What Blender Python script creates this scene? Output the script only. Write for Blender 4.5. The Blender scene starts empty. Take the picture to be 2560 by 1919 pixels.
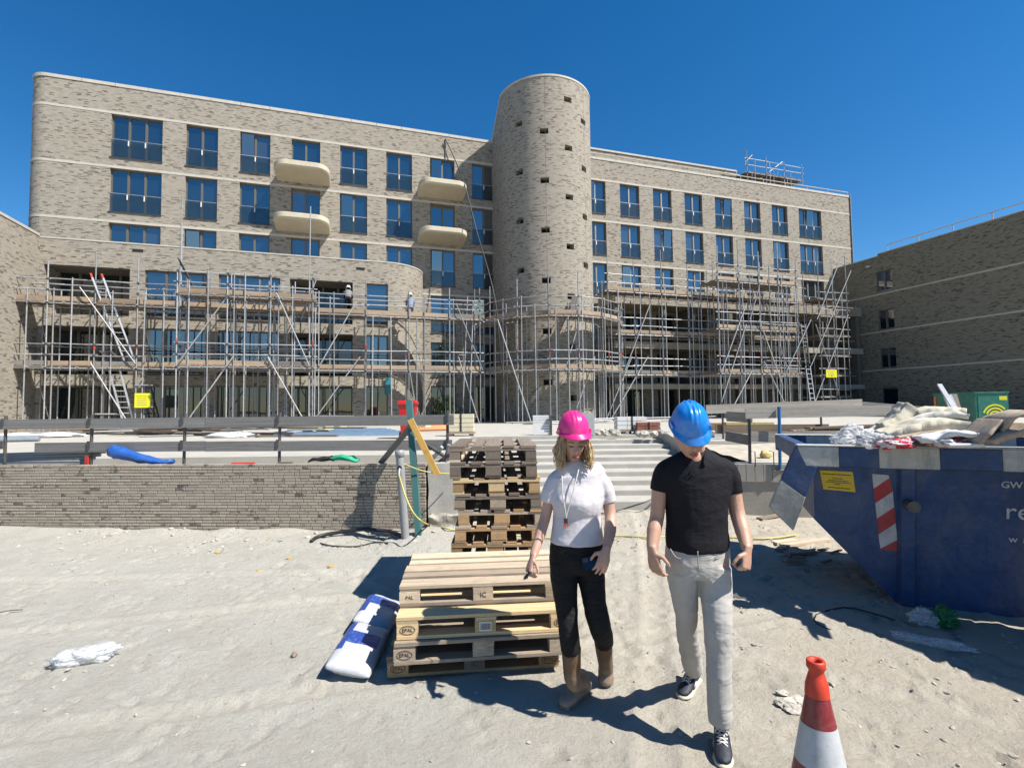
import bpy, bmesh, math, random
from mathutils import Vector, Matrix, noise
random.seed(7)
R = math.radians
scn = bpy.context.scene
COL = scn.collection

# ------------------------------------------------------------------ camera
CAM_H, FPX, PITCH, ROLL = 1.85, 1250.0, R(2.7342), R(.704)
cam_data = bpy.data.cameras.new('camera')
cam = bpy.data.objects.new('camera', cam_data)
COL.objects.link(cam)
cam_data.sensor_width = 36.0
cam_data.lens = 36.0 * FPX / 2560.0
cam_data.clip_start, cam_data.clip_end = .05, 2000
cam.matrix_world = Matrix.Translation((0, 0, CAM_H)) @ Matrix.Rotation(math.pi / 2 + PITCH, 4, 'X') @ Matrix.Rotation(-ROLL, 4, 'Z')
scn.camera = cam

# ------------------------------------------------------------------ daylight
SUN_EL = R(52)
SUN_DIR = Vector((.90, -.437, 0)).normalized() * math.cos(SUN_EL) + Vector((0, 0, math.sin(SUN_EL)))
world = bpy.data.worlds.new('World')
scn.world = world
world.use_nodes = True
nt = world.node_tree
nt.nodes.clear()
wo = nt.nodes.new('ShaderNodeOutputWorld')
bg = nt.nodes.new('ShaderNodeBackground')
sky = nt.nodes.new('ShaderNodeTexSky')
sky.sky_type = 'NISHITA'
sky.sun_disc = False
sky.sun_elevation = SUN_EL
sky.sun_rotation = math.atan2(SUN_DIR.x, SUN_DIR.y)
sky.altitude = 600
sky.air_density = 1.0
sky.dust_density = .15
sky.ozone_density = 3.0
hs = nt.nodes.new('ShaderNodeHueSaturation')
hs.inputs['Saturation'].default_value = 1.36
hs.inputs['Value'].default_value = 1.0
bg.inputs['Strength'].default_value = .075
nt.links.new(sky.outputs[0], hs.inputs['Color'])
nt.links.new(hs.outputs[0], bg.inputs[0])
nt.links.new(bg.outputs[0], wo.inputs[0])
sun_data = bpy.data.lights.new('sun', 'SUN')
sun_data.energy = 5.0
sun_data.angle = R(.53)
sun_data.color = (1.0, .95, .87)
sun = bpy.data.objects.new('sun', sun_data)
COL.objects.link(sun)
sun.rotation_euler = SUN_DIR.to_track_quat('Z', 'Y').to_euler()
sun.location = SUN_DIR * 80
vs = scn.view_settings
vs.view_transform = 'Standard'
vs.look = 'None'
vs.exposure = .98
vs.gamma = 1.0
vs.use_curve_mapping = False

# ------------------------------------------------------------------ measuring helpers
# photograph position (in a 2212 x 1658 view of it) -> ray -> point in the place
SC = 2560 / 2212
def ray(x, y):
    u2, v2 = x * SC - 1280, y * SC - 959.5
    u = u2 * math.cos(ROLL) - v2 * math.sin(ROLL)
    v = u2 * math.sin(ROLL) + v2 * math.cos(ROLL)
    c, s = math.cos(PITCH), math.sin(PITCH)
    return Vector((u / FPX, c + v / FPX * s, s - v / FPX * c))
O = Vector((0, 0, CAM_H))
def G(x, y, z=0.0):
    d = ray(x, y)
    return O + d * ((z - CAM_H) / d.z)
def A(x, y, Y):
    d = ray(x, y)
    return O + d * (Y / d.y)
ANG = R(17.43)
FP = Vector((-21.59, 26.43, 0))
FE = Vector((math.cos(ANG), math.sin(ANG), 0))
FN = Vector((math.sin(ANG), -math.cos(ANG), 0))
Z = Vector((0, 0, 1))
def WF(t, off, z):
    return FP + FE * t + FN * off + Z * z
def FD(x, y, off):
    d = ray(x, y)
    Q = FP + FN * off
    k = Q.dot(FN) / d.dot(FN)
    p = d * k
    return (p - Q).dot(FE), p.z + CAM_H
def WX(x, y, off):
    t, z = FD(x, y, off)
    return WF(t, off, z)

# ------------------------------------------------------------------ materials
MATS = {}
def nodes_of(name):
    m = bpy.data.materials.new(name)
    m.use_nodes = True
    n = m.node_tree
    return m, n, n.nodes['Principled BSDF'], n.links.new
def mix_rgb(n, link, fac, a, b, mode='MIX'):
    x = n.nodes.new('ShaderNodeMix')
    x.data_type = 'RGBA'
    x.blend_type = mode
    for sock, v in ((x.inputs[0], fac), (x.inputs[6], a), (x.inputs[7], b)):
        if hasattr(v, 'is_output'):
            link(v, sock)
        elif isinstance(v, (int, float)):
            sock.default_value = v
        else:
            sock.default_value = (v[0], v[1], v[2], 1)
    return x.outputs[2]
def math_n(n, link, op, a, b=0.0, c=0.0):
    x = n.nodes.new('ShaderNodeMath')
    x.operation = op
    for i, v in enumerate((a, b, c)):
        if hasattr(v, 'is_output'):
            link(v, x.inputs[i])
        else:
            x.inputs[i].default_value = v
    return x.outputs[0]
def noise_n(n, link, vec, scale, detail=4, rough=.6, dist=0.0):
    x = n.nodes.new('ShaderNodeTexNoise')
    x.inputs['Scale'].default_value = scale
    x.inputs['Detail'].default_value = detail
    x.inputs['Roughness'].default_value = rough
    x.inputs['Distortion'].default_value = dist
    if vec is not None:
        link(vec, x.inputs['Vector'])
    return x.outputs['Fac']
def ramp_n(n, link, fac, stops):
    x = n.nodes.new('ShaderNodeValToRGB')
    link(fac, x.inputs[0])
    el = x.color_ramp.elements
    while len(el) < len(stops):
        el.new(.5)
    for e, (p, c) in zip(el, stops):
        e.position = p
        e.color = (c, c, c, 1) if isinstance(c, (int, float)) else (c[0], c[1], c[2], 1)
    return x.outputs[0]
def position_n(n, scale=None, link=None, kind='pos'):
    if kind == 'pos':
        v = n.nodes.new('ShaderNodeNewGeometry').outputs['Position']
    elif kind == 'obj':
        v = n.nodes.new('ShaderNodeTexCoord').outputs['Object']
    else:
        v = n.nodes.new('ShaderNodeTexCoord').outputs['UV']
    if scale:
        mp = n.nodes.new('ShaderNodeMapping')
        mp.inputs['Scale'].default_value = scale
        link(v, mp.inputs[0])
        v = mp.outputs[0]
    return v
def bump_n(n, link, p, height, strength=.5, dist=.01, nrm=None):
    b = n.nodes.new('ShaderNodeBump')
    b.inputs['Strength'].default_value = strength
    b.inputs['Distance'].default_value = dist
    link(height, b.inputs['Height'])
    if nrm is not None:
        link(nrm, b.inputs['Normal'])
    if p is not None:
        link(b.outputs[0], p.inputs['Normal'])
    return b.outputs[0]

def mat(name, c, rough=.6, metal=0.0, var=.25, scale=6.0, bump=.0, bscale=40.0, dirt=None, dirt_amt=.5, space='pos', coat=0.0, spec=None, sss=0.0, rand=0.0):
    """plain surface with mottled colour, fine relief and optional dirt"""
    if name in MATS:
        return MATS[name]
    m, n, p, link = nodes_of(name)
    v = position_n(n, None, link, space)
    f = noise_n(n, link, v, scale, 5, .62)
    f = ramp_n(n, link, f, [(.3, 0.0), (.7, 1.0)])
    lo = tuple(x * (1 - var) for x in c)
    hi = tuple(min(1, x * (1 + var * .6)) for x in c)
    col = mix_rgb(n, link, f, lo, hi)
    if rand:
        oi = n.nodes.new('ShaderNodeObjectInfo').outputs['Random']
        k = math_n(n, link, 'MULTIPLY_ADD', oi, rand, 1 - rand * .5)
        vm = n.nodes.new('ShaderNodeVectorMath')
        vm.operation = 'SCALE'
        link(col, vm.inputs[0])
        link(k, vm.inputs['Scale'])
        col = vm.outputs[0]
    if dirt:
        g = noise_n(n, link, v, scale * 2.7, 8, .7, .6)
        g = ramp_n(n, link, g, [(.5, 0.0), (.72, 1.0)])
        g = math_n(n, link, 'MULTIPLY', g, dirt_amt)
        col = mix_rgb(n, link, g, col, dirt)
    link(col, p.inputs['Base Color'])
    p.inputs['Roughness'].default_value = rough
    p.inputs['Metallic'].default_value = metal
    if coat:
        p.inputs['Coat Weight'].default_value = coat
    if spec is not None:
        p.inputs['Specular IOR Level'].default_value = spec
    if sss:
        p.inputs['Subsurface Weight'].default_value = sss
        p.inputs['Subsurface Radius'].default_value = (.02, .008, .004)
        p.inputs['Subsurface Scale'].default_value = .6
    if bump:
        h = noise_n(n, link, v, bscale, 6, .65)
        bump_n(n, link, p, h, bump, .01)
    MATS[name] = m
    return m

def wood(name, c, grey=.0, dark=.5, rough=.8, stain=(.08, .06, .05), stain_amt=.35):
    """board: grain runs along the object's own x axis"""
    m, n, p, link = nodes_of(name)
    tc = n.nodes.new('ShaderNodeTexCoord').outputs['Object']
    oi = n.nodes.new('ShaderNodeObjectInfo').outputs['Random']
    cb = n.nodes.new('ShaderNodeCombineXYZ')
    for i in range(3):
        link(math_n(n, link, 'MULTIPLY', oi, 17.0 + 9 * i), cb.inputs[i])
    add = n.nodes.new('ShaderNodeVectorMath')
    add.operation = 'ADD'
    link(tc, add.inputs[0]); link(cb.outputs[0], add.inputs[1])
    mp = n.nodes.new('ShaderNodeMapping')
    mp.inputs['Scale'].default_value = (1.6, 9, 5)
    link(add.outputs[0], mp.inputs[0])
    g1 = noise_n(n, link, mp.outputs[0], 1.5, 8, .7, .5)
    mp2 = n.nodes.new('ShaderNodeMapping')
    mp2.inputs['Scale'].default_value = (1.0, 34, 16)
    link(add.outputs[0], mp2.inputs[0])
    g2 = noise_n(n, link, mp2.outputs[0], 1.4, 6, .7, .2)
    lo = tuple(x * dark for x in c)
    hi = tuple(min(1, x * 1.25) for x in c)
    col = mix_rgb(n, link, ramp_n(n, link, g1, [(.28, 0), (.72, 1)]), lo, hi)
    col = mix_rgb(n, link, math_n(n, link, 'MULTIPLY', ramp_n(n, link, g2, [(.48, 0), (.75, 1)]), .55), col, tuple(x * .4 for x in c))
    k = math_n(n, link, 'MULTIPLY_ADD', oi, .5, .75)
    vm = n.nodes.new('ShaderNodeVectorMath'); vm.operation = 'SCALE'
    link(col, vm.inputs[0]); link(k, vm.inputs['Scale'])
    ws = noise_n(n, link, position_n(n), 9, 6, .7)
    col = mix_rgb(n, link, math_n(n, link, 'MULTIPLY', ramp_n(n, link, ws, [(.52, 0), (.75, 1)]), stain_amt), vm.outputs[0], stain)
    link(col, p.inputs['Base Color'])
    p.inputs['Roughness'].default_value = rough
    bump_n(n, link, p, g2, .5, .006)
    MATS[name] = m
    return m

def brick_far(name, tint=(1, 1, 1), w=.21, h=.058):
    """coursed brickwork too far off to pick the bricks apart; UV is in metres"""
    m, n, p, link = nodes_of(name)
    uv = n.nodes.new('ShaderNodeTexCoord').outputs['UV']
    sp = n.nodes.new('ShaderNodeSeparateXYZ'); link(uv, sp.inputs[0])
    u, v = sp.outputs[0], sp.outputs[1]
    rowf = math_n(n, link, 'DIVIDE', v, h)
    row = math_n(n, link, 'FLOOR', rowf)
    wn0 = n.nodes.new('ShaderNodeTexWhiteNoise'); wn0.noise_dimensions = '1D'; link(row, wn0.inputs['W'])
    cu = math_n(n, link, 'ADD', math_n(n, link, 'DIVIDE', u, w), wn0.outputs['Value'])
    colm = math_n(n, link, 'FLOOR', cu)
    cb = n.nodes.new('ShaderNodeCombineXYZ'); link(colm, cb.inputs[0]); link(row, cb.inputs[1])
    wn = n.nodes.new('ShaderNodeTexWhiteNoise'); wn.noise_dimensions = '2D'; link(cb.outputs[0], wn.inputs['Vector'])
    mp = n.nodes.new('ShaderNodeMapping'); mp.inputs['Scale'].default_value = (1.0, 2.6, 1); link(uv, mp.inputs[0])
    cl = noise_n(n, link, mp.outputs[0], 1.9, 6, .72)
    val = math_n(n, link, 'ADD', wn.outputs['Value'], math_n(n, link, 'MULTIPLY', math_n(n, link, 'SUBTRACT', cl, .5), .95))
    T = lambda c: tuple(a * b for a, b in zip(c, tint))
    col = ramp_n(n, link, val, [(0.0, T((.49, .44, .362))), (.58, T((.42, .372, .302))), (.83, T((.335, .288, .232))), (.92, T((.19, .155, .125))), (1.0, T((.10, .082, .066)))])
    big = noise_n(n, link, uv, .23, 4, .6)
    col = mix_rgb(n, link, ramp_n(n, link, big, [(.35, 0), (.7, .35)]), col, T((.42, .385, .315)))
    fr = math_n(n, link, 'FRACT', rowf)
    mort = math_n(n, link, 'LESS_THAN', fr, .2)
    frc = math_n(n, link, 'FRACT', cu)
    mort2 = math_n(n, link, 'LESS_THAN', frc, .05)
    mm = math_n(n, link, 'MAXIMUM', mort, math_n(n, link, 'MULTIPLY', mort2, .6))
    col = mix_rgb(n, link, mm, col, T((.25, .225, .185)))
    link(col, p.inputs['Base Color'])
    p.inputs['Roughness'].default_value = .9
    hgt = math_n(n, link, 'SUBTRACT', math_n(n, link, 'MULTIPLY', wn.outputs['Value'], .5), mm)
    bump_n(n, link, p, hgt, .8, .015)
    MATS[name] = m
    return m

def glass_pane(name, base, ior=2.3, rough=.03, alpha=1.0):
    m, n, p, link = nodes_of(name)
    v = position_n(n)
    f = noise_n(n, link, v, .9, 3, .5)
    col = mix_rgb(n, link, f, tuple(x * .5 for x in base), base)
    o_r = n.nodes.new('ShaderNodeObjectInfo').outputs['Random']
    col = mix_rgb(n, link, ramp_n(n, link, o_r, [(.72, 0), (1.0, .8)]), col, (.07, .085, .095))
    link(col, p.inputs['Base Color'])
    p.inputs['Roughness'].default_value = rough
    p.inputs['IOR'].default_value = ior
    p.inputs['Alpha'].default_value = alpha
    oi = n.nodes.new('ShaderNodeObjectInfo').outputs['Random']
    cb = n.nodes.new('ShaderNodeCombineXYZ'); link(math_n(n, link, 'MULTIPLY', oi, 31), cb.inputs[0])
    add = n.nodes.new('ShaderNodeVectorMath'); add.operation = 'ADD'
    link(v, add.inputs[0]); link(cb.outputs[0], add.inputs[1])
    h = noise_n(n, link, add.outputs[0], .7, 1, .4)
    bump_n(n, link, p, h, .12, .05)
    MATS[name] = m
    return m

M_BRICK = brick_far('brickwork_beige')
M_BRICKR = brick_far('brickwork_shade_tinted', (.72, .73, .66))  # same beige brick, tinted darker to deepen the wall's shade
M_STONE = mat('cast_stone', (.58, .54, .465), .8, var=.12, scale=3, bump=.15)
M_BALC = mat('balcony_stone', (.62, .55, .41), .75, var=.1, scale=2.0, dirt=(.5, .43, .30), dirt_amt=.35)
M_FRAME = mat('window_frame_metal', (.16, .15, .125), .5, .2, var=.1)
M_FRAMEL = mat('window_mullion_metal', (.30, .28, .24), .5, .2, var=.1)
M_GLASS = glass_pane('window_glass', (.012, .028, .05), 2.9)
M_GLASSD = glass_pane('dim_window_glass', (.012, .03, .03), 1.9)
M_RAILGL = glass_pane('railing_glass', (.05, .09, .12), 1.9, .04, .30)
M_WHITE = mat('white_plastic', (.8, .8, .78), .5, var=.05)
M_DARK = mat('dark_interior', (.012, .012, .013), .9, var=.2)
M_ROOM = mat('room_plaster', (.16, .15, .13), .9, var=.2)
M_SOFFIT = mat('soffit_board', (.42, .36, .22), .85, var=.25, scale=1.2)
M_CONC = mat('concrete', (.42, .395, .34), .85, var=.16, scale=2.2, bump=.35, bscale=22, dirt=(.30, .28, .22), dirt_amt=.55)
M_CONCP = mat('pale_concrete', (.50, .48, .43), .85, var=.14, scale=2.0, bump=.3, bscale=25, dirt=(.42, .40, .33), dirt_amt=.5)
M_STEEL = mat('galvanised_steel', (.47, .475, .48), .45, .3, var=.3, scale=9, dirt=(.17, .145, .12), dirt_amt=.55, rand=.6)
M_STEELD = mat('dark_steel', (.12, .115, .11), .55, .4, var=.3, scale=14)
M_ALU = mat('aluminium', (.75, .76, .78), .35, .5, var=.12, scale=10)
M_RED = mat('red_marking', (.62, .055, .035), .5, var=.15)
M_SBOARD = wood('scaffold_board', (.44, .33, .225), dark=.5)
M_SBOARDD = wood('weathered_scaffold_board', (.25, .18, .12), dark=.5)
M_FENCE = wood('grey_weathered_plank', (.25, .24, .225), dark=.55, stain=(.10, .09, .08))
M_FENCEP = wood('pale_weathered_plank', (.46, .42, .36), dark=.6, stain=(.2, .17, .14))
M_PALG = wood('grey_pallet_wood', (.48, .385, .285), dark=.5)
M_PALP = wood('bleached_pallet_wood', (.72, .58, .42), dark=.6)
M_PALO = wood('dark_pallet_wood', (.27, .215, .165), dark=.5)
M_PALY = wood('yellow_pallet_wood', (.72, .53, .29), dark=.72, stain_amt=.15)
M_PALB = wood('brown_pallet_wood', (.50, .32, .16), dark=.6)

# ------------------------------------------------------------------ building blocks
WM = {}
def place(o, mw, parent=None):
    COL.objects.link(o)
    if parent is not None:
        o.parent = parent
        o.matrix_parent_inverse = WM[parent.name].inverted()
    o.matrix_basis = mw
    WM[o.name] = mw.copy()
    return o
def tag(o, label, cat, group=None):
    o['label'] = label
    o['category'] = cat
    if group:
        o['group'] = group
    return o
def struct(o):
    o['kind'] = 'structure'
    return o
def stuff(o):
    o['kind'] = 'stuff'
    return o
def thing(name, loc, label, cat, group=None):
    o = bpy.data.objects.new(name, None)
    o.empty_display_size = .2
    place(o, Matrix.Translation(Vector(loc)))
    return tag(o, label, cat, group)

MESH = {}
def unit_cube(m):
    k = ('cube', m.name)
    if k not in MESH:
        me = bpy.data.meshes.new('box_' + m.name)
        bm = bmesh.new()
        bmesh.ops.create_cube(bm, size=1)
        bm.to_mesh(me); bm.free()
        me.materials.append(m)
        MESH[k] = me
    return MESH[k]
def unit_tube(m, n=10):
    k = ('tube', m.name, n)
    if k not in MESH:
        me = bpy.data.meshes.new('tube_' + m.name)
        bm = bmesh.new()
        bmesh.ops.create_cone(bm, cap_ends=True, segments=n, radius1=1, radius2=1, depth=1)
        bm.to_mesh(me); bm.free()
        for f in me.polygons:
            f.use_smooth = len(f.vertices) == 4
        me.materials.append(m)
        MESH[k] = me
    return MESH[k]
def frame3(x, up=Z):
    x = x.normalized()
    y = up.cross(x)
    if y.length < 1e-4:
        y = Vector((0, 1, 0)).cross(x)
        if y.length < 1e-4:
            y = Vector((1, 0, 0))
    y.normalize()
    z = x.cross(y)
    return Matrix((x, y, z)).transposed()
def box(name, parent, m, c, size, rz=0.0, rot=None):
    rm = (rot.to_4x4() if rot is not None else Matrix.Rotation(rz, 4, 'Z'))
    mw = Matrix.Translation(Vector(c)) @ rm @ Matrix.Diagonal((size[0], size[1], size[2], 1))
    return place(bpy.data.objects.new(name, unit_cube(m)), mw, parent)
def bar(name, parent, m, p0, p1, w, h, up=Z):
    """board from p0 to p1, w across, h along 'up'"""
    p0, p1 = Vector(p0), Vector(p1)
    d = p1 - p0
    mw = Matrix.Translation((p0 + p1) / 2) @ frame3(d, up).to_4x4() @ Matrix.Diagonal((d.length, w, h, 1))
    return place(bpy.data.objects.new(name, unit_cube(m)), mw, parent)
def tube(name, parent, m, p0, p1, r, n=10):
    p0, p1 = Vector(p0), Vector(p1)
    d = p1 - p0
    q = d.to_track_quat('Z', 'Y').to_matrix().to_4x4()
    mw = Matrix.Translation((p0 + p1) / 2) @ q @ Matrix.Diagonal((r, r, d.length, 1))
    return place(bpy.data.objects.new(name, unit_tube(m, n)), mw, parent)
def mesh_obj(name, bm, m, parent=None, mw=None, smooth=False, recalc=True):
    me = bpy.data.meshes.new(name)
    if recalc:
        bmesh.ops.recalc_face_normals(bm, faces=bm.faces)
    bm.to_mesh(me); bm.free()
    ms = m if isinstance(m, (list, tuple)) else [m]
    for x in ms:
        me.materials.append(x)
    if smooth:
        for f in me.polygons:
            f.use_smooth = True
    return place(bpy.data.objects.new(name, me), mw or Matrix(), parent)
def bm_box(bm, c, size, rz=0.0, mi=0):
    r = bmesh.ops.create_cube(bm, size=1, matrix=Matrix.Translation(Vector(c)) @ Matrix.Rotation(rz, 4, 'Z') @ Matrix.Diagonal((size[0], size[1], size[2], 1)))
    for f in {f for v in r['verts'] for f in v.link_faces}:
        f.material_index = mi
    return r['verts']
def bm_prism(bm, pts, z0, z1, mi=0):
    a = [bm.verts.new((p[0], p[1], z0)) for p in pts]
    b = [bm.verts.new((p[0], p[1], z1)) for p in pts]
    n = len(pts)
    fs = [bm.faces.new(a[::-1]), bm.faces.new(b)]
    for i in range(n):
        fs.append(bm.faces.new((a[i], a[(i + 1) % n], b[(i + 1) % n], b[i])))
    for f in fs:
        f.material_index = mi
    return fs
def smooth_pts(pts, k=8):
    pts = [Vector(p) for p in pts]
    out = []
    for i in range(len(pts) - 1):
        p0, p1, p2, p3 = pts[max(i - 1, 0)], pts[i], pts[i + 1], pts[min(i + 2, len(pts) - 1)]
        for j in range(k):
            t = j / k
            out.append(.5 * ((2 * p1) + (-p0 + p2) * t + (2 * p0 - 5 * p1 + 4 * p2 - p3) * t * t + (-p0 + 3 * p1 - 3 * p2 + p3) * t ** 3))
    out.append(pts[-1])
    return out
def sweep(name, m, pts, r, parent=None, k=8, n=8):
    pts = smooth_pts(pts, k)
    bm = bmesh.new()
    rings = []
    for i, p in enumerate(pts):
        d = (pts[min(i + 1, len(pts) - 1)] - pts[max(i - 1, 0)])
        f = frame3(d)
        rings.append([bm.verts.new(p + f @ Vector((0, math.cos(a) * r, math.sin(a) * r))) for a in [2 * math.pi * j / n for j in range(n)]])
    for a, b in zip(rings, rings[1:]):
        for j in range(n):
            bm.faces.new((a[j], a[(j + 1) % n], b[(j + 1) % n], b[j]))
    bm.faces.new(rings[0]); bm.faces.new(rings[-1])
    return mesh_obj(name, bm, m, parent, smooth=True)
def loft(bm, path, n=14, side=Vector((1, 0, 0)), mi=0):
    """closed skin through rings (centre, half width along side, half depth)"""
    rings = []
    for i, (c, rx, ry) in enumerate(path):
        d = Vector(path[min(i + 1, len(path) - 1)][0]) - Vector(path[max(i - 1, 0)][0])
        d.normalize()
        s = side - d * side.dot(d)
        if s.length < 1e-3:
            s = Vector((0, 1, 0)) - d * d.y
        s.normalize()
        t = d.cross(s)
        rings.append([bm.verts.new(Vector(c) + s * math.cos(a) * rx + t * math.sin(a) * ry) for a in [2 * math.pi * j / n for j in range(n)]])
    fs = []
    for a, b in zip(rings, rings[1:]):
        for j in range(n):
            fs.append(bm.faces.new((a[j], a[(j + 1) % n], b[(j + 1) % n], b[j])))
    fs.append(bm.faces.new(rings[0][::-1])); fs.append(bm.faces.new(rings[-1]))
    for f in fs:
        f.material_index = mi
def blob(name, m, c, size, seed=0, sub=4, amp=.35, freq=2.0, parent=None, rz=0.0, flat=None, smooth=True, rot=None):
    """crumpled lump"""
    bm = bmesh.new()
    bmesh.ops.create_icosphere(bm, subdivisions=sub, radius=1)
    off = Vector((seed * 3.1, seed * 1.7, seed * 5.3))
    for v in bm.verts:
        d = v.co.normalized()
        k = 1 + amp * (noise.noise(d * freq + off) + .55 * abs(noise.noise(d * freq * 2.6 + off)) - .3 * abs(noise.noise(d * freq * 5.5 + off)))
        v.co = d * k
        if flat is not None and v.co.z < flat:
            v.co.z = flat + (v.co.z - flat) * .08
        v.co = Vector((v.co.x * size[0], v.co.y * size[1], v.co.z * size[2]))
    rm = rot.to_4x4() if rot is not None else Matrix.Rotation(rz, 4, 'Z')
    return mesh_obj(name, bm, m, parent, Matrix.Translation(Vector(c)) @ rm, smooth=smooth)
def text_mesh(name, parent, m, s, size, mw, thick=.002, bold=False, spacing=1.0, shear=0):
    cu = bpy.data.curves.new('lettering', 'FONT')
    cu.body = s
    cu.size = size
    cu.extrude = thick / 2
    cu.align_x, cu.align_y = 'CENTER', 'CENTER'
    cu.space_character = spacing
    cu.shear = shear
    if bold:
        cu.offset = size * .022
    cu.resolution_u = 3
    tmp = bpy.data.objects.new('tmp_lettering', cu)
    me = bpy.data.meshes.new_from_object(tmp)
    bpy.data.objects.remove(tmp)
    me.name = 'lettering'
    me.materials.clear()
    me.materials.append(m)
    return place(bpy.data.objects.new(name, me), mw, parent)
def plane_matrix(c, xdir, zdir):
    """text lying in the plane of xdir (reading direction) and zdir (up of the letters)"""
    x = Vector(xdir).normalized()
    n = x.cross(Vector(zdir)).normalized()
    y = n.cross(x)
    mm = Matrix((x, y, n)).transposed().to_4x4()
    return Matrix.Translation(Vector(c)) @ mm

# ================================================================== ground
def ground_material():
    m, n, p, link = nodes_of('sandy_site_ground')
    v = position_n(n)
    big = noise_n(n, link, v, .35, 5, .6, .4)
    mid = noise_n(n, link, v, 2.2, 7, .65, .5)
    fine = noise_n(n, link, v, 38, 6, .75)
    grit = n.nodes.new('ShaderNodeTexVoronoi'); grit.inputs['Scale'].default_value = 70; link(v, grit.inputs['Vector'])
    sx = n.nodes.new('ShaderNodeSeparateXYZ'); link(v, sx.inputs[0])
    warm = math_n(n, link, 'MULTIPLY_ADD', sx.outputs[0], .14, .35)
    warm = math_n(n, link, 'ADD', warm, math_n(n, link, 'MULTIPLY', math_n(n, link, 'SUBTRACT', big, .5), 1.4))
    col = mix_rgb(n, link, ramp_n(n, link, warm, [(.25, 0), (.75, 1)]), (.53, .515, .455), (.56, .495, .40))
    col = mix_rgb(n, link, math_n(n, link, 'MULTIPLY', ramp_n(n, link, mid, [(.42, 0), (.7, 1)]), .5), col, (.40, .37, .31))
    col = mix_rgb(n, link, math_n(n, link, 'MULTIPLY', ramp_n(n, link, noise_n(n, link, v, 1.1, 6, .7), [(.55, 0), (.72, 1)]), .45), col, (.63, .60, .53))
    col = mix_rgb(n, link, math_n(n, link, 'MULTIPLY', ramp_n(n, link, fine, [(.5, 0), (.8, 1)]), .38), col, (.30, .27, .22))
    col = mix_rgb(n, link, math_n(n, link, 'MULTIPLY', ramp_n(n, link, grit.outputs['Distance'], [(.0, 1), (.12, 0)]), .35), col, (.7, .67, .6))
    at = n.nodes.new('ShaderNodeAttribute'); at.attribute_name = 'trodden'
    tr = math_n(n, link, 'MULTIPLY', at.outputs['Fac'], ramp_n(n, link, noise_n(n, link, v, 5, 5, .7), [(.3, .35), (.6, 1)]))
    col = mix_rgb(n, link, math_n(n, link, 'MULTIPLY', tr, .55), col, (.62, .57, .48))
    link(col, p.inputs['Base Color'])
    p.inputs['Roughness'].default_value = .95
    p.inputs['Specular IOR Level'].default_value = .2
    # trampled relief: boot treads and wheel marks
    wv = n.nodes.new('ShaderNodeTexVoronoi'); wv.feature = 'F1'; wv.inputs['Scale'].default_value = 7.5
    wo2 = n.nodes.new('ShaderNodeVectorMath'); wo2.operation = 'ADD'
    dn = n.nodes.new('ShaderNodeTexNoise'); dn.inputs['Scale'].default_value = 4.0; dn.inputs['Detail'].default_value = 4
    link(v, dn.inputs['Vector'])
    ds_ = n.nodes.new('ShaderNodeVectorMath'); ds_.operation = 'SCALE'; ds_.inputs['Scale'].default_value = .35
    link(dn.outputs['Color'], ds_.inputs[0])
    link(v, wo2.inputs[0]); link(ds_.outputs[0], wo2.inputs[1])
    link(wo2.outputs[0], wv.inputs['Vector'])
    patch = ramp_n(n, link, noise_n(n, link, v, 1.6, 3, .5), [(.42, 0), (.6, 1)])
    tread = math_n(n, link, 'MULTIPLY', ramp_n(n, link, wv.outputs['Distance'], [(.25, 0), (.55, 1)]), patch)
    n1 = noise_n(n, link, v, 12, 8, .75, .25)
    h = math_n(n, link, 'ADD', math_n(n, link, 'MULTIPLY', n1, 1.5), math_n(n, link, 'MULTIPLY', tread, .35))
    b1 = bump_n(n, link, None, h, .75, .028)
    bump_n(n, link, p, fine, .9, .016, b1)
    MATS['ground'] = m
    return m
M_GROUND = ground_material()
M_SOIL = mat('loose_sand', (.52, .47, .38), .95, var=.25, scale=4, bump=.8, bscale=12)

WALL_A, WALL_B = Vector((-13.0, 8.25, 0)), Vector((-1.30, 7.48, 0))   # foot line of the low brick wall
WD = (WALL_B - WALL_A).normalized()
WN = Vector((WD.y, -WD.x, 0))                                        # towards the camera
_rf = random.Random(99)
PRINTS = {}
def add_print(x, y, a):
    for lx, r in ((.055, .052), (-.075, .040)):
        c = (x + math.cos(a) * lx, y + math.sin(a) * lx, r, a)
        for i in (-1, 0, 1):
            for j in (-1, 0, 1):
                PRINTS.setdefault((int(c[0] * 4) + i, int(c[1] * 4) + j), []).append(c)
for _ in range(90):     # walkers crossing the site
    x, y = _rf.uniform(-5.5, 4), _rf.uniform(1.2, 7)
    a = _rf.choice((1.5, 1.7, -1.5, -1.2, .4, 2.6, -2.2)) + _rf.uniform(-.5, .5)
    for k in range(7):
        s = -1 if k % 2 else 1
        add_print(x - math.sin(a) * .11 * s, y + math.cos(a) * .11 * s, a + .12 * s)
        x += math.cos(a) * .62; y += math.sin(a) * .62
        a += _rf.uniform(-.15, .15)
TRACKS = [(-6, 2.2, .22, .02), (-6, 3.9, .22, .02), (-2.5, 6.2, -.75, .05), (-1.2, 6.4, -.78, .05), (.2, 1.0, 1.25, .03), (2.6, 1.0, 1.1, .02), (-6, 5.6, .06, -.02)]
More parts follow.
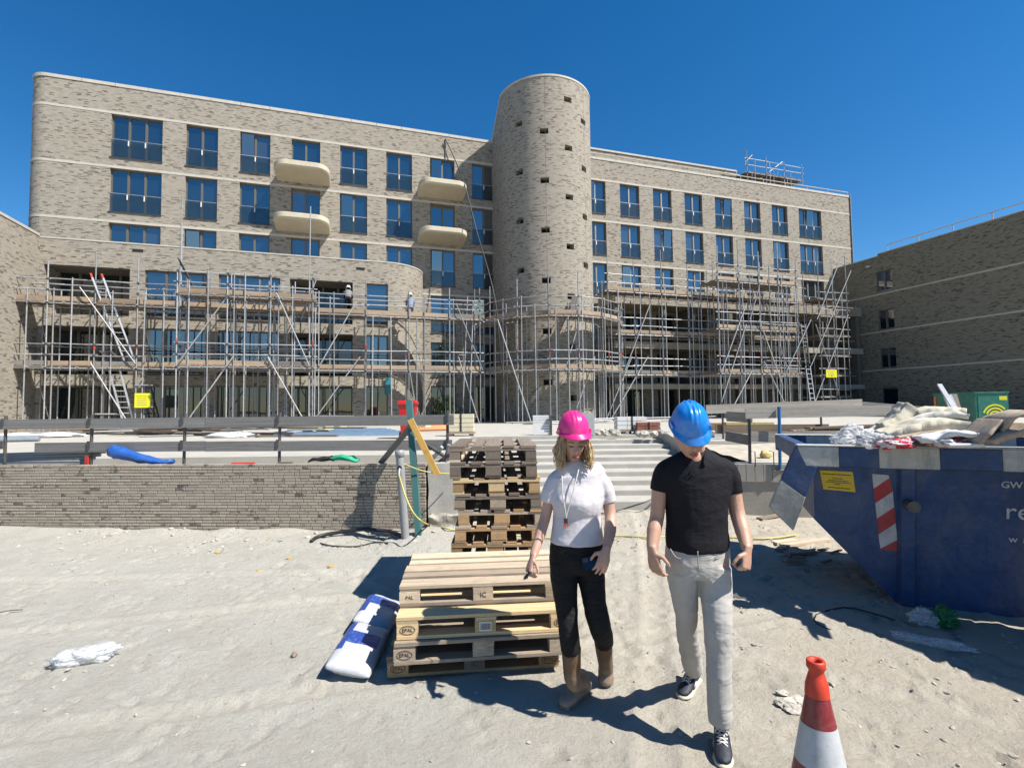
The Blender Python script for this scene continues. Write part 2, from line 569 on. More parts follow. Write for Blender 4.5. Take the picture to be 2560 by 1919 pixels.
def ground_h(x, y):
    p = Vector((x, y, 0))
    pr = 0.0
    for cx, cy, r, a in PRINTS.get((int(x * 4), int(y * 4)), ()):
        dx, dy = x - cx, y - cy
        u, w = dx * math.cos(a) + dy * math.sin(a), -dx * math.sin(a) + dy * math.cos(a)
        q = (u / (r * 1.5)) ** 2 + (w / r) ** 2
        if q < 2.5:
            pr += -.021 * math.exp(-q * 1.6) + .010 * math.exp(-((q - 1.7) / .5) ** 2)
    for tx, ty, a, cv in TRACKS:
        dx, dy = x - tx, y - ty
        u, w = dx * math.cos(a) + dy * math.sin(a), -dx * math.sin(a) + dy * math.cos(a)
        if u > 0 and abs(w) < 1.5:
            w -= cv * u * u * .3
            pr += -.016 * math.exp(-(w / .085) ** 4) * (.6 + .6 * noise.noise(p * .9)) + .012 * math.exp(-((abs(w) - .13) / .035) ** 2)
            if abs(w) < .09:
                pr += .004 * math.sin(u * 60)
    return pr + ground_base(x, y)
def ground_base(x, y):
    p = Vector((x, y, 0))
    h = .020 * noise.noise(p * .55) + .007 * noise.noise(p * 1.9 + Vector((5, 2, 0))) + .003 * noise.noise(p * 5.2)
    h += .004 * (abs(noise.noise(p * 11)) - .25)
    d = (p - WALL_A).dot(WN)
    if x < -.2 and d > -.3:
        h += .07 * math.exp(-max(d, 0) / .35) * (1 + .8 * noise.noise(p * 2.3))
    if -1.8 < x < .4:
        h += .10 * math.exp(-((x + 1.1) ** 2 / .35 + (y - 7.1) ** 2 / .4))
    if x > 1.2:
        h += .05 * math.exp(-((x - 3.2) ** 2 / 1.4 + (y - 7.4) ** 2 / .6)) * (1 + noise.noise(p * 3))
    if 8.6 < y < 14 and -1.3 < x < 4.3:
        h -= .05
    return h * (1.0 if y < 9.5 else .4)
def GG(x, y, dz=0.0):
    p = G(x, y, 0)
    for _ in range(3):
        p = G(x, y, ground_h(p.x, p.y))
    return p + Z * dz
def graded(lo, hi, step, outer):
    v = []
    k = 0
    while lo + k * step <= hi + 1e-6:
        v.append(lo + k * step); k += 1
    return [-x for x in outer[::-1] if -x < lo] + v + [x for x in outer if x > hi]
xs = graded(-6.6, 5.2, .038, [8, 10, 14, 20, 32, 60, 120, 300, 700])
ys = graded(1.2, 9.2, .038, [10, 11, 12, 14, 18, 28, 60, 120, 300, 700])
ys = [-700, -200, -60, -15, -4, 0] + [y for y in ys if y > 0]
bm = bmesh.new()
gv = [[bm.verts.new((x, y, ground_h(x, y) if abs(x) < 20 and 0 < y < 20 else 0)) for x in xs] for y in ys]
for j in range(len(ys) - 1):
    for i in range(len(xs) - 1):
        bm.faces.new((gv[j][i], gv[j][i + 1], gv[j + 1][i + 1], gv[j + 1][i]))
ground = struct(mesh_obj('ground', bm, M_GROUND, smooth=True))
att = ground.data.attributes.new('trodden', 'FLOAT', 'POINT')     # compacted wheel lines and paths
vals = []
for v in ground.data.vertices:
    x, y = v.co.x, v.co.y
    k = 0.0
    if abs(x) < 8 and 0 < y < 10:
        for tx, ty, a, cv in TRACKS:
            dx, dy = x - tx, y - ty
            u, w = dx * math.cos(a) + dy * math.sin(a), -dx * math.sin(a) + dy * math.cos(a)
            if u > 0:
                w -= cv * u * u * .3
                k = max(k, math.exp(-(w / .12) ** 4) * (.65 + .5 * noise.noise(Vector((x, y, 0)) * .7)))
    vals.append(k)
att.data.foreach_set('value', vals)

# terrace, planters and steps
bm = bmesh.new()
bm_prism(bm, [(-45, 9.4), (-1.25, 9.4), (-1.25, 15.0), (4.3, 15.0), (4.3, 12.0), (60, 12.0), (60, 75), (-45, 75)], -.3, 1.0)
terrace = struct(mesh_obj('terrace', bm, M_CONCP))
bm = bmesh.new()
bm_prism(bm, [(-13, 8.45), (-1.3, 7.7), (-1.3, 9.395), (-13, 9.395)], -.2, .80)
struct(mesh_obj('planter_bed', bm, M_SOIL))
nx, ny = 60, 26
bm = bmesh.new()
def bed_h(u, w):
    return .76 + .16 * w + .05 * noise.noise(Vector((u * 12, w * 6, 3)))
bv = [[bm.verts.new((4.34 + 16 * i / nx, 8.35 + 3.62 * j / ny, bed_h(i / nx, j / ny))) for i in range(nx + 1)] for j in range(ny + 1)]
for j in range(ny):
    for i in range(nx):
        bm.faces.new((bv[j][i], bv[j][i + 1], bv[j + 1][i + 1], bv[j + 1][i]))
struct(mesh_obj('sand_bed', bm, M_SOIL, smooth=True))
steps = thing('steps', (1.5, 9.3, 0), 'broad flight of pale concrete steps up to the terrace', 'steps')
for i in range(9):
    y0 = 9.3 + .63 * i
    bm = bmesh.new()
    vs_ = bm_box(bm, (1.52, (y0 + 15.0) / 2, .05 + .1 * i - (.15 if i == 0 else 0)), (5.52, 15.0 - y0 - .002 * i, .1 + (.3 if i == 0 else 0)))
    bmesh.ops.bevel(bm, geom=[e for e in bm.edges if all(abs(v.co.y - y0) < .01 and v.co.z > .06 + .1 * i for v in e.verts)], offset=.012, segments=2, affect='EDGES')
    mesh_obj('step', bm, M_CONCP, steps)
# side cheek of the steps
ck = thing('stair_cheek_wall', (4.36, 12, 0), 'low pale concrete cheek wall along the right side of the steps', 'wall')
bm = bmesh.new()
prof = [(9.25, 0), (15.0, 0), (15.0, 1.08), (13.9, 1.08), (9.25, .42)]
a_ = [bm.verts.new((4.29, y, z)) for y, z in prof]; b_ = [bm.verts.new((4.52, y, z)) for y, z in prof]
bm.faces.new(a_[::-1]); bm.faces.new(b_)
for i in range(len(prof)):
    bm.faces.new((a_[i], a_[(i + 1) % 5], b_[(i + 1) % 5], b_[i]))
mesh_obj('cheek', bm, M_CONCP, ck)

# ================================================================== the low brick wall, brick by brick
def laid_brick_material():
    m, n, p, link = nodes_of('laid_brick')
    at = n.nodes.new('ShaderNodeAttribute'); at.attribute_name = 'tone'
    v = position_n(n)
    t = at.outputs['Fac']
    base = ramp_n(n, link, t, [(0, (.36, .305, .238)), (.45, (.43, .368, .29)), (.8, (.475, .41, .322)), (1, (.42, .325, .255))])
    sm = noise_n(n, link, position_n(n, (9, 9, 16), link), 1.0, 4, .6)
    dk = math_n(n, link, 'ADD', sm, math_n(n, link, 'MULTIPLY', math_n(n, link, 'SUBTRACT', at.outputs['Alpha'], .5), .5))
    col = mix_rgb(n, link, ramp_n(n, link, dk, [(.66, 0), (.80, .85)]), base, (.075, .06, .05))
    col = mix_rgb(n, link, math_n(n, link, 'MULTIPLY', ramp_n(n, link, noise_n(n, link, v, 60, 4, .7), [(.45, 0), (.8, 1)]), .4), col, (.5, .46, .39))
    link(col, p.inputs['Base Color'])
    p.inputs['Roughness'].default_value = .9
    bump_n(n, link, p, noise_n(n, link, v, 55, 5, .7), .35, .008)
    return m
M_LAID = laid_brick_material()
M_MORTAR = mat('recessed_mortar', (.30, .28, .24), .95, var=.2, scale=20, bump=.4)
bw = thing('brick_retaining_wall', WALL_A + WD * 6, 'low grey-brown brick retaining wall in front of the board railing', 'wall')
WL = (WALL_B - WALL_A).length
wang = math.atan2(WD.y, WD.x)
BH, BP, NCRS = .0345, .0447, 23
mid = WALL_A + WD * (WL / 2) - WN * .13
box('mortar_core', bw, M_MORTAR, (mid.x, mid.y, .495), (WL - .02, .23, 1.05), wang)
def brick_mesh_into(bm, L, D, H, mw, tone, dark, lay):
    vs0 = [(-L / 2, -D / 2, -H / 2), (L / 2, -D / 2, -H / 2), (L / 2, D / 2, -H / 2), (-L / 2, D / 2, -H / 2)]
    c = .0025
    lo = [bm.verts.new(mw @ Vector(v)) for v in vs0]
    hi = [bm.verts.new(mw @ Vector((x, y, H / 2))) for x, y, z in vs0]
    # front face slightly inset for worn arrises
    f0 = [bm.verts.new(mw @ Vector((sx * (L / 2 - c), -D / 2 - c, sz * (H / 2 - c)))) for sx, sz in ((-1, -1), (1, -1), (1, 1), (-1, 1))]
    fs = [bm.faces.new(f0), bm.faces.new((hi[0], hi[1], hi[2], hi[3])), bm.faces.new((lo[3], lo[2], lo[1], lo[0])),
          bm.faces.new((lo[0], f0[0], f0[3], hi[0])), bm.faces.new((f0[1], lo[1], hi[1], f0[2])),
          bm.faces.new((lo[0], lo[1], f0[1], f0[0])), bm.faces.new((f0[3], f0[2], hi[1], hi[0])),
          bm.faces.new((lo[1], lo[2], hi[2], hi[1])), bm.faces.new((lo[3], lo[0], hi[0], hi[3]))]
    for f in fs:
        for lp in f.loops:
            lp[lay] = (tone, tone, tone, dark)
BRV = {}
def brick_variant(L, k):
    if (L, k) not in BRV:
        rnd = random.Random(k * 31 + int(L * 1000))
        bm = bmesh.new()
        lay = bm.loops.layers.float_color.new('tone')
        brick_mesh_into(bm, L, .06, BH, Matrix(), rnd.random(), rnd.random() ** 1.4, lay)
        me = bpy.data.meshes.new('brick')
        bm.to_mesh(me); bm.free()
        me.materials.append(M_LAID)
        BRV[(L, k)] = me
    return BRV[(L, k)]
slots = []
for c in range(NCRS):
    u = -random.random() * .15
    while u < WL - .01:
        L = random.choice((.155, .155, .155, .155, .155, .072, .110))
        u0, u1 = max(u, 0), min(u + L, WL)
        if u1 - u0 > .03:
            slots.append((c, (u0 + u1) / 2, round(u1 - u0, 3)))
        u += L + .009
def slot_m(c, uc):
    q = WALL_A + WD * uc - WN * (.03 - .004 * random.random())
    return Matrix.Translation((q.x, q.y, .02 + BP * (c + .5))) @ Matrix.Rotation(wang + random.uniform(-.006, .006), 4, 'Z')
slots.sort(key=lambda s: (WALL_A + WD * s[1] + Z * (s[0] * BP - CAM_H)).length if s[2] in (.155, .11, .072) else 99)
for c, uc, L in slots[:300]:
    place(bpy.data.objects.new('brick', brick_variant(L, random.randrange(12))), slot_m(c, uc), bw)
bm = bmesh.new()
lay = bm.loops.layers.float_color.new('tone')
for c, uc, L in slots[300:]:
    brick_mesh_into(bm, L, .06, BH, slot_m(c, uc), random.random(), random.random() ** 1.4, lay)
stuff(mesh_obj('bricks_beyond', bm, M_LAID, bw))

# concrete pier at the end of the brick wall
def rough_block(name, m, parent, c, size, rz=0, amp=.015, cuts=10, freq=4, seed=0):
    bm = bmesh.new()
    bm_box(bm, (0, 0, 0), size)
    bmesh.ops.subdivide_edges(bm, edges=bm.edges, cuts=cuts, use_grid_fill=True)
    for v in bm.verts:
        q = v.co * freq + Vector((seed, seed * 2.3, 0))
        v.co += Vector((noise.noise(q), noise.noise(q + Vector((9, 0, 0))), noise.noise(q + Vector((0, 9, 0))))) * amp
    return mesh_obj(name, bm, m, parent, Matrix.Translation(Vector(c)) @ Matrix.Rotation(rz, 4, 'Z'), smooth=False)
pier = thing('concrete_pier', (-1.0, 7.6, 0), 'pale broken concrete pier at the end of the brick wall', 'pier')
rough_block('block', M_CONCP, pier, (-1.0, 7.78, .52), (.54, .56, 1.04), .02, .012, 12)
rough_block('footing', M_CONC, pier, (-.92, 7.5, .12), (.62, .3, .34), .1, .05, 14, 7, 3)

# concrete wall in front of the sand bed on the right
cw = thing('concrete_bed_wall', (5.2, 8.2, 0), 'curved grey concrete wall with formwork ribs edging the sand bed', 'wall')
def cwp(s):     # plan of the wall
    return Vector((3.55 + s, 8.62 - .42 * math.sin(min(s, 2.6) / 2.6 * math.pi / 2) - .08 * max(s - 2.6, 0), 0))
bm = bmesh.new()
ss = [i * .1 for i in range(71)]
def strip(bm, z0, z1, outd):
    fr = []
    for s in ss:
        d = (cwp(s + .05) - cwp(s - .05)).normalized(); nn = Vector((d.y, -d.x, 0))
        p, q = cwp(s) + nn * outd, cwp(s) - nn * .28
        fr.append([bm.verts.new((p.x, p.y, z0)), bm.verts.new((p.x, p.y, z1)), bm.verts.new((q.x, q.y, z1)), bm.verts.new((q.x, q.y, z0))])
    for a, b in zip(fr, fr[1:]):
        for i in range(4):
            bm.faces.new((a[i], b[i], b[(i + 1) % 4], a[(i + 1) % 4]))
    bm.faces.new(fr[0]); bm.faces.new(fr[-1][::-1])
strip(bm, -.1, .56, .0)
mesh_obj('lower_pour', bm, M_CONC, cw)
s = 0.0
while s < 6.9:
    d = (cwp(s + .12) - cwp(s)).normalized(); nn = Vector((d.y, -d.x, 0))
    c_ = cwp(s + .06) - nn * .12
    box('formed_rib', cw, M_CONC, (c_.x, c_.y, .563 + .145), (.128, .30, .29), math.atan2(d.y, d.x))
    s += .131

# ================================================================== walls with openings
def wall_grid(name, parent, m, mapf, s0, s1, z0, z1, holes, depth=.3, ds=None, ztop=None, back=True):
    S = {round(s0, 4), round(s1, 4)}; ZZ = {round(z0, 4), round(z1, 4)}
    for h in holes:
        S |= {round(h[0], 4), round(h[1], 4)}; ZZ |= {round(h[2], 4), round(h[3], 4)}
    if ds:
        k = s0
        while k < s1:
            S.add(round(k, 4)); k += ds
    S, ZZ = sorted(S), sorted(ZZ)
    bm = bmesh.new()
    uvl = bm.loops.layers.uv.new('UVMap')
    cache = {}
    def V(s, z, d):
        k = (round(s, 4), round(z, 4), round(d, 4))
        if k not in cache:
            zz = z if ztop is None else min(z, ztop(s))
            cache[k] = bm.verts.new(mapf(s, zz, d))
        return cache[k]
    def quad(pts, uvs, mi=0):
        vv = [V(*p) for p in pts]
        if len(set(vv)) < 4:
            return
        f = bm.faces.new(vv)
        f.material_index = mi
        for lp, uv in zip(f.loops, uvs):
            lp[uvl].uv = uv
    def hole_at(s, z):
        for h in holes:
            if h[0] < s < h[1] and h[2] < z < h[3]:
                return h
    for a, b in zip(S, S[1:]):
        if b - a < 1e-3:
            continue
        for c, d in zip(ZZ, ZZ[1:]):
            if hole_at((a + b) / 2, (c + d) / 2):
                continue
            quad([(a, c, 0), (b, c, 0), (b, d, 0), (a, d, 0)], [(a, c), (b, c), (b, d), (a, d)])
    for h in holes:
        dp = h[4] if len(h) > 4 else depth
        ha, hb, hc, hd = [round(x, 4) for x in h[:4]]
        seg = [x for x in S if ha <= x <= hb]
        zs = [x for x in ZZ if hc <= x <= hd]
        for a, b in zip(zs, zs[1:]):
            quad([(ha, a, 0), (ha, b, 0), (ha, b, dp), (ha, a, dp)], [(ha, a), (ha, b), (ha + dp, b), (ha + dp, a)])
            quad([(hb, a, dp), (hb, b, dp), (hb, b, 0), (hb, a, 0)], [(hb + dp, a), (hb + dp, b), (hb, b), (hb, a)])
        for a, b in zip(seg, seg[1:]):
            quad([(a, hd, 0), (b, hd, 0), (b, hd, dp), (a, hd, dp)], [(a, hd), (b, hd), (b, hd + dp), (a, hd + dp)])
            quad([(a, hc, dp), (b, hc, dp), (b, hc, 0), (a, hc, 0)], [(a, hc - dp), (b, hc - dp), (b, hc), (a, hc)])
        if back:
            for a, b in zip(seg, seg[1:]):
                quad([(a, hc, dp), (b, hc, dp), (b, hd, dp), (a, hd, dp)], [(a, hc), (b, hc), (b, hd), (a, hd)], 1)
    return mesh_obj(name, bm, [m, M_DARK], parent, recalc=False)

# window: origin at the lower left of the opening, x along the wall, y into it, z up
def axes(origin, e, inward):
    m = Matrix((e, inward, Z)).transposed().to_4x4()
    return Matrix.Translation(origin) @ m
FRM = {}
def frame_mesh(w, h, cols, fw=.075, fd=.08, mw_=.09):
    k = (round(w, 2), round(h, 2), cols)
    if k not in FRM:
        bm = bmesh.new()
        bm_box(bm, (fw / 2, 0, h / 2), (fw, fd, h)); bm_box(bm, (w - fw / 2, 0, h / 2), (fw, fd, h))
        bm_box(bm, (w / 2, 0, h - fw / 2), (w - 2 * fw, fd, fw)); bm_box(bm, (w / 2, 0, fw / 2), (w - 2 * fw, fd, fw))
        me = bpy.data.meshes.new('frame'); bm.to_mesh(me); bm.free(); me.materials.append(M_FRAME)
        FRM[k] = me
    return FRM[k]
def lbox(name, parent, m, base, c, size, rx=0.0):
    mw = base @ Matrix.Translation(Vector(c)) @ Matrix.Rotation(rx, 4, 'X') @ Matrix.Diagonal((size[0], size[1], size[2], 1))
    return place(bpy.data.objects.new(name, unit_cube(m)), mw, parent)
def window(parent, base, w, h, cols=2, rail=True, depth=.17, glass=None, tilt=-1, light=False, sill=True, rail_h=.95):
    glass = glass or M_GLASS
    fm = base @ Matrix.Translation((0, depth, 0))
    win = place(bpy.data.objects.new('window', frame_mesh(w, h, cols)), fm, parent)
    fw, mw_ = .075, .11
    pw = (w - 2 * fw - (cols - 1) * mw_) / cols
    for i in range(cols):
        x = fw + pw / 2 + i * (pw + mw_)
        if i == tilt:
            lbox('pane', win, glass, fm, (x, -.10, h / 2), (pw - .02, .03, h - 2 * fw - .06), R(4.5))
        else:
            lbox('pane', win, glass, fm, (x, .012, h / 2), (pw, .03, h - 2 * fw))
        if i < cols - 1:
            lbox('mullion', win, M_FRAMEL if light else M_FRAME, fm, (x + pw / 2 + mw_ / 2, -.012, h / 2), (mw_, .10, h - 2 * fw))
    if rail:
        lbox('railing_glass', win, M_RAILGL, base, (w / 2, .045, .06 + rail_h / 2), (w - .04, .012, rail_h))
        lbox('handrail', win, M_STEEL, base, (w / 2, .045, .07 + rail_h), (w - .01, .035, .03))
        for i in range(cols - 1):
            x = fw + (i + 1) * pw + (i + .5) * mw_
            lbox('handle', win, M_WHITE, base, (x, .028, rail_h - .10), (.06, .012, .28))
    if sill:
        lbox('sill', win, M_STEELD, base, (w / 2, .03, -.012), (w + .06, .17, .03))
    return win

# ------------------------------------------------------------------ main apartment block
RC, T0 = .9, -3.80
def map_main(s, z, d):
    if s >= 0:
        return WF(T0 + RC + s, -d, z)
    if s > -RC * math.pi / 2:
        a = -s / RC
        rr = RC - d
        return WF(T0 + RC - rr * math.sin(a), -RC + rr * math.cos(a), z)
    return WF(T0 + d, -RC + (s + RC * math.pi / 2), z)
S_OF = lambda t: t - T0 - RC
HEADS = (18.08, 15.08, 12.08)
WH = 2.39
LT = (3.54, 6.27, 9.02, 11.76, 14.51, 17.26, 20.03)
RT = (28.28, 31.05, 33.82, 36.58, 39.36, 42.14, 44.91)
wins = []      # (t, z bottom, w, h, cols, rail, kind)
for r, hd in enumerate(HEADS):
    wins.append((0.0, hd - WH, 2.41, WH, 3, True, 'L'))
    for k, t in enumerate(LT):
        balc = k in (2, 5) and r < 2
        wins.append((t, hd - WH, 1.6, WH, 2, not balc, 'L'))
    for k, t in enumerate(RT):
        wins.append((t, hd - WH, 1.6, WH, 2, True, 'R'))
    wins.append((47.70, hd - WH, 2.43, WH, 3, True, 'R'))
for t in (17.26, 20.03):
    wins.append((t, 9.08 - WH, 1.6, WH, 2, True, 'L'))
    for hd in (6.08, 3.3):
        wins.append((t, hd - 2.2, 1.6, 2.2, 2, False, 'D'))
for hd in (8.6, 5.7, 2.95 + .2):
    for t in RT:
        wins.append((t, hd - 2.1, 1.6, 2.1, 2, False, 'D'))
    wins.append((47.70, hd - 2.1, 2.43, 2.1, 3, False, 'D'))
ab = thing('apartment_block', WF(25, 0, 1), 'long beige brick apartment block with rows of dark framed windows', 'building')
holes = [(S_OF(t), S_OF(t) + w, zb, zb + h, .34) for t, zb, w, h, c, rl, kd in wins]
wall_grid('wall', ab, M_BRICK, map_main, 0.0, S_OF(53.5), .9, 19.62, holes, .34, ds=None)
inward = -FN
k = 0
for t, zb, w, h, c, rl, kd in wins:
    k += 1
    tl = -1
    if kd == 'R':
        tl = {2: 1, 5: 1, 9: 0}.get(k % 11, -1)
    elif kd == 'L' and c == 2:
        tl = {3: 0, 7: 0}.get(k % 9, -1)
    window(ab, axes(WF(t, 0, zb), FE, inward), w, h, c, rl, .2 if kd != 'D' else .28, M_GLASS if kd != 'D' else M_GLASSD, tl, light=(kd == 'R'))
# roof, end and back walls
bm = bmesh.new()
P4 = [WF(T0 + .3, -.4, 0), WF(53.49, -.34, 0), WF(53.49, -13, 0), WF(T0 + .3, -13, 0)]
bm_prism(bm, [(p.x, p.y) for p in P4], 1.0, 19.5)
mesh_obj('body', bm, M_BRICK, ab)
bm = bmesh.new()
P4 = [WF(53.495, 0, 0), WF(53.50, 0, 0), WF(53.50, -13, 0), WF(53.495, -13, 0)]
bm_prism(bm, [(p.x, p.y) for p in P4], .9, 19.62)
mesh_obj('end_wall', bm, M_BRICK, ab)
def strip_along(name, parent, m, mapf, s0, s1, z0, z1, proud, back, ds):
    bm = bmesh.new()
    n = max(1, int((s1 - s0) / ds))
    prev = None
    for i in range(n + 1):
        s = s0 + (s1 - s0) * i / n
        q = [bm.verts.new(mapf(s, z, d)) for z, d in ((z0, back), (z0, -proud), (z1, -proud), (z1, back))]
        if prev:
            for a in range(4):
                bm.faces.new((prev[a], q[a], q[(a + 1) % 4], prev[(a + 1) % 4]))
        else:
            bm.faces.new(q[::-1])
        prev = q
    bm.faces.new(prev)
    return mesh_obj(name, bm, m, parent)
for hd in HEADS + (9.08,):
    if hd > 10:
        strip_along('stone_band', ab, M_STONE, map_main, -RC * math.pi / 2 - 2, 0, hd + .004, hd + .135, .012, .02, .12)
    strip_along('stone_band', ab, M_STONE, map_main, .001 if hd > 10 else S_OF(16.2), S_OF(22.2), hd + .004, hd + .135, .012, .02, 99)
    if hd > 10:
        strip_along('stone_band', ab, M_STONE, map_main, S_OF(27.5), S_OF(53.49), hd + .004, hd + .135, .012, .02, 99)
strip_along('corner_coping', ab, M_STONE, map_main, -RC * math.pi / 2 - 6, 0, 19.625, 19.80, .03, .35, .12)
s = 0.0
while s < S_OF(53.4):
    L = min(1.52, S_OF(53.53) - s)
    if not (S_OF(21.6) < s < S_OF(26.6)):
        p = map_main(s + L / 2, 19.7125, .16)
        box('coping_stone', ab, M_STONE, p, (L - .012, .38, .175), ANG)
    s += 1.53
# brick facing on the rounded end
wall_grid('rounded_corner', ab, M_BRICK, map_main, -RC * math.pi / 2 - 11, .0, .9, 19.62, [], .3, ds=.14)

# balconies: shallow rounded trays
def rounded_rect(w, d, r, n=8):
    pts = [(-w / 2, 0), (-w / 2, d - r)]
    for i in range(n + 1):
        a = math.pi - math.pi / 2 * i / n
        pts.append((-w / 2 + r + r * math.cos(a), d - r + r * math.sin(a)))
    for i in range(n + 1):
        a = math.pi / 2 - math.pi / 2 * i / n
        pts.append((w / 2 - r + r * math.cos(a), d - r + r * math.sin(a)))
    pts += [(w / 2, 0)]
    return pts
def balcony(t, zs):
    bm = bmesh.new()
    w = 3.0
    lv = [(.0, .975, 1.66, .66), (.05, .99, 1.71, .69), (.09, 1.0, 1.74, .7), (.33, 1.0, 1.74, .7), (.36, .99, 1.72, .69), (.36, .94, 1.62, .62), (.2, .93, 1.60, .62)]
    rings = []
    for dz, kx, dd, r in lv:
        rings.append([bm.verts.new(WF(t + x * kx, y, zs + dz + .11 * y)) for x, y in rounded_rect(w, dd, r)])
    n = len(rings[0])
    for a, b in zip(rings, rings[1:]):
        for i in range(n):
            bm.faces.new((a[i], a[(i + 1) % n], b[(i + 1) % n], b[i]))
    bm.faces.new(rings[0][::-1]); bm.faces.new(rings[-1])
    return mesh_obj('balcony', bm, M_BALC, ab)
for t in (9.72, 17.92):
    for zs in (15.42, 12.42):
        balcony(t, zs)
# setback top storey and roof rails on the right
wall_grid('setback_wall', ab, M_BRICK, lambda s, z, d: WF(s, -3 - d, z), 26.5, 44.3, 19.4, 22.05, [], .3)
bm = bmesh.new()
P4 = [WF(26.5, -3.02, 0), WF(44.3, -3.02, 0), WF(44.3, -10, 0), WF(26.5, -10, 0)]
bm_prism(bm, [(p.x, p.y) for p in P4], 19.3, 22.04)
mesh_obj('setback_body', bm, M_BRICK, ab)
for i in range(12):
    box('coping_stone', ab, M_STONE, WF(26.5 + 1.48 * (i + .5), -3.1, 22.12), (1.47, .34, .14), ANG)
for a, b in ((27.5, 40.6), (40.9, 53.4)):
    tube('roof_rail', ab, M_STONE, WF(a, -.12, 20.12), WF(b, -.12, 20.12), .035)
t = 28.4
while t < 53.5:
    tube('rail_post', ab, M_STONE, WF(t, -.12, 19.78), WF(t, -.12, 20.12), .025)
    t += 2.27
# rainwater pipe at the far right edge
tube('downpipe', ab, M_STEEL, WF(53.42, .06, 8), WF(53.42, .06, 19.9), .05)

# ------------------------------------------------------------------ stair tower
TC, TOFF, TR = 24.40, 2.0, 2.97
tw = thing('stair_tower', WF(TC, TOFF, 1), 'tall round-fronted brick stair tower with small square openings', 'tower')
HALF = TR * math.pi / 2
def map_tower(s, z, d):
    # s runs from the left flank, round the front, to the right flank
    r = TR - d
    if s < -HALF:
        return WF(TC - r, TOFF + (s + HALF), z)
    if s > HALF:
        return WF(TC + r, TOFF - (s - HALF), z)
    a = s / TR
    return WF(TC + r * math.sin(a), TOFF + r * math.cos(a), z)
def tower_top(s):
    return 21.55 if abs(s) < HALF else 21.55 - .86 * (abs(s) - HALF)
# small openings climb in four columns, a storey apart
tholes = []
TPX = [[(1226, 215), (1228, 317), (1230, 417), (1232, 520), (1235, 624)],
       [(1120, 268), (1121, 369), (1123, 470), (1124, 573)],
       [(1174, 283), (1176, 384), (1178, 488), (1180, 594), (1183, 690)],
       [(1261, 264), (1262, 365), (1263, 462), (1265, 563), (1267, 656)]]
def hit_tower(x, y):
    d = ray(x, y)
    c = WF(TC, TOFF, 0)
    a = d.x ** 2 + d.y ** 2
    b = -2 * (d.x * c.x + d.y * c.y)
    q = c.x ** 2 + c.y ** 2 - TR ** 2
    disc = b * b - 4 * a * q
    if disc < 0:
        disc = 0
    k = (-b - math.sqrt(disc)) / (2 * a)
    p = O + d * k
    v = p - c
    return TR * math.atan2(v.dot(FE), v.dot(FN)), p.z
for colm in TPX:
    ref = [hit_tower(*q) for q in colm]
    sc = sum(r[0] for r in ref) / len(ref)
    z_first = ref[0][1]
    n = int((z_first - 1.5) / 2.98) + 1
    for i in range(n):
        z = z_first - 2.98 * i
        tholes.append((sc - .26, sc + .26, z - .17, z + .17, .4))
wall_grid('wall', tw, M_BRICK, map_tower, -HALF - 2.6, HALF + 2.6, .9, 21.55, tholes, .4, ds=.16, ztop=tower_top)
bm = bmesh.new()      # roof cap just under the coping
ring = [bm.verts.new(map_tower(s, 21.40, .03)) for s in [(-HALF) + 2 * HALF * i / 40 for i in range(41)]]
bm.faces.new(ring[::-1])
ring2 = [bm.verts.new(map_tower(s, min(21.40, tower_top(s) - .1), .03)) for s in (-HALF - 2.5, -HALF, HALF, HALF + 2.5)]
bm.faces.new(ring2)
mesh_obj('roof', bm, M_STONE, tw)
def coping_tower():
    bm = bmesh.new()
    prev = None
    n = 72
    s0, s1 = -HALF - 2.55, HALF + 2.55
    for i in range(n + 1):
        s = s0 + (s1 - s0) * i / n
        zt = tower_top(s)
        q = [bm.verts.new(map_tower(s, zt + dz, d)) for dz, d in ((.003, .3), (.003, -.025), (.12, -.025), (.12, .3))]
        if prev:
            for a in range(4):
                bm.faces.new((prev[a], q[a], q[(a + 1) % 4], prev[(a + 1) % 4]))
        else:
            bm.faces.new(q[::-1])
        prev = q
    bm.faces.new(prev)
    return mesh_obj('coping', bm, M_STONE, tw)
coping_tower()
for s in (-1.05, 1.75):     # movement joints
    strip_along('movement_joint', tw, M_ROOM, map_tower, s, s + .014, 1.0, 21.5, .003, .02, .1)

# ------------------------------------------------------------------ low front block on the left
LO, LZ, LE, LRAD = 2.5, 10.25, 14.35, 2.38
lb = thing('low_front_block', WF(6, LO, 1), 'three storey brick front block with a rounded right end behind scaffolding', 'building')
def map_low(s, z, d):
    if s <= LE:
        return WF(s, LO - d, z)
    a = (s - LE) / LRAD
    r = LRAD - d
    if a <= math.pi / 2:
        return WF(LE + r * math.sin(a), LO - LRAD + r * math.cos(a), z)
    return WF(LE + r, LO - LRAD - (s - LE - LRAD * math.pi / 2), z)
lholes, lwins = [], []
cols_px = [((93, 280), 0), ((312, 447), 1), ((472, 605), 1), ((626, 762), 0), ((790, 838), 2)]
for (x0, x1), kd in cols_px:
    ta, tb = FD(x0, 620, LO)[0], FD(x1, 620, LO)[0]
    ta = max(ta, -1.55)
    for zb, zt in ((6.62, 9.0), (3.72, 6.06), (1.02, 3.18)):
        lholes.append((ta, tb, zb, zt, 1.6 if kd == 0 else .3))
        lwins.append((ta, tb, zb, zt, kd))
wall_grid('wall', lb, M_BRICK, map_low, -1.7, LE + LRAD * math.pi / 2 + .3, .9, LZ, lholes, .3, ds=.4)
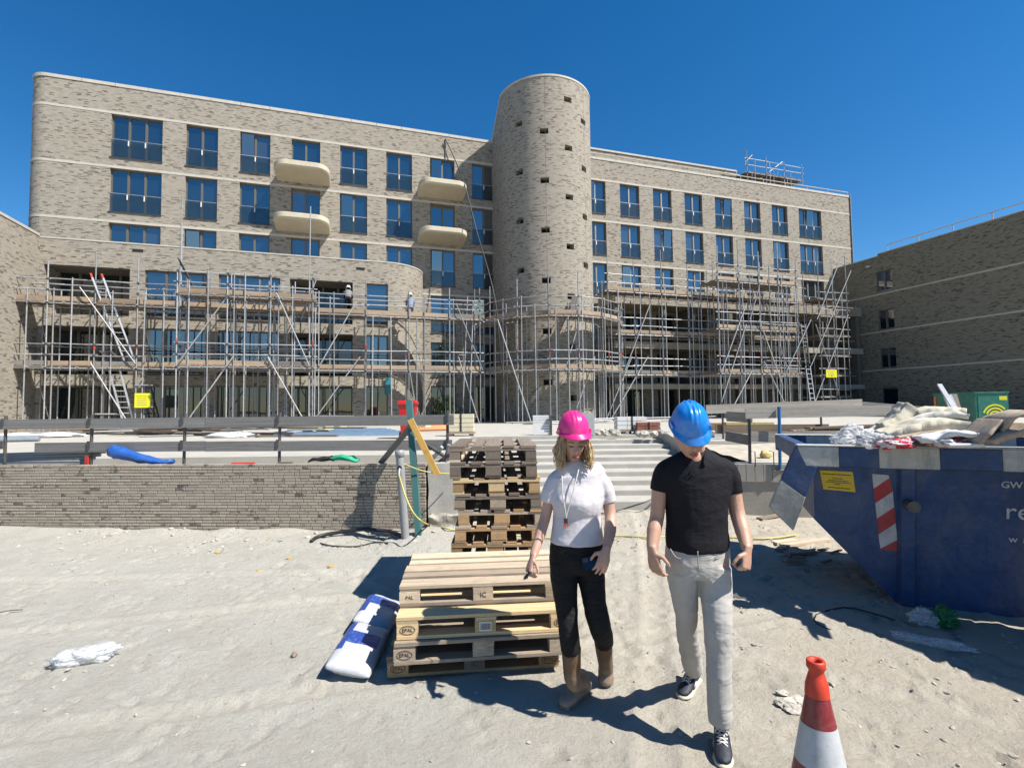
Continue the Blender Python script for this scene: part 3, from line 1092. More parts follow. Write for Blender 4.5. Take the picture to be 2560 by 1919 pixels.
for ta, tb, zb, zt, kd in lwins:
    w, h = tb - ta, zt - zb
    gl = M_GLASS if zb > 3 else M_GLASSD
    if kd == 0:
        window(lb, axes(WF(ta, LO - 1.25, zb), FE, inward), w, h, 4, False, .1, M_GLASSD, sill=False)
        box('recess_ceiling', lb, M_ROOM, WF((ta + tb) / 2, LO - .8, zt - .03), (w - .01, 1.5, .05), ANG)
    else:
        window(lb, axes(WF(ta, LO, zb), FE, inward), w, h, 3 if kd == 1 else 1, False, .14, gl, sill=True)
for k in range(10):
    box('coping_stone', lb, M_STONE, WF(-1.7 + 1.6 * (k + .5), LO - .16, LZ + .04), (1.59, .36, .07), ANG)
bm = bmesh.new()
pl = [map_low(s, 0, .05) for s in [-1.7, LE] + [LE + LRAD * math.pi / 2 * i / 10 for i in range(1, 11)]] + [WF(-1.7, .06, 0)]
bm.faces.new([bm.verts.new((p.x, p.y, LZ - .02)) for p in pl])
mesh_obj('roof', bm, M_CONC, lb)
for x, y in ((298, 541), (779, 580)):
    p = WX(x, y, LO)
    box('vent_opening', lb, M_DARK, p, (.45, .05, .12), ANG)
strip_along('corner_coping', lb, M_STONE, map_low, LE + .001, LE + LRAD * math.pi / 2, LZ + .004, LZ + .07, .02, .3, .2)

# ------------------------------------------------------------------ side wing on the far left
sw = thing('left_side_wing', WF(-1.7, 8, 0), 'brick side wing at the left edge running towards the viewer', 'building')
wall_grid('wall', sw, M_BRICK, lambda s, z, d: WF(-1.7 - d, 16 - s, z), 0, 13.49, .0, 10.3, [], .3)
bm = bmesh.new()
P4 = [WF(-1.72, 2.52, 0), WF(-1.72, 16, 0), WF(-14, 16, 0), WF(-14, 2.52, 0)]
bm_prism(bm, [(p.x, p.y) for p in P4], 0, 10.28)
mesh_obj('body', bm, M_BRICK, sw)
for i in range(9):
    box('coping_stone', sw, M_STONE, WF(-1.86, 2.6 + 1.5 * (i + .5), 10.36), (1.49, .38, .12), ANG + math.pi / 2)

# ------------------------------------------------------------------ right-hand building, its wall in shade
RT0, RZ = 51.3, 13.2
rb = thing('right_side_building', WF(RT0, 6, 1), 'plain brick building on the right, tinted darker for its shade, four small windows', 'building')
RL = 18.0
rh = [(3.5, 4.72, zb, zb + 1.5, .25) for zb in (10.5, 7.5, 4.55, 1.55)]
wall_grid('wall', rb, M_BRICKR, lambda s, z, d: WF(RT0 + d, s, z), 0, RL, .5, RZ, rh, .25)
for o0, o1, zb, zt, dp in rh:
    window(rb, axes(WF(RT0, o0, zb), FN, FE), o1 - o0, zt - zb, 2 if zb > 2 else 1, False, .14, M_GLASS, sill=False)
for zb in (10.25, 7.35, 4.4):
    bar('stone_band', rb, M_STONE, WF(RT0 - .005, .05, zb), WF(RT0 - .005, RL, zb), .03, .11)
bm = bmesh.new()
P4 = [WF(RT0 + .26, .02, 0), WF(RT0 + .26, RL, 0), WF(RT0 + 14, RL, 0), WF(RT0 + 14, .02, 0)]
bm_prism(bm, [(p.x, p.y) for p in P4], .5, RZ - .05)
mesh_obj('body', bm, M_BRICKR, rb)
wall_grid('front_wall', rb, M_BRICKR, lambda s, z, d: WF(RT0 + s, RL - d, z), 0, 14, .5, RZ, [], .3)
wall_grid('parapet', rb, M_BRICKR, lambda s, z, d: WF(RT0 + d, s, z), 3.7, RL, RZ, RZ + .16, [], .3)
bar('coping', rb, M_STONE, WF(RT0 + .1, 3.7, RZ + .19), WF(RT0 + .1, RL, RZ + .19), .3, .06)
bar('coping', rb, M_STONE, WF(RT0 + .1, 0, RZ + .03), WF(RT0 + .1, 3.69, RZ + .03), .3, .06)
tube('roof_rail', rb, M_STONE, WF(RT0 + .1, 4.4, RZ + .72), WF(RT0 + .1, RL, RZ + .72), .04)
for i in range(7):
    tube('rail_post', rb, M_STONE, WF(RT0 + .1, 4.4 + 2.2 * i, RZ + .2), WF(RT0 + .1, 4.4 + 2.2 * i, RZ + .72), .035)
box('wall_lamp', rb, M_WHITE, WF(RT0 - .12, 3.0, 12.6), (.22, .22, .09), ANG)

# ------------------------------------------------------------------ loggia floors below the right-hand windows
lg = thing('loggia_front', WF(39, 2, 1), 'dark open loggias with brick-edged floor slabs behind the right scaffolding', 'building part')
for z0, z1 in ((8.75, 9.5), (5.75, 6.2), (3.0, 3.35)):
    wall_grid('slab_edge', lg, M_BRICK if z1 > 9 else M_CONC, lambda s, z, d: WF(s, 2.3 - d, z), 29.0, 51.2, z0, z1, [], .2)
    box('floor_slab', lg, M_SOFFIT, WF(40.1, 1.22, (z0 + z1) / 2), (22.2, 2.1, z1 - z0 - .03), ANG)
for t in (29.3, 33.05, 38.6, 44.1, 50.9):
    box('pier', lg, M_ROOM, WF(t, 1.9, 4.87), (.35, .5, 7.74), ANG)
for t in (35.6, 41.4, 47.4):
    box('partition', lg, M_ROOM, WF(t, 1.1, 4.87), (.14, 1.9, 7.74), ANG)

# ================================================================== scaffolding
RS = .029
def J(a=.03):
    return random.uniform(-a, a)
def scaffold(sc, inner, outer, levels, base=1.0, tops=None, in_top=.25, rails=(.5, 1.0), planks=4, toe=True, inner_rail=False, dark=False, reds=True, ncross=2, extra=.95):
    """standards, ledgers, transoms, boards, toe boards and guard rails between two rows of points"""
    n = len(outer)
    bd = M_SBOARDD if dark else M_SBOARD
    for i in range(n):
        o, q = outer[i], inner[i]
        top = tops[i] if tops else levels[-1] + 1.35 + J(.15)
        tube('standard', sc, M_STEEL, (o.x, o.y, base), (o.x + J(.03), o.y + J(.02), top), RS)
        tube('standard', sc, M_STEEL, (q.x, q.y, base), (q.x + J(.03), q.y + J(.02), levels[-1] + in_top + .9 * random.random()), RS)
        if reds and random.random() < .6:
            zr = levels[0] + .95 + J(.2)
            tube('red_marker', sc, M_RED, (o.x, o.y, zr), (o.x, o.y, zr + .22), RS * 1.25, 8)
        for lv in levels:
            for z in (lv - .09,) + tuple(lv + r for r in rails):
                box('coupler', sc, M_STEELD, (o.x, o.y, z), (.10, .10, .09), ANG)
    for i in range(n - 1):      # extra uprights between the bays
        for rowp, f in ((outer, .12 + .1 * random.random()), (inner, .5 + J(.2)), (outer, .5 + J(.15))):
            if random.random() < extra:
                a = rowp[i].lerp(rowp[i + 1], f)
                tube('standard', sc, M_STEEL, (a.x, a.y, base), (a.x + J(.04), a.y + J(.03), levels[-1] + random.choice((-.1, .6, 1.1))), RS)
    for lv in levels:
        for i in range(n - 1):
            o0, o1, q0, q1 = outer[i], outer[i + 1], inner[i], inner[i + 1]
            d = (o1 - o0).normalized() * (.12 + .12 * random.random())
            for pts, nm in (((o0, o1), 'ledger'), ((q0, q1), 'ledger')):
                a, b = pts
                tube(nm, sc, M_STEEL, (a.x - d.x, a.y - d.y, lv - .09), (b.x + d.x, b.y + d.y, lv - .09 + J(.015)), RS)
            for rr in rails:
                tube('guard_rail', sc, M_STEEL, (o0.x - d.x, o0.y - d.y, lv + rr + J(.03)), (o1.x + d.x, o1.y + d.y, lv + rr + J(.03)), RS)
            if inner_rail:
                tube('guard_rail', sc, M_STEEL, (q0.x - d.x, q0.y - d.y, lv + 1.0), (q1.x + d.x, q1.y + d.y, lv + 1.0 + J(.03)), RS)
            for k in range(ncross + 1):
                f = (k + .02 + J(.04)) / (ncross + 1)
                a, b = o0.lerp(o1, f), q0.lerp(q1, f)
                e = (a - b).normalized() * (.18 + .1 * random.random())
                tube('transom', sc, M_STEEL, (a.x + e.x, a.y + e.y, lv - .05), (b.x - e.x, b.y - e.y, lv - .05 + J(.01)), RS * .9)
            for k in range(planks):
                f = (k + .5) / planks
                a, b = q0.lerp(o0, f), q1.lerp(o1, f)
                dd = (b - a).normalized() * (.08 + J(.06))
                w = (o0 - q0).length / planks - .012
                bar('scaffold_board', sc, bd if random.random() < .6 else M_SBOARDD, (a.x - dd.x, a.y - dd.y, lv + .0 + .012 * (i % 2)), (b.x + dd.x, b.y + dd.y, lv + J(.008) + .012 * (i % 2)), w, .05)
            if toe:
                e = (o0 - q0).normalized() * -.05
                bar('toe_board', sc, M_SBOARD if random.random() < .75 else M_FENCE, (o0.x + e.x - d.x * .4, o0.y + e.y - d.y * .4, lv + .14), (o1.x + e.x + d.x * .4, o1.y + e.y + d.y * .4, lv + .14 + J(.02)), .035, .2)
def brace(sc, x0, y0, x1, y1, o0, o1=None, r=RS * 1.1):
    tube('brace', sc, M_STEEL, WX(x0, y0, o0), WX(x1, y1, o1 if o1 is not None else o0), r)
def row(ts, off):
    return [Vector(WF(t, off, 0)) for t in ts]

# left scaffold: along the low front block, with a deeper section in the middle
sl = thing('left_scaffold', WF(6, 4, 1), 'long galvanised tube scaffold with timber decks along the low front block', 'scaffold')
ts = [-2.6, -.6, 1.2, 2.85, 4.6, 6.75, 8.45, 10.37, 13.16, 15.4, 17.65, 19.4]
tops = [8.9, 8.7, 9.3, 9.1, 10.9, 8.6, 8.4, 8.5, 8.75, 8.3, 8.6, 8.7]
scaffold(sl, row(ts, 3.0), row([t + .05 for t in ts], 4.15), (3.98, 6.93), tops=tops, inner_rail=True)
tb = [4.95, 6.98, 8.78, 10.7]
scaffold(sl, row(tb, 4.35), row(tb, 5.6), (3.98, 7.3), tops=[8.3, 8.5, 8.5, 8.4], ncross=3)
for t, zt in ((4.62, 12.2), (10.4, 12.4)):
    tube('standard', sl, M_STEEL, WF(t, 4.3, 6), WF(t + .05, 4.3, zt), RS)
for a in ((172, 620, 292, 785, 4.3), (195, 783, 300, 950, 4.3), (380, 790, 497, 632, 5.7), (400, 915, 505, 768, 5.7), (597, 632, 668, 790, 5.7),
          (578, 770, 672, 935, 5.7), (690, 790, 770, 650, 4.3), (680, 905, 778, 770, 4.3), (985, 655, 1043, 800, 4.3), (990, 770, 1045, 945, 4.3), (885, 800, 905, 925, 4.4)):
    brace(sl, *a)
for x0, x1, y in ((782, 1030, 914), (205, 262, 908), (668, 765, 912), (665, 762, 916), (291, 330, 846), (291, 330, 893)):
    tube('ledger', sl, M_STEEL, WX(x0, y - 14, 4.2), WX(x1, y - 14, 4.2), RS)
# steel guard brackets and leaning poles at mid scaffold
for a in ((388, 560, 430, 640), (384, 556, 420, 630), (650, 690, 700, 560), (1000, 880, 1010, 640), (1015, 890, 1022, 650)):
    tube('leaning_pole', sl, M_STEELD if a[0] < 400 else M_STEEL, WX(a[0], a[1], 4.4), WX(a[2], a[3], 4.0), RS)

# tower scaffold: faceted ring round the tower foot
st = thing('tower_scaffold', WF(TC, TOFF, 1), 'curved tube scaffold with two plank decks wrapped round the tower foot', 'scaffold')
PH = [R(-92), R(-66), R(-42), R(-20), R(0), R(20), R(42), R(66), R(90)]
def ringpts(r):
    return [Vector(WF(TC + r * math.sin(a), TOFF + r * math.cos(a), 0)) for a in PH]
scaffold(st, ringpts(TR + .45), ringpts(TR + 1.75), (3.98, 6.95), tops=[9.2, 8.9, 9.0, 9.1, 9.3, 9.0, 8.9, 8.8, 8.8], dark=False, ncross=3)
for a in ((1217, 870, 1305, 590, 4.9), (1100, 905, 1160, 650, 5.1)):
    pass
for p0, p1 in (((1222, 795), (1267, 640)), ((1237, 905), (1285, 770)), ((1107, 790), (1075, 690)), ((1160, 950), (1100, 770))):
    brace(st, p0[0], p0[1], p1[0], p1[1], 6.4, 6.0)
for k in range(6):
    tube('stacked_tube', st, M_STEELD, WX(1232 + 2.6 * k, 682, 6.0), WX(1236 + 2.2 * k, 640 + J(2), 5.2), RS)

# right scaffold
sr = thing('right_scaffold', WF(36, 4, 1), 'dense tube scaffold with three plank decks below the right windows', 'scaffold')
ts = [27.7, 29.6, 31.6, 33.6, 35.6, 37.6, 39.6, 41.6, 43.4]
scaffold(sr, row(ts, 2.75), row(ts, 4.0), (3.9, 6.45, 9.15), tops=[11.6, 11.2, 12.0, 11.2, 11.6, 11.3, 11.8, 11.0, 11.4], dark=True, toe=True)
for a in ((1340, 920, 1345, 830), (1318, 908, 1400, 770), (1350, 800, 1405, 655), (1310, 905, 1365, 770)):
    brace(sr, *a, 4.1)
sm = thing('stepped_scaffold', WF(37.5, 5, 1), 'projecting bay of tube scaffold under a high plank deck, right of centre', 'scaffold')
ts = [34.4, 36.0, 37.6, 39.2, 40.7]
scaffold(sm, row(ts, 4.3), row(ts, 5.9), (3.9, 6.7, 9.75), tops=[11.9, 12.4, 11.8, 12.5, 11.6], dark=True, toe=True, planks=5, ncross=3)
for a in ((1560, 800, 1613, 655), (1570, 905, 1625, 800), (1555, 880, 1612, 700), (1655, 655, 1702, 800), (1640, 690, 1690, 830), (1700, 800, 1752, 690), (1620, 690, 1640, 620), (1710, 900, 1650, 780)):
    brace(sm, *a, 6.0)
stt = thing('stair_scaffold', WF(45.1, 4, 1), 'slim ladder-bay scaffold tower beside the shaded right building', 'scaffold')
ts = [43.8, 45.1, 46.4]
scaffold(stt, row(ts, 3.2), row(ts, 4.9), (2.4, 3.9, 5.3, 6.7, 8.1, 9.3), tops=[12.4, 12.2, 12.5], dark=True, toe=False, planks=3, rails=(.45,), ncross=1)
for a in ((1760, 870, 1832, 680), (1752, 790, 1838, 585), (1762, 700, 1822, 880), (1765, 690, 1815, 560)):
    brace(stt, *a, 5.0)
for z in (3.9, 6.5, 9.0):
    for k in range(3):
        bar('bridging_board', stt, M_SBOARD, WF(46.3, 3.2 + .25 * k, z), WF(48.4, 3.2 + .25 * k, z), .23, .045)

# small scaffold on the roof
sf = thing('roof_scaffold', WF(46, -1.5, 19.8), 'small scaffold platform standing on the roof edge at right', 'scaffold')
ts = [43.0, 44.9, 46.8, 48.7]
scaffold(sf, row(ts, -2.9), row(ts, -.42), (20.78,), base=19.55, tops=[22.55, 22.3, 22.1, 22.1], dark=True, toe=False, planks=6, rails=(.55, 1.05), reds=False, inner_rail=True, in_top=1.0)
brace(sf, 1640, 388, 1690, 350, -.6)
brace(sf, 1605, 355, 1625, 335, -.6)

# ladders
def ladder(p0, p1, width, label, rungs, red=False, m=None):
    p0, p1 = Vector(p0), Vector(p1)
    l = thing('ladder', p0, label, 'ladder')
    sd = FE * (width / 2)
    for s in (-1, 1):
        bar('rail', l, m or M_ALU, p0 + sd * s, p1 + sd * s, .045, .07)
        if red:
            tip = (p1 - p0).normalized()
            bar('red_tip', l, M_RED, p1 + sd * s, p1 + sd * s + tip * .2, .05, .075)
    for k in range(rungs):
        q = p0.lerp(p1, (k + .7) / (rungs + .4))
        tube('rung', l, m or M_ALU, q - sd, q + sd, .02, 8)
ladder(WX(280, 780, 3.5), WX(211, 600, 4.3), .42, 'aluminium ladder with red tips leaning on the upper left deck', 13, True)
ladder(WX(287, 948, 4.0), WX(248, 800, 4.0), .42, 'aluminium ladder from the terrace to the lower left deck', 12)
ladder(WX(262, 785, 4.0), WX(226, 757, 4.2), .4, 'short dark ladder end standing on the lower left deck', 5, False, M_STEELD)
ladder(WX(1760, 900, 5.2), WX(1745, 790, 4.6), .4, 'steel ladder inside the slim scaffold by the right building', 10)
ladder(WX(1745, 785, 4.0), WX(1735, 700, 4.4), .4, 'upper steel ladder in the scaffold by the right building', 10)

# notices on the scaffold
M_YEL = mat('yellow_board', (.83, .80, .02), .5, var=.05)
M_PRINT = mat('dark_print', (.06, .05, .04), .6, var=.1)
def notice(x0, y0, x1, y1, off, label):
    a, b = WX(x0, y0, off), WX(x1, y1, off)
    c = (a + b) / 2
    w, h = abs((b - a).dot(FE)), abs(a.z - b.z)
    t = thing('notice_board', c - Z * h / 2, label, 'sign')
    box('panel', t, M_YEL, c, (w, .02, h), ANG)
    for k in range(5):
        q = c + FN * .013 + Z * (h * (.3 - .15 * k)) - FE * (w * .05)
        box('print_line', t, M_SOFFIT, q, (w * (.6 if k else .7), .004, h * .035), ANG)
    return t
notice(291, 849, 325, 880, 4.3, 'yellow notice hung on the left scaffold above the board railing')
notice(1784, 798, 1808, 815, 5.1, 'yellow notice on the slim scaffold at right')
# teal sheet hanging on the low block wall
M_TEAL = mat('teal_sheet', (.02, .22, .30), .5, var=.3)
p = WX(838, 833, 2.6)
tag(box('teal_sheet', None, M_TEAL, p, (.30, .012, .95), ANG), 'narrow teal sheet hanging on the brick wall under the lower deck', 'sheet')
# cable from the roof down the facade
M_BLACK = mat('black_rubber', (.02, .02, .022), .55, var=.2)
M_YHOSE = mat('yellow_hose_rubber', (.60, .52, .14), .45, var=.12)
tag(sweep('roof_cable', M_BLACK, [WX(962, 300, .15), WX(985, 350, .4), WX(1005, 405, 1.7), WX(1030, 500, 2.6), WX(1068, 640, 5.2), WX(1085, 800, 5.8), WX(1110, 930, 6.2)], .035), 'black cable hanging from the roof across the facade to the terrace', 'cable')
tag(sweep('conduit', M_STEELD, [WX(962, 300, .05), WX(962, 330, .05), WX(962, 343, .05)], .03), 'short dark pipe on the parapet above a window', 'pipe')

# ================================================================== things on the terrace
TZ = 1.0
def TP(x, y, z=TZ):
    return G(x, y, z)
def lay_bars(name, m, pts, w, h, label, cat, group):
    for (x0, y0, x1, y1, Y0, z) in pts:
        a, b = A(x0, y0, Y0), A(x1, y1, Y0)
        a.z = b.z = z
        o = bar(name, None, m, a, b, w, h)
        tag(o, label, cat, group)
M_GREYM0 = mat('grey_blue_pipe', (.25, .28, .32), .45, var=.15)
# long timbers and tubes stacked at the foot of the left scaffold
for k in range(16):
    lay = k // 6
    t0 = random.uniform(-1.5, 8) if k < 12 else random.uniform(8, 13)
    L = random.uniform(3.5, 6)
    off = 5.7 + .13 * (k % 6)
    o = tube('scaffold_tube', None, M_STEEL, WF(t0, off, TZ + .06 + .07 * lay + .03 * (k % 3)), WF(t0 + L, off + J(.2), TZ + .06 + .07 * lay), .03)
    tag(o, 'grey scaffold tube lying in the pile at the foot of the left scaffold', 'tube', 'tubes stacked along the left scaffold')
for k in range(10):
    t0 = random.uniform(-2, 9)
    o = bar('spare_plank', None, M_SBOARD if k % 3 else M_SBOARDD, WF(t0, 6.5 + .12 * k, TZ + .05 + .05 * (k % 4)), WF(t0 + 3.9, 6.6 + .12 * k + J(.2), TZ + .07 + .05 * (k % 4)), .2, .045)
    tag(o, 'weathered plank lying in the pile on the left terrace', 'plank', 'planks piled on the left terrace')
for k in range(12):
    t0 = 20.3 + random.uniform(-1, 9)
    o = tube('scaffold_tube', None, M_STEEL, WF(t0, 8.3 + .1 * (k % 4), TZ + .05 + .09 * (k // 4)), WF(t0 + 3.2, 8.3 + .1 * (k % 4) + J(.15), TZ + .06 + .09 * (k // 4)), .03)
    tag(o, 'grey scaffold tube lying in the pile at the foot of the tower scaffold', 'tube', 'tubes stacked by the tower')
for k in range(22):
    x = random.uniform(10, 560)
    a = TP(x, random.uniform(937, 946)); b = TP(x + random.uniform(120, 260), random.uniform(936, 945))
    h = .05 + .07 * (k % 5)
    if k % 3:
        o = tube('scaffold_tube', None, M_STEEL if k % 2 else M_STEELD, a + Z * h, b + Z * (h + J(.03)), .032)
        tag(o, 'scaffold tube in the loose pile right behind the grey board railing', 'tube', 'loose tubes behind the grey railing')
    else:
        o = bar('spare_plank', None, M_SBOARD if k % 2 else M_SBOARDD, a + Z * h, b + Z * (h + J(.03)), .2, .05)
        tag(o, 'plank in the loose pile right behind the grey board railing', 'plank', 'loose planks behind the grey railing')
for k, (x, y, w) in enumerate(((110, 944, 1.2), (505, 944, .8), (30, 946, .9))):
    o = blob('white_sheeting', M_WHITE, TP(x, y) + Z * .05, (w, .4, .12), 80 + k, 4, .4, 1.6, flat=-.3)
    tag(o, ('wide white sheet lying on the terrace behind the grey railing at left', 'small white sheet on the terrace near the cream slabs', 'white sheet at the far left of the terrace')[k], 'sheet')
for k in range(6):
    x = random.uniform(0, 160)
    o = tube('blue_grey_pipe', None, M_GREYM0, TP(0, 955 - 2 * k) + Z * .06, TP(85, 953 - 2 * k) + Z * .06, .06)
    tag(o, 'grey pipe in the bundle at the left edge of the terrace', 'pipe', 'pipe bundle at the terrace edge')
M_BLUEM = mat('pale_blue_profile', (.33, .50, .70), .4, .2, var=.2)
for k in range(7):
    a, b = TP(592 + 6 * k, 944 - 1.5 * k), TP(895 - 10 * k, 941 - 1.4 * k)
    o = bar('blue_profile', None, M_BLUEM, a + Z * (.06 + .01 * k), b + Z * (.06 + .01 * k), .09, .07)
    tag(o, 'pale blue metal profile in the bundle behind the board railing', 'profile', 'bundle of blue profiles')
M_ORANGE = mat('orange_plastic', (.80, .22, .04), .45, var=.12)
for k in range(4):
    o = tube('orange_pipe', None, M_ORANGE, TP(905, 934 - 2.5 * k) + Z * .1, TP(972, 932 - 2.5 * k) + Z * .1, .055)
    tag(o, 'orange plastic pipe lying behind the board railing', 'pipe', 'orange pipes on the terrace')
M_CREAM = mat('cream_insulation', (.78, .72, .50), .7, var=.08)
for k, (x0, x1, y) in enumerate(((630, 712, 935), (655, 742, 928), (905, 925, 930))):
    a, b = TP(x0, y), TP(x1, y)
    o = bar('insulation_pack', None, M_CREAM, a + Z * .16, b + Z * .16, .5, .28)
    tag(o, ('cream insulation slab nearest the blue profiles on the terrace', 'cream insulation slab behind the first one', 'short cream slab beside the red bin')[k], 'insulation slab')
# red wheeled bin
M_REDP = mat('red_plastic', (.66, .012, .012), .4, var=.12, coat=.3)
bp = TP(882, 947)
rbn = thing('wheeled_bin', bp, 'red plastic wheeled bin behind the teal post', 'bin')
bm = bmesh.new()
for z, w, d in ((.08, .40, .42), (1.0, .52, .60)):
    pass
loft(bm, [(bp + Z * .08, .25, .27), (bp + Z * .5, .28, .30), (bp + Z * .98, .32, .34)], 4, Vector((1, 1, 0)).normalized())
mesh_obj('body', bm, M_REDP, rbn)
bm = bmesh.new()
loft(bm, [(bp + Z * .985, .37, .39), (bp + Z * 1.03, .37, .39), (bp + Z * 1.10, .30, .32)], 4, Vector((1, 1, 0)).normalized())
mesh_obj('lid', bm, M_REDP, rbn)
for s in (-1, 1):
    tube('wheel', rbn, M_BLACK, bp + Vector((.24 * s, .2, .1)), bp + Vector((.29 * s, .2, .1)), .1, 16)
tube('handle', rbn, M_REDP, bp + Vector((-.2, .33, 1.0)), bp + Vector((.2, .33, 1.0)), .02)
# strapped pack of pale blocks
def block_pack(c, rz, label, nx=2, nz=4, m=None, w=.38, d=.35, h=.125, gap=.012):
    t = thing('block_pack', c, label, 'block pack')
    rm = Matrix.Rotation(rz, 3, 'Z')
    for i in range(nx):
        for j in range(nz):
            q = Vector(c) + rm @ Vector(((i - (nx - 1) / 2) * (w + gap), 0, .14 + h / 2 + j * (h + gap)))
            box('block', t, m or M_CREAM, q, (w, d, h), rz + J(.02))
    box('base_board', t, M_PALG, Vector(c) + Z * .1, (nx * w + .1, d + .1, .06), rz)
    for s in (-1, 1):
        box('base_block', t, M_PALG, Vector(c) + rm @ Vector((s * w * .8, 0, .035)), (.12, d, .07), rz)
    box('strap', t, M_BLACK, Vector(c) + rm @ Vector((0, -d / 2 - .006, .14 + nz * (h + gap) / 2)), (.05, .01, nz * (h + gap)), rz)
    return t
block_pack(TP(997, 941), .0, 'strapped stack of cream blocks beside the steps', 2, 4)
# slatted white board leaning, grey cabinet, rubble, pallets and stacks behind the steps
sl_b = thing('slatted_panel', TP(1170, 940), 'white slatted panel leaning at the head of the steps', 'panel')
for k in range(8):
    q = TP(1170, 940) + Vector((0, .05 * k, .05 + .075 * k))
    box('slat', sl_b, M_WHITE, q, (.5, .03, .066), 0)
box('edge_bar', sl_b, M_STEELD, TP(1170, 940) + Vector((.29, .1, .3)), (.06, .3, .6), 0)
M_GREYM = mat('grey_cabinet_paint', (.42, .45, .45), .5, .1, var=.1)
cb_ = thing('site_cabinet', TP(1263, 941), 'grey steel site cabinet behind the pink helmet', 'cabinet')
pc = TP(1263, 941)
box('body', cb_, M_GREYM, pc + Z * .33, (.52, .35, .66), .05)
box('door', cb_, M_GREYM, pc + Vector((0, -.185, .33)), (.47, .02, .60), .05)
box('emblem', cb_, M_YEL, pc + Vector((-.1, -.2, .52)), (.1, .012, .03), .05)
M_RUB = mat('rubble', (.55, .51, .44), .95, var=.3, scale=12, bump=.6)
for k in range(34):
    p = TP(random.uniform(1288, 1445), random.uniform(931, 942))
    r = random.uniform(.05, .16)
    o = blob('rubble_lump', M_RUB if k % 4 else M_CONC, p + Z * r * .5, (r, r * .8, r * .7), k, 2, .5, 1.7, smooth=False)
    tag(o, 'pale rubble lump in the heap along the terrace behind the steps', 'rubble', 'rubble heap behind the steps')
M_REDB = mat('red_brown_brick', (.33, .13, .09), .85, var=.3)
block_pack(TP(1362, 936), .05, 'pallet of white wrapped blocks behind the blue helmet', 3, 3, M_WHITE, .3, .4, .12)
block_pack(TP(1400, 937), -.05, 'low pallet of red-brown bricks behind the steps', 3, 2, M_REDB, .22, .3, .1)
M_TIMBY = mat('yellow_timber', (.70, .55, .22), .7, var=.15)
for k, (x0, x1, y, m, h) in enumerate(((1535, 1562, 936, M_PALB, .32), (1566, 1625, 936, M_TIMBY, .34), (1626, 1668, 936, M_TIMBY, .34), (1540, 1700, 944, M_WHITE, .16))):
    a, b = G(x0, y, TZ), G(x1, y, TZ)
    o = bar('timber_pack', None, m, a + Z * h / 2, b + Z * h / 2, .5, h)
    tag(o, ('brown timber pack behind the pale railing', 'left yellow timber pack behind the pale railing', 'right yellow timber pack behind the pale railing', 'long white wrapped pack behind the pale railing')[k], 'timber pack')
for k in range(14):
    a = G(1700 + 9 * (k % 7), 950 - 3 * (k // 7), TZ) + Z * (.05 + .07 * (k // 4))
    o = bar('stacked_board', None, M_SBOARDD if k % 2 else M_SBOARD, a, a + Vector((2.0 + J(.3), .3 + J(.2), J(.05))), .2, .05)
    tag(o, 'brown board in the loose stack behind the skip', 'board', 'boards stacked behind the skip')
# shrub in the passage between the low block and the tower
def leaf_shrub(c, r, h, label, nleaf=1500, seed=3):
    rnd = random.Random(seed)
    t = thing('shrub', c, label, 'plant')
    for k in range(6):
        a = rnd.uniform(0, 6.28)
        tube('stem', t, M_PALO, Vector(c), Vector(c) + Vector((math.cos(a) * r * .6, math.sin(a) * r * .6, h * rnd.uniform(.6, .9))), .018)
    bm = bmesh.new()
    for k in range(nleaf):
        while True:
            q = Vector((rnd.uniform(-1, 1), rnd.uniform(-1, 1), rnd.uniform(-1, 1)))
            if .3 < q.length < 1 and noise.noise(q * 2.2 + Vector((seed, 0, 0))) > -.12:
                break
        p = Vector(c) + Vector((q.x * r, q.y * r, h * .55 + q.z * h * .5))
        d1 = Vector((rnd.uniform(-1, 1), rnd.uniform(-1, 1), rnd.uniform(-.6, .4))).normalized() * rnd.uniform(.06, .11)
        d2 = d1.cross(Vector((rnd.uniform(-1, 1), rnd.uniform(-1, 1), rnd.uniform(-1, 1)))).normalized() * .035
        vv = [bm.verts.new(p), bm.verts.new(p + d1 * .5 + d2), bm.verts.new(p + d1), bm.verts.new(p + d1 * .5 - d2)]
        bm.faces.new(vv)
    o = mesh_obj('foliage', bm, mat('leaf', (.045, .10, .02), .5, var=.5, scale=5), t, recalc=False)
    stuff(o)
    return t
leaf_shrub(WX(962, 935, 2.6) * 1.0, .8, 2.2, 'dark leafy shrub in the passage left of the tower', 1800, 3)
leaf_shrub(WX(960, 775, 2.2) * 1.0, .7, .8, 'small leafy plant on the ledge left of the tower', 700, 5)

# ================================================================== board railings
def railing(name, label, a, b, posts, z_top, z_low, bh, m, post_m, post_z, boards, seg=None):
    t = thing(name, (a + b) / 2, label, 'railing')
    d = (b - a)
    nrm = Vector((d.y, -d.x, 0)).normalized()
    for f in posts:
        q = a.lerp(b, f)
        tube('post', t, post_m, (q.x, q.y, post_z), (q.x + J(.01), q.y, z_top + .07), .023)
        for z in (z_top, z_low):
            bar('clamp', t, post_m, Vector((q.x, q.y, z - bh / 2 - .02)) + nrm * .06, Vector((q.x, q.y, z + .02)) + nrm * .06, .04, .02, nrm)
    for f0, f1, z, dz in boards:
        p, q = a.lerp(b, f0), a.lerp(b, f1)
        bar('board', t, m, Vector((p.x, p.y, z - bh / 2)) + nrm * (.036 + dz), Vector((q.x, q.y, z - bh / 2 + J(.008))) + nrm * (.036 + dz), .028, bh)
    return t
ra, rb_ = Vector((-13, 8.75, 0)), Vector((-1.46, 8.0, 0))
ra, rb_ = WALL_A - WN * .42, WALL_B - WN * .34
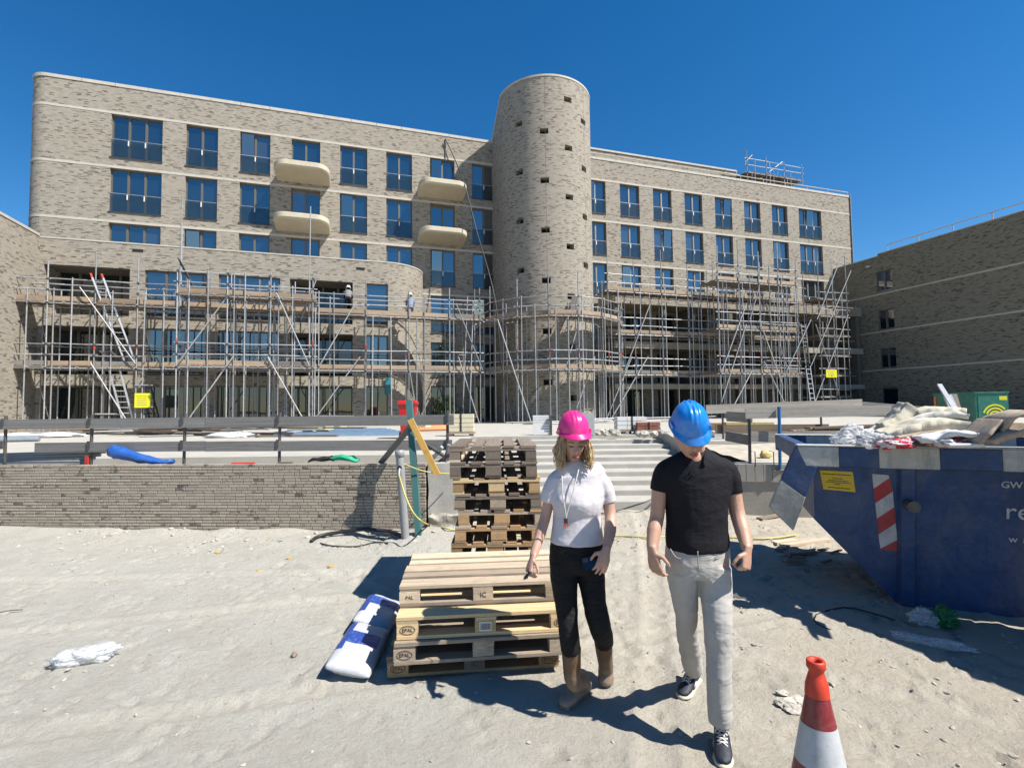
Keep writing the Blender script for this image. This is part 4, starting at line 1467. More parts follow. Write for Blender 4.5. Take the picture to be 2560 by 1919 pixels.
def fr_at(x, y=1000):       # where the railing line crosses a photo column
    d = ray(x, y)
    dd = rb_ - ra
    den = d.x * dd.y - d.y * dd.x
    k = (ra.x * dd.y - ra.y * dd.x) / den
    p = d * k
    return (Vector((p.x, p.y, 0)) - ra).length / dd.length
LP = [fr_at(x) for x in (10, 197, 397, 603, 968)]
railing('left_board_railing', 'grey weathered two-board railing on steel posts behind the brick wall', ra, rb_, [LP[0] - .2] + LP, 1.755, 1.375, .16, M_FENCE, M_STEELD, .75,
        [(LP[0] - .35, fr_at(447), 1.755, 0), (fr_at(447), fr_at(982), 1.757, .004), (fr_at(80), fr_at(447), 1.372, 0), (fr_at(447), fr_at(606), 1.374, .004), (fr_at(606), fr_at(978), 1.372, .0)])
# right-hand railing on blue topped posts
qa, qb = Vector((4.35, 8.75, 0)), Vector((9.0, 8.1, 0))
M_BLUEP = mat('blue_painted_steel', (.02, .16, .42), .45, var=.2)
rr = thing('right_board_railing', (5.5, 8.5, 0), 'pale plank railing with blue tipped posts along the sand bed', 'railing')
def atl(x, y, Y):
    return A(x, y, Y)
for x, y0, y1, Y in ((1620, 893, 1004, 8.55), (1685, 878, 1007, 8.35), (1922, 880, 985, 8.2), (1947, 877, 985, 8.9)):
    p0, p1 = A(x, y1, Y), A(x - 2, y0, Y)
    tube('post', rr, M_STEELD if x in (1620, 1922) else M_BLUEP, (p0.x, p0.y, .78), p1, .026)
for x0, y0, x1, y1, Y0, Y1, m in ((1570, 899, 1625, 902, 9.0, 8.6, M_FENCEP), (1610, 893, 1925, 886, 8.48, 8.15, M_FENCEP), (1920, 888, 2010, 889, 8.9, 8.8, M_FENCEP),
                                  (1568, 941, 1622, 951, 9.1, 8.65, M_FENCE), (1622, 942, 1680, 944, 8.5, 8.44, M_FENCEP), (1680, 943, 1925, 940, 8.44, 8.12, M_FENCEP)):
    bar('board', rr, m, A(x0, y0, Y0), A(x1, y1, Y1), .03, .175)
rr2 = thing('rear_board_railing', G(1650, 960, 1.0), 'second plank railing further back on the right terrace', 'railing')
for x0, y0, x1, y1, Y, m in ((1525, 884, 1862, 871, 12.6, M_FENCEP), (1862, 876, 2010, 888, 13.4, M_FENCE), (1545, 927, 1790, 925, 12.7, M_SBOARDD)):
    bar('board', rr2, m, A(x0, y0, Y), A(x1, y1, Y), .03, .22)
for x in (1560, 1772, 1950):
    p1 = A(x, 868, 12.65)
    tube('post', rr2, M_STEELD, (p1.x, p1.y, .95), p1, .026)

# teal post with timber struts, grey pipe with a yellow hose
M_TEALP = wood('teal_painted_timber', (.05, .16, .16), dark=.7, stain=(.12, .14, .13))
M_STRUT = wood('yellow_timber_strut', (.72, .42, .10), dark=.75)
tp = thing('teal_post', G(908, 1125), 'teal painted timber post standing in front of the brick wall', 'post')
b0 = A(906, 1122, 7.02); b0.z = -.05
bar('shaft', tp, M_TEALP, b0, A(884, 865, 7.2), .085, .085, Vector((0, 1, 0)))
o = bar('timber_strut', None, M_STRUT, A(945, 1025, 7.1), A(886, 905, 7.05), .03, .085, Vector((1, 0, .4)))
tag(o, 'bright yellow timber strut leaning on the teal post', 'strut')
o = bar('timber_strut', None, M_FENCE, A(822, 1000, 7.75), A(888, 920, 7.1), .03, .085, Vector((1, 0, -.5)))
tag(o, 'grey timber strut from the wall top to the teal post', 'strut')
gp = thing('grey_pipe', G(872, 1130), 'grey plastic pipe leaning by the brick wall with a hose outlet', 'pipe')
M_GREYP = mat('grey_plastic_pipe', (.33, .335, .34), .5, var=.12, scale=8)
p0, p1 = A(877, 1130, 6.98), A(863, 976, 7.0)
p0.z = -.05
tube('barrel', gp, M_GREYP, p0, p1, .056, 20)
tube('collar', gp, M_GREYP, p1 - (p1 - p0) * .05, p1 + (p1 - p0) * .02, .064, 20)
hole_c = p0.lerp(p1, .84) + Vector((0, -.055, 0))
tube('outlet_ring', gp, M_BLACK, hole_c, hole_c + Vector((0, -.015, 0)), .03, 14)
tube('outlet_nozzle', gp, M_ALU, hole_c + Vector((0, -.01, -.015)), hole_c + Vector((0, -.05, -.09)), .013)
hs0 = hole_c + Vector((0, -.05, -.09))
tag(sweep('yellow_hose', M_YHOSE, [hs0, A(867, 1043, 6.86), A(876, 1072, 6.8), A(892, 1106, 6.7), A(912, 1126, 6.6), GG(935, 1138, .02), GG(960, 1143, .02), GG(1010, 1150, .02), GG(1200, 1165, .02), GG(1330, 1160, .02), GG(1400, 1163, .02), GG(1500, 1160, .02), GG(1640, 1166, .02), GG(1720, 1158, .02)], .012), 'yellow garden hose running from the grey pipe across the sand', 'hose')
tag(sweep('barrier_ribbon', M_YHOSE, [A(868, 1000, 7.0), A(915, 1017, 7.05), A(960, 1022, 7.2), A(985, 1022, 7.4)], .008), 'thin yellow line tied between the grey pipe and the pier', 'line')
tag(sweep('black_hose', M_BLACK, [GG(672, 1172, .02), GG(690, 1162, .03), GG(730, 1157, .05), GG(790, 1152, .06), GG(840, 1155, .05), GG(873, 1163, .03)], .026), 'thick black hose lying on the sand before the brick wall', 'hose')
tag(sweep('black_cable', M_BLACK, [GG(692, 1175, .015), GG(720, 1181, .015), GG(770, 1182, .015), GG(810, 1173, .015), GG(838, 1175, .015)], .009), 'thin black cable looping below the thick black hose', 'cable')
tag(sweep('grey_cable', M_STEELD, [GG(1240, 1100, .03), GG(1300, 1112, .03), GG(1345, 1105, .05), G(1390, 1085, .12), G(1430, 1070, .2), G(1470, 1068, .2)], .014), 'dark cable lying on the lowest step', 'cable')
# tarps and tubes in the planter
M_BLUET = mat('blue_tarpaulin', (.03, .13, .48), .4, var=.3, scale=6, bump=.5, bscale=9)
M_GREENT = mat('green_cloth', (.01, .42, .22), .6, var=.25, bump=.4)
def drape(name, m, pts, label, cat):
    """folded sheet lying along a line: (x, y, half depth, height)"""
    bm = bmesh.new()
    path = [(p + Z * hh * .5, hd, hh * .5) for p, hd, hh in pts]
    loft(bm, path, 18, Vector((0, 1, 0)))
    bmesh.ops.subdivide_edges(bm, edges=bm.edges, cuts=2, use_grid_fill=True)
    for v in bm.verts:
        v.co += Vector((.6 * noise.noise(v.co * 8 + Vector((0, 7, 0))), noise.noise(v.co * 9), noise.noise(v.co * 11 + Vector((4, 0, 0))))) * .03 + Vector((0, 0, .014 * abs(noise.noise(v.co * 27))))
    return tag(mesh_obj(name, bm, m, smooth=True), label, cat)
PZ = .80
drape('blue_tarpaulin', M_BLUET, [(A(236, 988, 8.05), .05, .20), (A(258, 991, 8.05), .12, .20), (A(305, 999, 8.05), .12, .13), (A(350, 1003, 8.05), .08, .07), (A(374, 1002, 8.05), .05, .08)], 'blue tarpaulin folded on top of the brick wall', 'tarpaulin')
for k in range(5):
    a, b = A(0, 1002 - 5 * k, 8.5), A(180 + 12 * k, 1003 - 7 * k, 8.35)
    o = tube('planter_pipe', None, M_GREYP, a, b, .03)
    tag(o, 'long grey pipe resting behind the brick wall at left', 'pipe', 'grey pipes behind the brick wall')
o = box('red_clamp', None, M_RED, A(188, 995, 8.2), (.05, .04, .17))
tag(o, 'red steel clamp holding the grey pipes', 'clamp')
drape('green_cloth', M_GREENT, [(A(717, 995, 7.9), .05, .05), (A(735, 993, 7.9), .09, .09), (A(760, 995, 7.9), .09, .07), (A(775, 999, 7.9), .04, .04)], 'bright green cloth bundle on the wall top', 'cloth')
drape('black_bag', M_BLACK, [(A(668, 998, 7.9), .04, .04), (A(690, 996, 7.9), .08, .06), (A(715, 994, 7.9), .08, .07), (A(722, 996, 7.9), .05, .05)], 'flat black bag next to the green cloth', 'bag')
o = tube('spirit_level', None, M_RED, A(500, 1001, 7.85), A(550, 1000, 7.85), .018, 6)
tag(o, 'thin dark red bar lying on the wall top', 'bar')
o = box('dark_offcut', None, M_PALO, A(617, 1000, 7.85), (.22, .06, .04))
tag(o, 'dark timber offcut on the wall top', 'offcut')
for k, (x0, y0, x1, y1) in enumerate(((925, 962, 960, 985), (935, 990, 955, 965), (948, 998, 975, 980), (960, 1000, 970, 960))):
    o = tube('clamp_tube', None, M_STEEL if k % 2 else M_STEELD, A(x0, y0, 7.75), A(x1, y1, 7.65), .03)
    tag(o, 'short steel tube in the tangle on the pier', 'tube', 'tubes tangled on the pier')
# green roll and gas bottles on the sand bed
M_GREENW = mat('green_wrap', (.10, .26, .20), .35, var=.5, scale=9)
p0, p1 = G(1668, 957, .9), G(1775, 955, .9)
o = tube('wrapped_roll', None, M_GREENW, p0 + Z * .1, p1 + Z * .1, .12, 16)
tag(o, 'green and white wrapped roll lying on the sand bed', 'roll')
o = tube('yellow_tube', None, M_TIMBY, p1 + Vector((.15, 0, .12)), G(1800, 955, .9) + Vector((.5, 0, .12)), .09, 14)
tag(o, 'short yellow tube at the end of the green roll', 'tube')
o = blob('yellow_lump', M_TIMBY, G(1655, 990, .82) + Z * .07, (.1, .1, .09), 3, 3, .3)
tag(o, 'small yellow lump on the sand bed', 'debris')
for x in (1632, 1672):
    p = G(x, 1008, .86)
    o = sweep('steel_hook', M_STEELD, [p, p + Z * .24, p + Vector((-.07, 0, .25))], .008, k=1, n=6)
    tag(o, 'bent steel starter bar rising from the concrete wall', 'rebar', 'starter bars on the bed wall')

# ================================================================== pallets
M_INK = mat('branding_ink', (.07, .045, .03), .8, var=.3)
def oval_ring(name, parent, m, mw, a, b, w=.0045):
    bm = bmesh.new()
    n = 28
    o_ = [bm.verts.new((math.cos(2 * math.pi * i / n) * a, math.sin(2 * math.pi * i / n) * b, 0)) for i in range(n)]
    i_ = [bm.verts.new((math.cos(2 * math.pi * i / n) * (a - w), math.sin(2 * math.pi * i / n) * (b - w), 0)) for i in range(n)]
    for i in range(n):
        bm.faces.new((o_[i], o_[(i + 1) % n], i_[(i + 1) % n], i_[i]))
    return mesh_obj(name, bm, m, parent, mw, recalc=False)
def pallet(corner, ang, mats, label, group, marks=None, long_front=True, z0=0.0, rough=1.0):
    """corner: front left foot; ang: direction of the front edge"""
    x = Vector((math.cos(ang), math.sin(ang), 0)); y = Vector((-math.sin(ang), math.cos(ang), 0))
    t = thing('pallet', Vector((corner[0], corner[1], z0)), label, 'pallet', group)
    if long_front:
        U, Vv, base = x, y, Vector((corner[0], corner[1], z0))
    else:               # short side to the front: the 1.2 m length runs away from the viewer
        U, Vv, base = y, -x, Vector((corner[0], corner[1], z0)) + x * .8
    m0, m1 = mats
    def P(u, v, z):
        return base + U * u + Vv * v + Z * z
    def bd(nm, u0, v0, u1, v1, z, w, h=.022):
        a, b = P(u0, v0, z), P(u1, v1, z)
        e = Vector((J(.004), J(.004), J(.0025))) * rough
        return bar(nm, t, m0 if random.random() < .72 else m1, a + e, b + e, w, h)
    for v, w in ((.0725, .145), (.2475, .098), (.40, .145), (.5525, .098), (.7275, .145)):
        bd('deck_board', -.0 + J(.004), v, 1.2 + J(.004), v, .133, w)
    for u in (.0725, .6, 1.1275):
        bd('cross_board', u, 0.003, u, .797, .111, .143)
    for v, w in ((.05, .10), (.40, .145), (.75, .10)):
        bd('bottom_board', .002, v, 1.198, v, .011, w)
    blocks = {}
    for i, u in enumerate((.0725, .6, 1.1275)):
        for j, (v, w) in enumerate(((.05, .098), (.40, .143), (.75, .098))):
            c = P(u, v, .061)
            mw = Matrix.Translation(c) @ Matrix((U, Vv, Z)).transposed().to_4x4() @ Matrix.Diagonal((.143, w, .0775, 1))
            blocks[(i, j)] = place(bpy.data.objects.new('block', unit_cube(m0 if random.random() < .6 else m1)), mw, t)
    for i, kind in (marks or {}).items():
        u = (.0725, .6, 1.1275)[i]
        c = P(u, -.0012, .061)
        mw = plane_matrix(c, U, Z)
        if kind in ('EPAL', 'PAL', 'E'):
            if kind == 'EPAL':
                oval_ring('brand_oval', blocks[(i, 0)], M_INK, mw, .052, .030)
            text_mesh('brand_mark', blocks[(i, 0)], M_INK, kind, .034, mw, .0008)
        elif kind == 'mark':
            text_mesh('brand_mark', blocks[(i, 0)], M_INK, 'IC', .05, mw, .0008)
        elif kind == 'bar':
            lab = place(bpy.data.objects.new('barcode_label', unit_cube(M_WHITE)), mw @ Matrix.Translation((0, 0, .0005)) @ Matrix.Diagonal((.085, .062, .001, 1)), t)
            xx = -.034
            rnd = random.Random(4)
            while xx < .034:
                ww = rnd.choice((.0018, .003, .0045))
                place(bpy.data.objects.new('bar_line', unit_cube(M_BLACK)), mw @ Matrix.Translation((xx + ww / 2, 0, .0014)) @ Matrix.Diagonal((ww, .042, .0008, 1)), lab)
                xx += ww + rnd.choice((.0015, .0025))
    return t
PA = R(5.6)
fs = 'pallets in the front stack'
pallet((-.884, 3.53), PA, (M_PALB, M_PALO), 'brown stamped pallet at the bottom of the front stack', fs, {0: 'EPAL', 1: 'mark', 2: 'EPAL'}, z0=.004)
pallet((-.8125, 3.41), PA + R(.5), (M_PALG, M_PALG), 'grey weathered stamped pallet second from the ground in the front stack', fs, {0: 'EPAL'}, z0=.150)
pallet((-.80, 3.45), PA - R(.3), (M_PALY, M_PALY), 'fresh yellow pallet with a barcode label in the front stack', fs, {0: 'EPAL', 1: 'bar', 2: 'EPAL'}, z0=.296)
pallet((-.825, 3.64), PA - R(1.2), (M_PALP, M_PALG), 'bleached pallet lying on top of the front stack', fs, {0: 'PAL', 1: 'mark'}, z0=.442)
bsx = [.0, .0, .01, .0, .04, .068, .042, .026, .003, .0]
bmats = [(M_PALG, M_PALO), (M_PALO, M_PALG), (M_PALG, M_PALO), (M_PALB, M_PALO), (M_PALB, M_PALG), (M_PALG, M_PALB), (M_PALO, M_PALG), (M_PALB, M_PALY), (M_PALO, M_PALO), (M_PALO, M_PALP)]
names = ['bottom', 'second', 'third', 'fourth', 'fifth', 'sixth', 'seventh', 'eighth', 'ninth', 'topmost']
for i in range(10):
    pallet((-.575 + bsx[i] + J(.008), 4.60 + J(.02)), R(1.5 + J(1.2) * 1.0), bmats[i],
           ('%s pallet of the tall rear stack, %s wood' % (names[i], 'orange brown' if i in (3, 4, 7) else 'dark grey weathered')), 'pallets in the tall rear stack', None, False, .05 + .1455 * i, 1.6)

# ================================================================== sacks
def sack_material(name, seed):
    m, n, p, link = nodes_of(name)
    tc = n.nodes.new('ShaderNodeTexCoord').outputs['Object']
    sp = n.nodes.new('ShaderNodeSeparateXYZ'); link(tc, sp.inputs[0])
    xx = math_n(n, link, 'ADD', sp.outputs[0], math_n(n, link, 'MULTIPLY', noise_n(n, link, tc, 9, 2), .006))
    b1 = math_n(n, link, 'MULTIPLY', math_n(n, link, 'GREATER_THAN', xx, -.06 + seed * .07), math_n(n, link, 'LESS_THAN', xx, .12 + seed * .05))
    side = math_n(n, link, 'GREATER_THAN', sp.outputs[1], -.125)
    b1 = math_n(n, link, 'MULTIPLY', b1, side)
    b2 = math_n(n, link, 'GREATER_THAN', sp.outputs[1], .105)
    b2 = math_n(n, link, 'MULTIPLY', b2, math_n(n, link, 'GREATER_THAN', xx, -.16))
    f = math_n(n, link, 'MAXIMUM', b1, b2)
    col = mix_rgb(n, link, f, (.54, .555, .59), (.025, .07, .33))
    # print: rows of small dashes
    wv = n.nodes.new('ShaderNodeTexBrick')
    wv.inputs['Scale'].default_value = 26
    wv.inputs['Color1'].default_value = (0, 0, 0, 1); wv.inputs['Color2'].default_value = (1, 1, 1, 1); wv.inputs['Mortar'].default_value = (0, 0, 0, 1)
    wv.inputs['Mortar Size'].default_value = .03
    link(tc, wv.inputs['Vector'])
    dash = math_n(n, link, 'MULTIPLY', math_n(n, link, 'GREATER_THAN', wv.outputs['Color'], .8), math_n(n, link, 'MULTIPLY', b1, .16))
    col = mix_rgb(n, link, dash, col, (.5, .6, .85))
    link(col, p.inputs['Base Color'])
    p.inputs['Roughness'].default_value = .38
    bump_n(n, link, p, noise_n(n, link, tc, 16, 5, .7, 1.0), .35, .02)
    return m
def sack(c, d, L, Wd, T, tilt, m, label, seed):
    bm = bmesh.new()
    nx_, ny_ = 34, 22
    def pt(u, v, s):
        e = (1 - abs(u) ** 5) ** .6 * (1 - abs(v) ** 4) ** .55
        wob = noise.noise(Vector((u * 2.2 + seed, v * 2.2, s))) * .18 + .10 * abs(noise.noise(Vector((u * 6 + seed, v * 5, s * 3))))
        pinch = 1 - .05 * (abs(u) ** 6)
        if abs(u) > .7:
            wob += .22 * noise.noise(Vector((u * 9, v * 7 + seed, s))) * (abs(u) - .7) / .3
        return Vector((u * L / 2, v * Wd / 2 * pinch, s * T / 2 * e * (1 + wob)))
    g = {}
    for s in (1, -1):
        for i in range(nx_ + 1):
            for j in range(ny_ + 1):
                u, v = -1 + 2 * i / nx_, -1 + 2 * j / ny_
                edge = i in (0, nx_) or j in (0, ny_)
                if edge and s < 0:
                    g[(i, j, s)] = g[(i, j, 1)]
                else:
                    g[(i, j, s)] = bm.verts.new(pt(u, v, s))
        for i in range(nx_):
            for j in range(ny_):
                q = [g[(i, j, s)], g[(i + 1, j, s)], g[(i + 1, j + 1, s)], g[(i, j + 1, s)]]
                bm.faces.new(q if s > 0 else q[::-1])
    dd = Vector(d).normalized()
    y = Z.cross(dd)
    rot = Matrix((dd, y, Z)).transposed().to_4x4() @ Matrix.Rotation(tilt, 4, 'X')
    return tag(mesh_obj('cement_sack', bm, m, None, Matrix.Translation(Vector(c)) @ rot, smooth=True), label, 'sack')
d1 = G(815, 1362) - G(758, 1470)
sack(G(778, 1420) + Z * .07, d1, .70, .33, .125, R(14), sack_material('sack_paper_a', 0), 'white and blue paper sack lying nearest the viewer beside the pallets', 1)
sack(G(818, 1345) + Vector((0, .02, .08)), G(838, 1300) - G(795, 1375), .56, .34, .125, R(18), sack_material('sack_paper_b', 1), 'blue and white sack behind the first one, against the pallets', 2)

# ================================================================== waste skip
SD = Vector((1.518, -.613, 0)).normalized()
SP_ = Vector((-SD.y, SD.x, 0))
SK0 = Vector((2.69, 4.75, 0))
SL, SW, SRZ = 4.3, 1.9, 1.47
def SKP(a, p, z):
    return SK0 + SD * a + SP_ * p + Z * z
def skip_paint(name, c, rust=.5):
    m, n, p, link = nodes_of(name)
    v = position_n(n)
    g1 = noise_n(n, link, v, 7, 8, .75, .5)
    streak = noise_n(n, link, position_n(n, (14, 14, 2.2), link), 1.3, 6, .7)
    scr = noise_n(n, link, position_n(n, (3, 3, 30), link), 2.0, 8, .8, 1.0)
    col = mix_rgb(n, link, ramp_n(n, link, g1, [(.35, 0), (.75, 1)]), tuple(x * .72 for x in c), tuple(min(1, x * 1.15) for x in c))
    col = mix_rgb(n, link, math_n(n, link, 'MULTIPLY', ramp_n(n, link, streak, [(.5, 0), (.75, 1)]), .45), col, (.06, .07, .09))
    col = mix_rgb(n, link, math_n(n, link, 'MULTIPLY', ramp_n(n, link, scr, [(.56, 0), (.70, 1)]), .24), col, (.26, .29, .34))
    r = ramp_n(n, link, noise_n(n, link, v, 4.1, 9, .85, .6), [(.60, 0), (.66, 1)])
    col = mix_rgb(n, link, math_n(n, link, 'MULTIPLY', r, rust), col, (.05, .032, .025))
    link(col, p.inputs['Base Color'])
    dst = ramp_n(n, link, noise_n(n, link, v, 2.3, 7, .75, .8), [(.45, 0), (.7, 1)])
    col = mix_rgb(n, link, math_n(n, link, 'MULTIPLY', dst, .22), col, (.34, .32, .28))
    link(col, p.inputs['Base Color'])
    p.inputs['Roughness'].default_value = .55
    bump_n(n, link, p, noise_n(n, link, v, 3.2, 3, .5), .5, .05, bump_n(n, link, None, g1, .3, .012))
    return m
M_SKB = skip_paint('skip_blue_paint', (.010, .062, .205), .8)
M_SKW = skip_paint('skip_white_paint', (.62, .62, .58), .9)
M_SKF = skip_paint('skip_dirty_white_paint', (.42, .42, .39), 1.0)
M_SKIN = mat('skip_inside', (.05, .06, .08), .8, var=.4)
skp = thing('waste_skip', SKP(SL / 2, SW / 2, 0), 'big blue steel waste skip with white blocks along its rim', 'skip')
def side_p(z):      # near side leans inwards towards the foot
    return .09 + .18 * (1.27 - z) / 1.27
def skin(name, m, pts, parent=skp):
    bm = bmesh.new()
    bm.faces.new([bm.verts.new(p) for p in pts])
    return bm
bm = bmesh.new()
def end_a(z):       # ends slope in below the beam
    return .14 if z > .75 else .14 + .66 * (.75 - z) / .75
Zs = [0.0, .75, 1.3]
rings = []
for z in Zs:
    e = end_a(z); s = side_p(z)
    rings.append([bm.verts.new(SKP(*q, z)) for q in ((e, s), (SL - e, s), (SL - e, SW - s), (e, SW - s))])
for a, b in zip(rings, rings[1:]):
    for i in range(4):
        bm.faces.new((a[i], a[(i + 1) % 4], b[(i + 1) % 4], b[i]))
bm.faces.new(rings[0][::-1])
mesh_obj('hull', bm, M_SKB, skp)
def skbox(name, m, a0, a1, p0, p1, z0, z1):
    bm = bmesh.new()
    vs_ = [SKP(a, p, z) for z in (z0, z1) for a, p in ((a0, p0), (a1, p0), (a1, p1), (a0, p1))]
    v = [bm.verts.new(q) for q in vs_]
    for f in ((3, 2, 1, 0), (4, 5, 6, 7), (0, 1, 5, 4), (1, 2, 6, 5), (2, 3, 7, 6), (3, 0, 4, 7)):
        bm.faces.new([v[i] for i in f])
    bmesh.ops.bevel(bm, geom=bm.edges, offset=.006, segments=1, affect='EDGES')
    return mesh_obj(name, bm, m, skp)
edges_a = [0.0, .334, .64, 1.08, 1.50, 1.93, 2.36, 2.79, 3.22, 3.65, SL]
for k, (a, b) in enumerate(zip(edges_a, edges_a[1:])):
    skbox('rim_panel', M_SKW if k % 2 == 0 else M_SKB, a, b - .0005, 0, .10, 1.27, 1.455)
    skbox('rim_panel', M_SKB if k % 2 == 0 else M_SKW, a, b - .0005, SW - .1, SW, 1.27, 1.455)
skbox('rim_top', M_SKW, -.005, SL, -.006, .108, 1.456, 1.472)
skbox('rim_top', M_SKW, -.005, SL, SW - .108, SW + .006, 1.456, 1.472)
skbox('rim_end', M_SKB, 0, .1, .101, SW - .101, 1.30, 1.47)
skbox('rim_end', M_SKB, SL - .1, SL, .101, SW - .101, 1.30, 1.47)
def end_beam(name, m, prof, flip=False, p0=-.004, p1=.06):
    bm = bmesh.new()
    f = (lambda a: SL - a) if flip else (lambda a: a)
    A_ = [bm.verts.new(SKP(f(a), p0, z)) for a, z in prof]; B_ = [bm.verts.new(SKP(f(a), p1, z)) for a, z in prof]
    bm.faces.new(A_); bm.faces.new(B_[::-1])
    n = len(prof)
    for i in range(n):
        bm.faces.new((A_[i], A_[(i + 1) % n], B_[(i + 1) % n], B_[i]))
    bmesh.ops.bevel(bm, geom=bm.edges, offset=.008, segments=1, affect='EDGES')
    mesh_obj(name, bm, m, skp)
for fl in (False, True):
    for q0, q1 in ((-.004, .06),):
        end_beam('end_plate', M_SKB, [(-.012, 1.465), (-.15, 1.14), (.055, .985), (.16, 1.268), (.06, 1.268), (.0, 1.455)], fl, q0, q1)
        end_beam('end_plate_foot', M_SKF, [(-.152, 1.137), (-.26, .87), (-.06, .66), (.053, .981)], fl, q0, q1)
# ribs
for a in (.86, 2.3, 3.5):
    bm = bmesh.new()
    vv = []
    for z in (0.0, 1.268):
        s = side_p(z)
        vv += [bm.verts.new(SKP(*q, z)) for q in ((a - .075, s + .01), (a - .05, s - .055), (a + .05, s - .055), (a + .075, s + .01))]
    for i in range(3):
        bm.faces.new((vv[i], vv[i + 1], vv[i + 5], vv[i + 4]))
    bm.faces.new(vv[:4][::-1]); bm.faces.new(vv[4:])
    mesh_obj('side_rib', bm, M_SKB, skp)
# lifting hook
tube('lifting_pin', skp, M_STEELD, SKP(.86, -.06, .95), SKP(.86, .05, .95), .05, 14)
tube('rim_hook', skp, M_SKB, SKP(.52, .05, 1.46), SKP(.52, .05, 1.53), .035, 10)
# marks on the near side
SIDE_N = (-SP_ * 1.0 + Z * -(.18 / 1.27)).normalized()
SIDE_UP = (Z * 1.27 - SP_ * .18).normalized()
def on_side(x, y, lift=.004):
    d = ray(x, y)
    q0 = SKP(0, side_p(0), 0)
    k = (q0 - O).dot(SIDE_N) / d.dot(SIDE_N)
    return O + d * k + SIDE_N * lift
def decal(name, m, corners, lift=.004, parent=skp):
    bm = bmesh.new()
    pts = [on_side(x, y, lift) for x, y in corners]
    f = [bm.verts.new(p) for p in pts]
    b = [bm.verts.new(p - SIDE_N * (lift - .001)) for p in pts]
    bm.faces.new(f)
    n = len(pts)
    for i in range(n):
        bm.faces.new((f[i], f[(i + 1) % n], b[(i + 1) % n], b[i]))
    return mesh_obj(name, bm, m, parent)
def z7(x, y):
    return ((1850 + x / 3.014) / SC, (950 + y / 3.014) / SC)
M_STY = mat('yellow_sticker', (.72, .50, .01), .45, var=.06, dirt=(.4, .27, .02), dirt_amt=.3)
stick = decal('yellow_sticker', M_STY, [z7(600, 678), z7(848, 690), z7(870, 842), z7(628, 820)])
def sub_line(f0, f1, v, h):
    TL, TR_, BR, BL = (on_side(*z7(*q), .0055) for q in ((600, 678), (848, 690), (870, 842), (628, 820)))
    a = TL.lerp(BL, v).lerp(TR_.lerp(BR, v), f0); b = TL.lerp(BL, v).lerp(TR_.lerp(BR, v), f1)
    bar('print_line', stick, M_PRINT, a, b, .0006, h, SIDE_UP)
for v, f0, f1, h in ((.17, .06, .94, .009), (.38, .35, .66, .007), (.49, .2, .82, .007), (.58, .12, .9, .007), (.67, .38, .55, .007), (.86, .16, .85, .008)):
    x = f0
    while x < f1:
        w = random.uniform(.05, .13)
        sub_line(x, min(x + w, f1), v, h)
        x += w + .012
M_RFR = skip_paint('reflective_red', (.52, .02, .03), .3)
M_RFW = skip_paint('reflective_white', (.66, .66, .66), .4)
L_ = [(995, 705), (1005, 815), (1018, 925), (1030, 1040), (1042, 1160), (1057, 1265)]
R_ = [(1118, 715), (1125, 735), (1150, 838), (1160, 955), (1172, 1075), (1185, 1200), (1197, 1290)]
decal('warning_stripe', M_RFW, [z7(*L_[0]), z7(*L_[1]), z7(*R_[1]), z7(*R_[0])])
for i in range(1, 5):
    decal('warning_stripe', M_RFR if i % 2 else M_RFW, [z7(*L_[i]), z7(*L_[i + 1]), z7(*R_[i + 1]), z7(*R_[i])], .0045)
decal('warning_stripe', M_RFR, [z7(*L_[5]), z7(1065, 1275), z7(*R_[6]), z7(*R_[5])])
M_LET = skip_paint('white_lettering', (.70, .72, .74), .3)
def lettering(s, x, y, px_h, factor, bold=False, spacing=1.0):
    p = on_side(*z7(x, y), .003)
    q = on_side(*z7(x, y - px_h), .003)
    size = (q - p).length / factor
    cu = bpy.data.curves.new('lettering', 'FONT'); cu.body = s; cu.size = size; cu.extrude = .0008
    cu.align_x, cu.align_y = 'LEFT', 'BOTTOM_BASELINE'
    cu.space_character = spacing
    if bold:
        cu.offset = size * .012
    tmp = bpy.data.objects.new('tmp', cu)
    me = bpy.data.meshes.new_from_object(tmp); bpy.data.objects.remove(tmp)
    me.materials.clear(); me.materials.append(M_LET)
    place(bpy.data.objects.new('lettering', me), plane_matrix(p, SD, SIDE_UP), skp)
lettering('GW', 1965, 808, 48, .70, True)
lettering('re', 1990, 1042, 92, .52, False)
lettering('w a', 2022, 1218, 36, .50, False, 1.1)

# unseen hoarding right of view, added to shade the ground before the skip
shd = thing('added_sunshade', (4.9, 2.1, 0), 'added unseen plywood hoarding to the right of the skip', 'sunshade')
h0, hd_ = Vector((4.22, 4.05, 0)), Vector((.382, -.924, 0))
M_SUNSHADE = wood('sunshade_plywood', (.40, .38, .35), dark=.7)
for k in range(4):
    a, b = h0 + hd_ * (1.0 * k + .004), h0 + hd_ * (1.0 * k + .996)
    bar('panel', shd, M_SUNSHADE, a + Z * 1.2, b + Z * 1.2, .03, 2.38)
for k in range(5):
    q = h0 + hd_ * (1.0 * k) + Vector((.06, .025, 0))
    box('stake', shd, M_PALG, q + Z * 1.1, (.07, .07, 2.3), math.atan2(hd_.y, hd_.x))

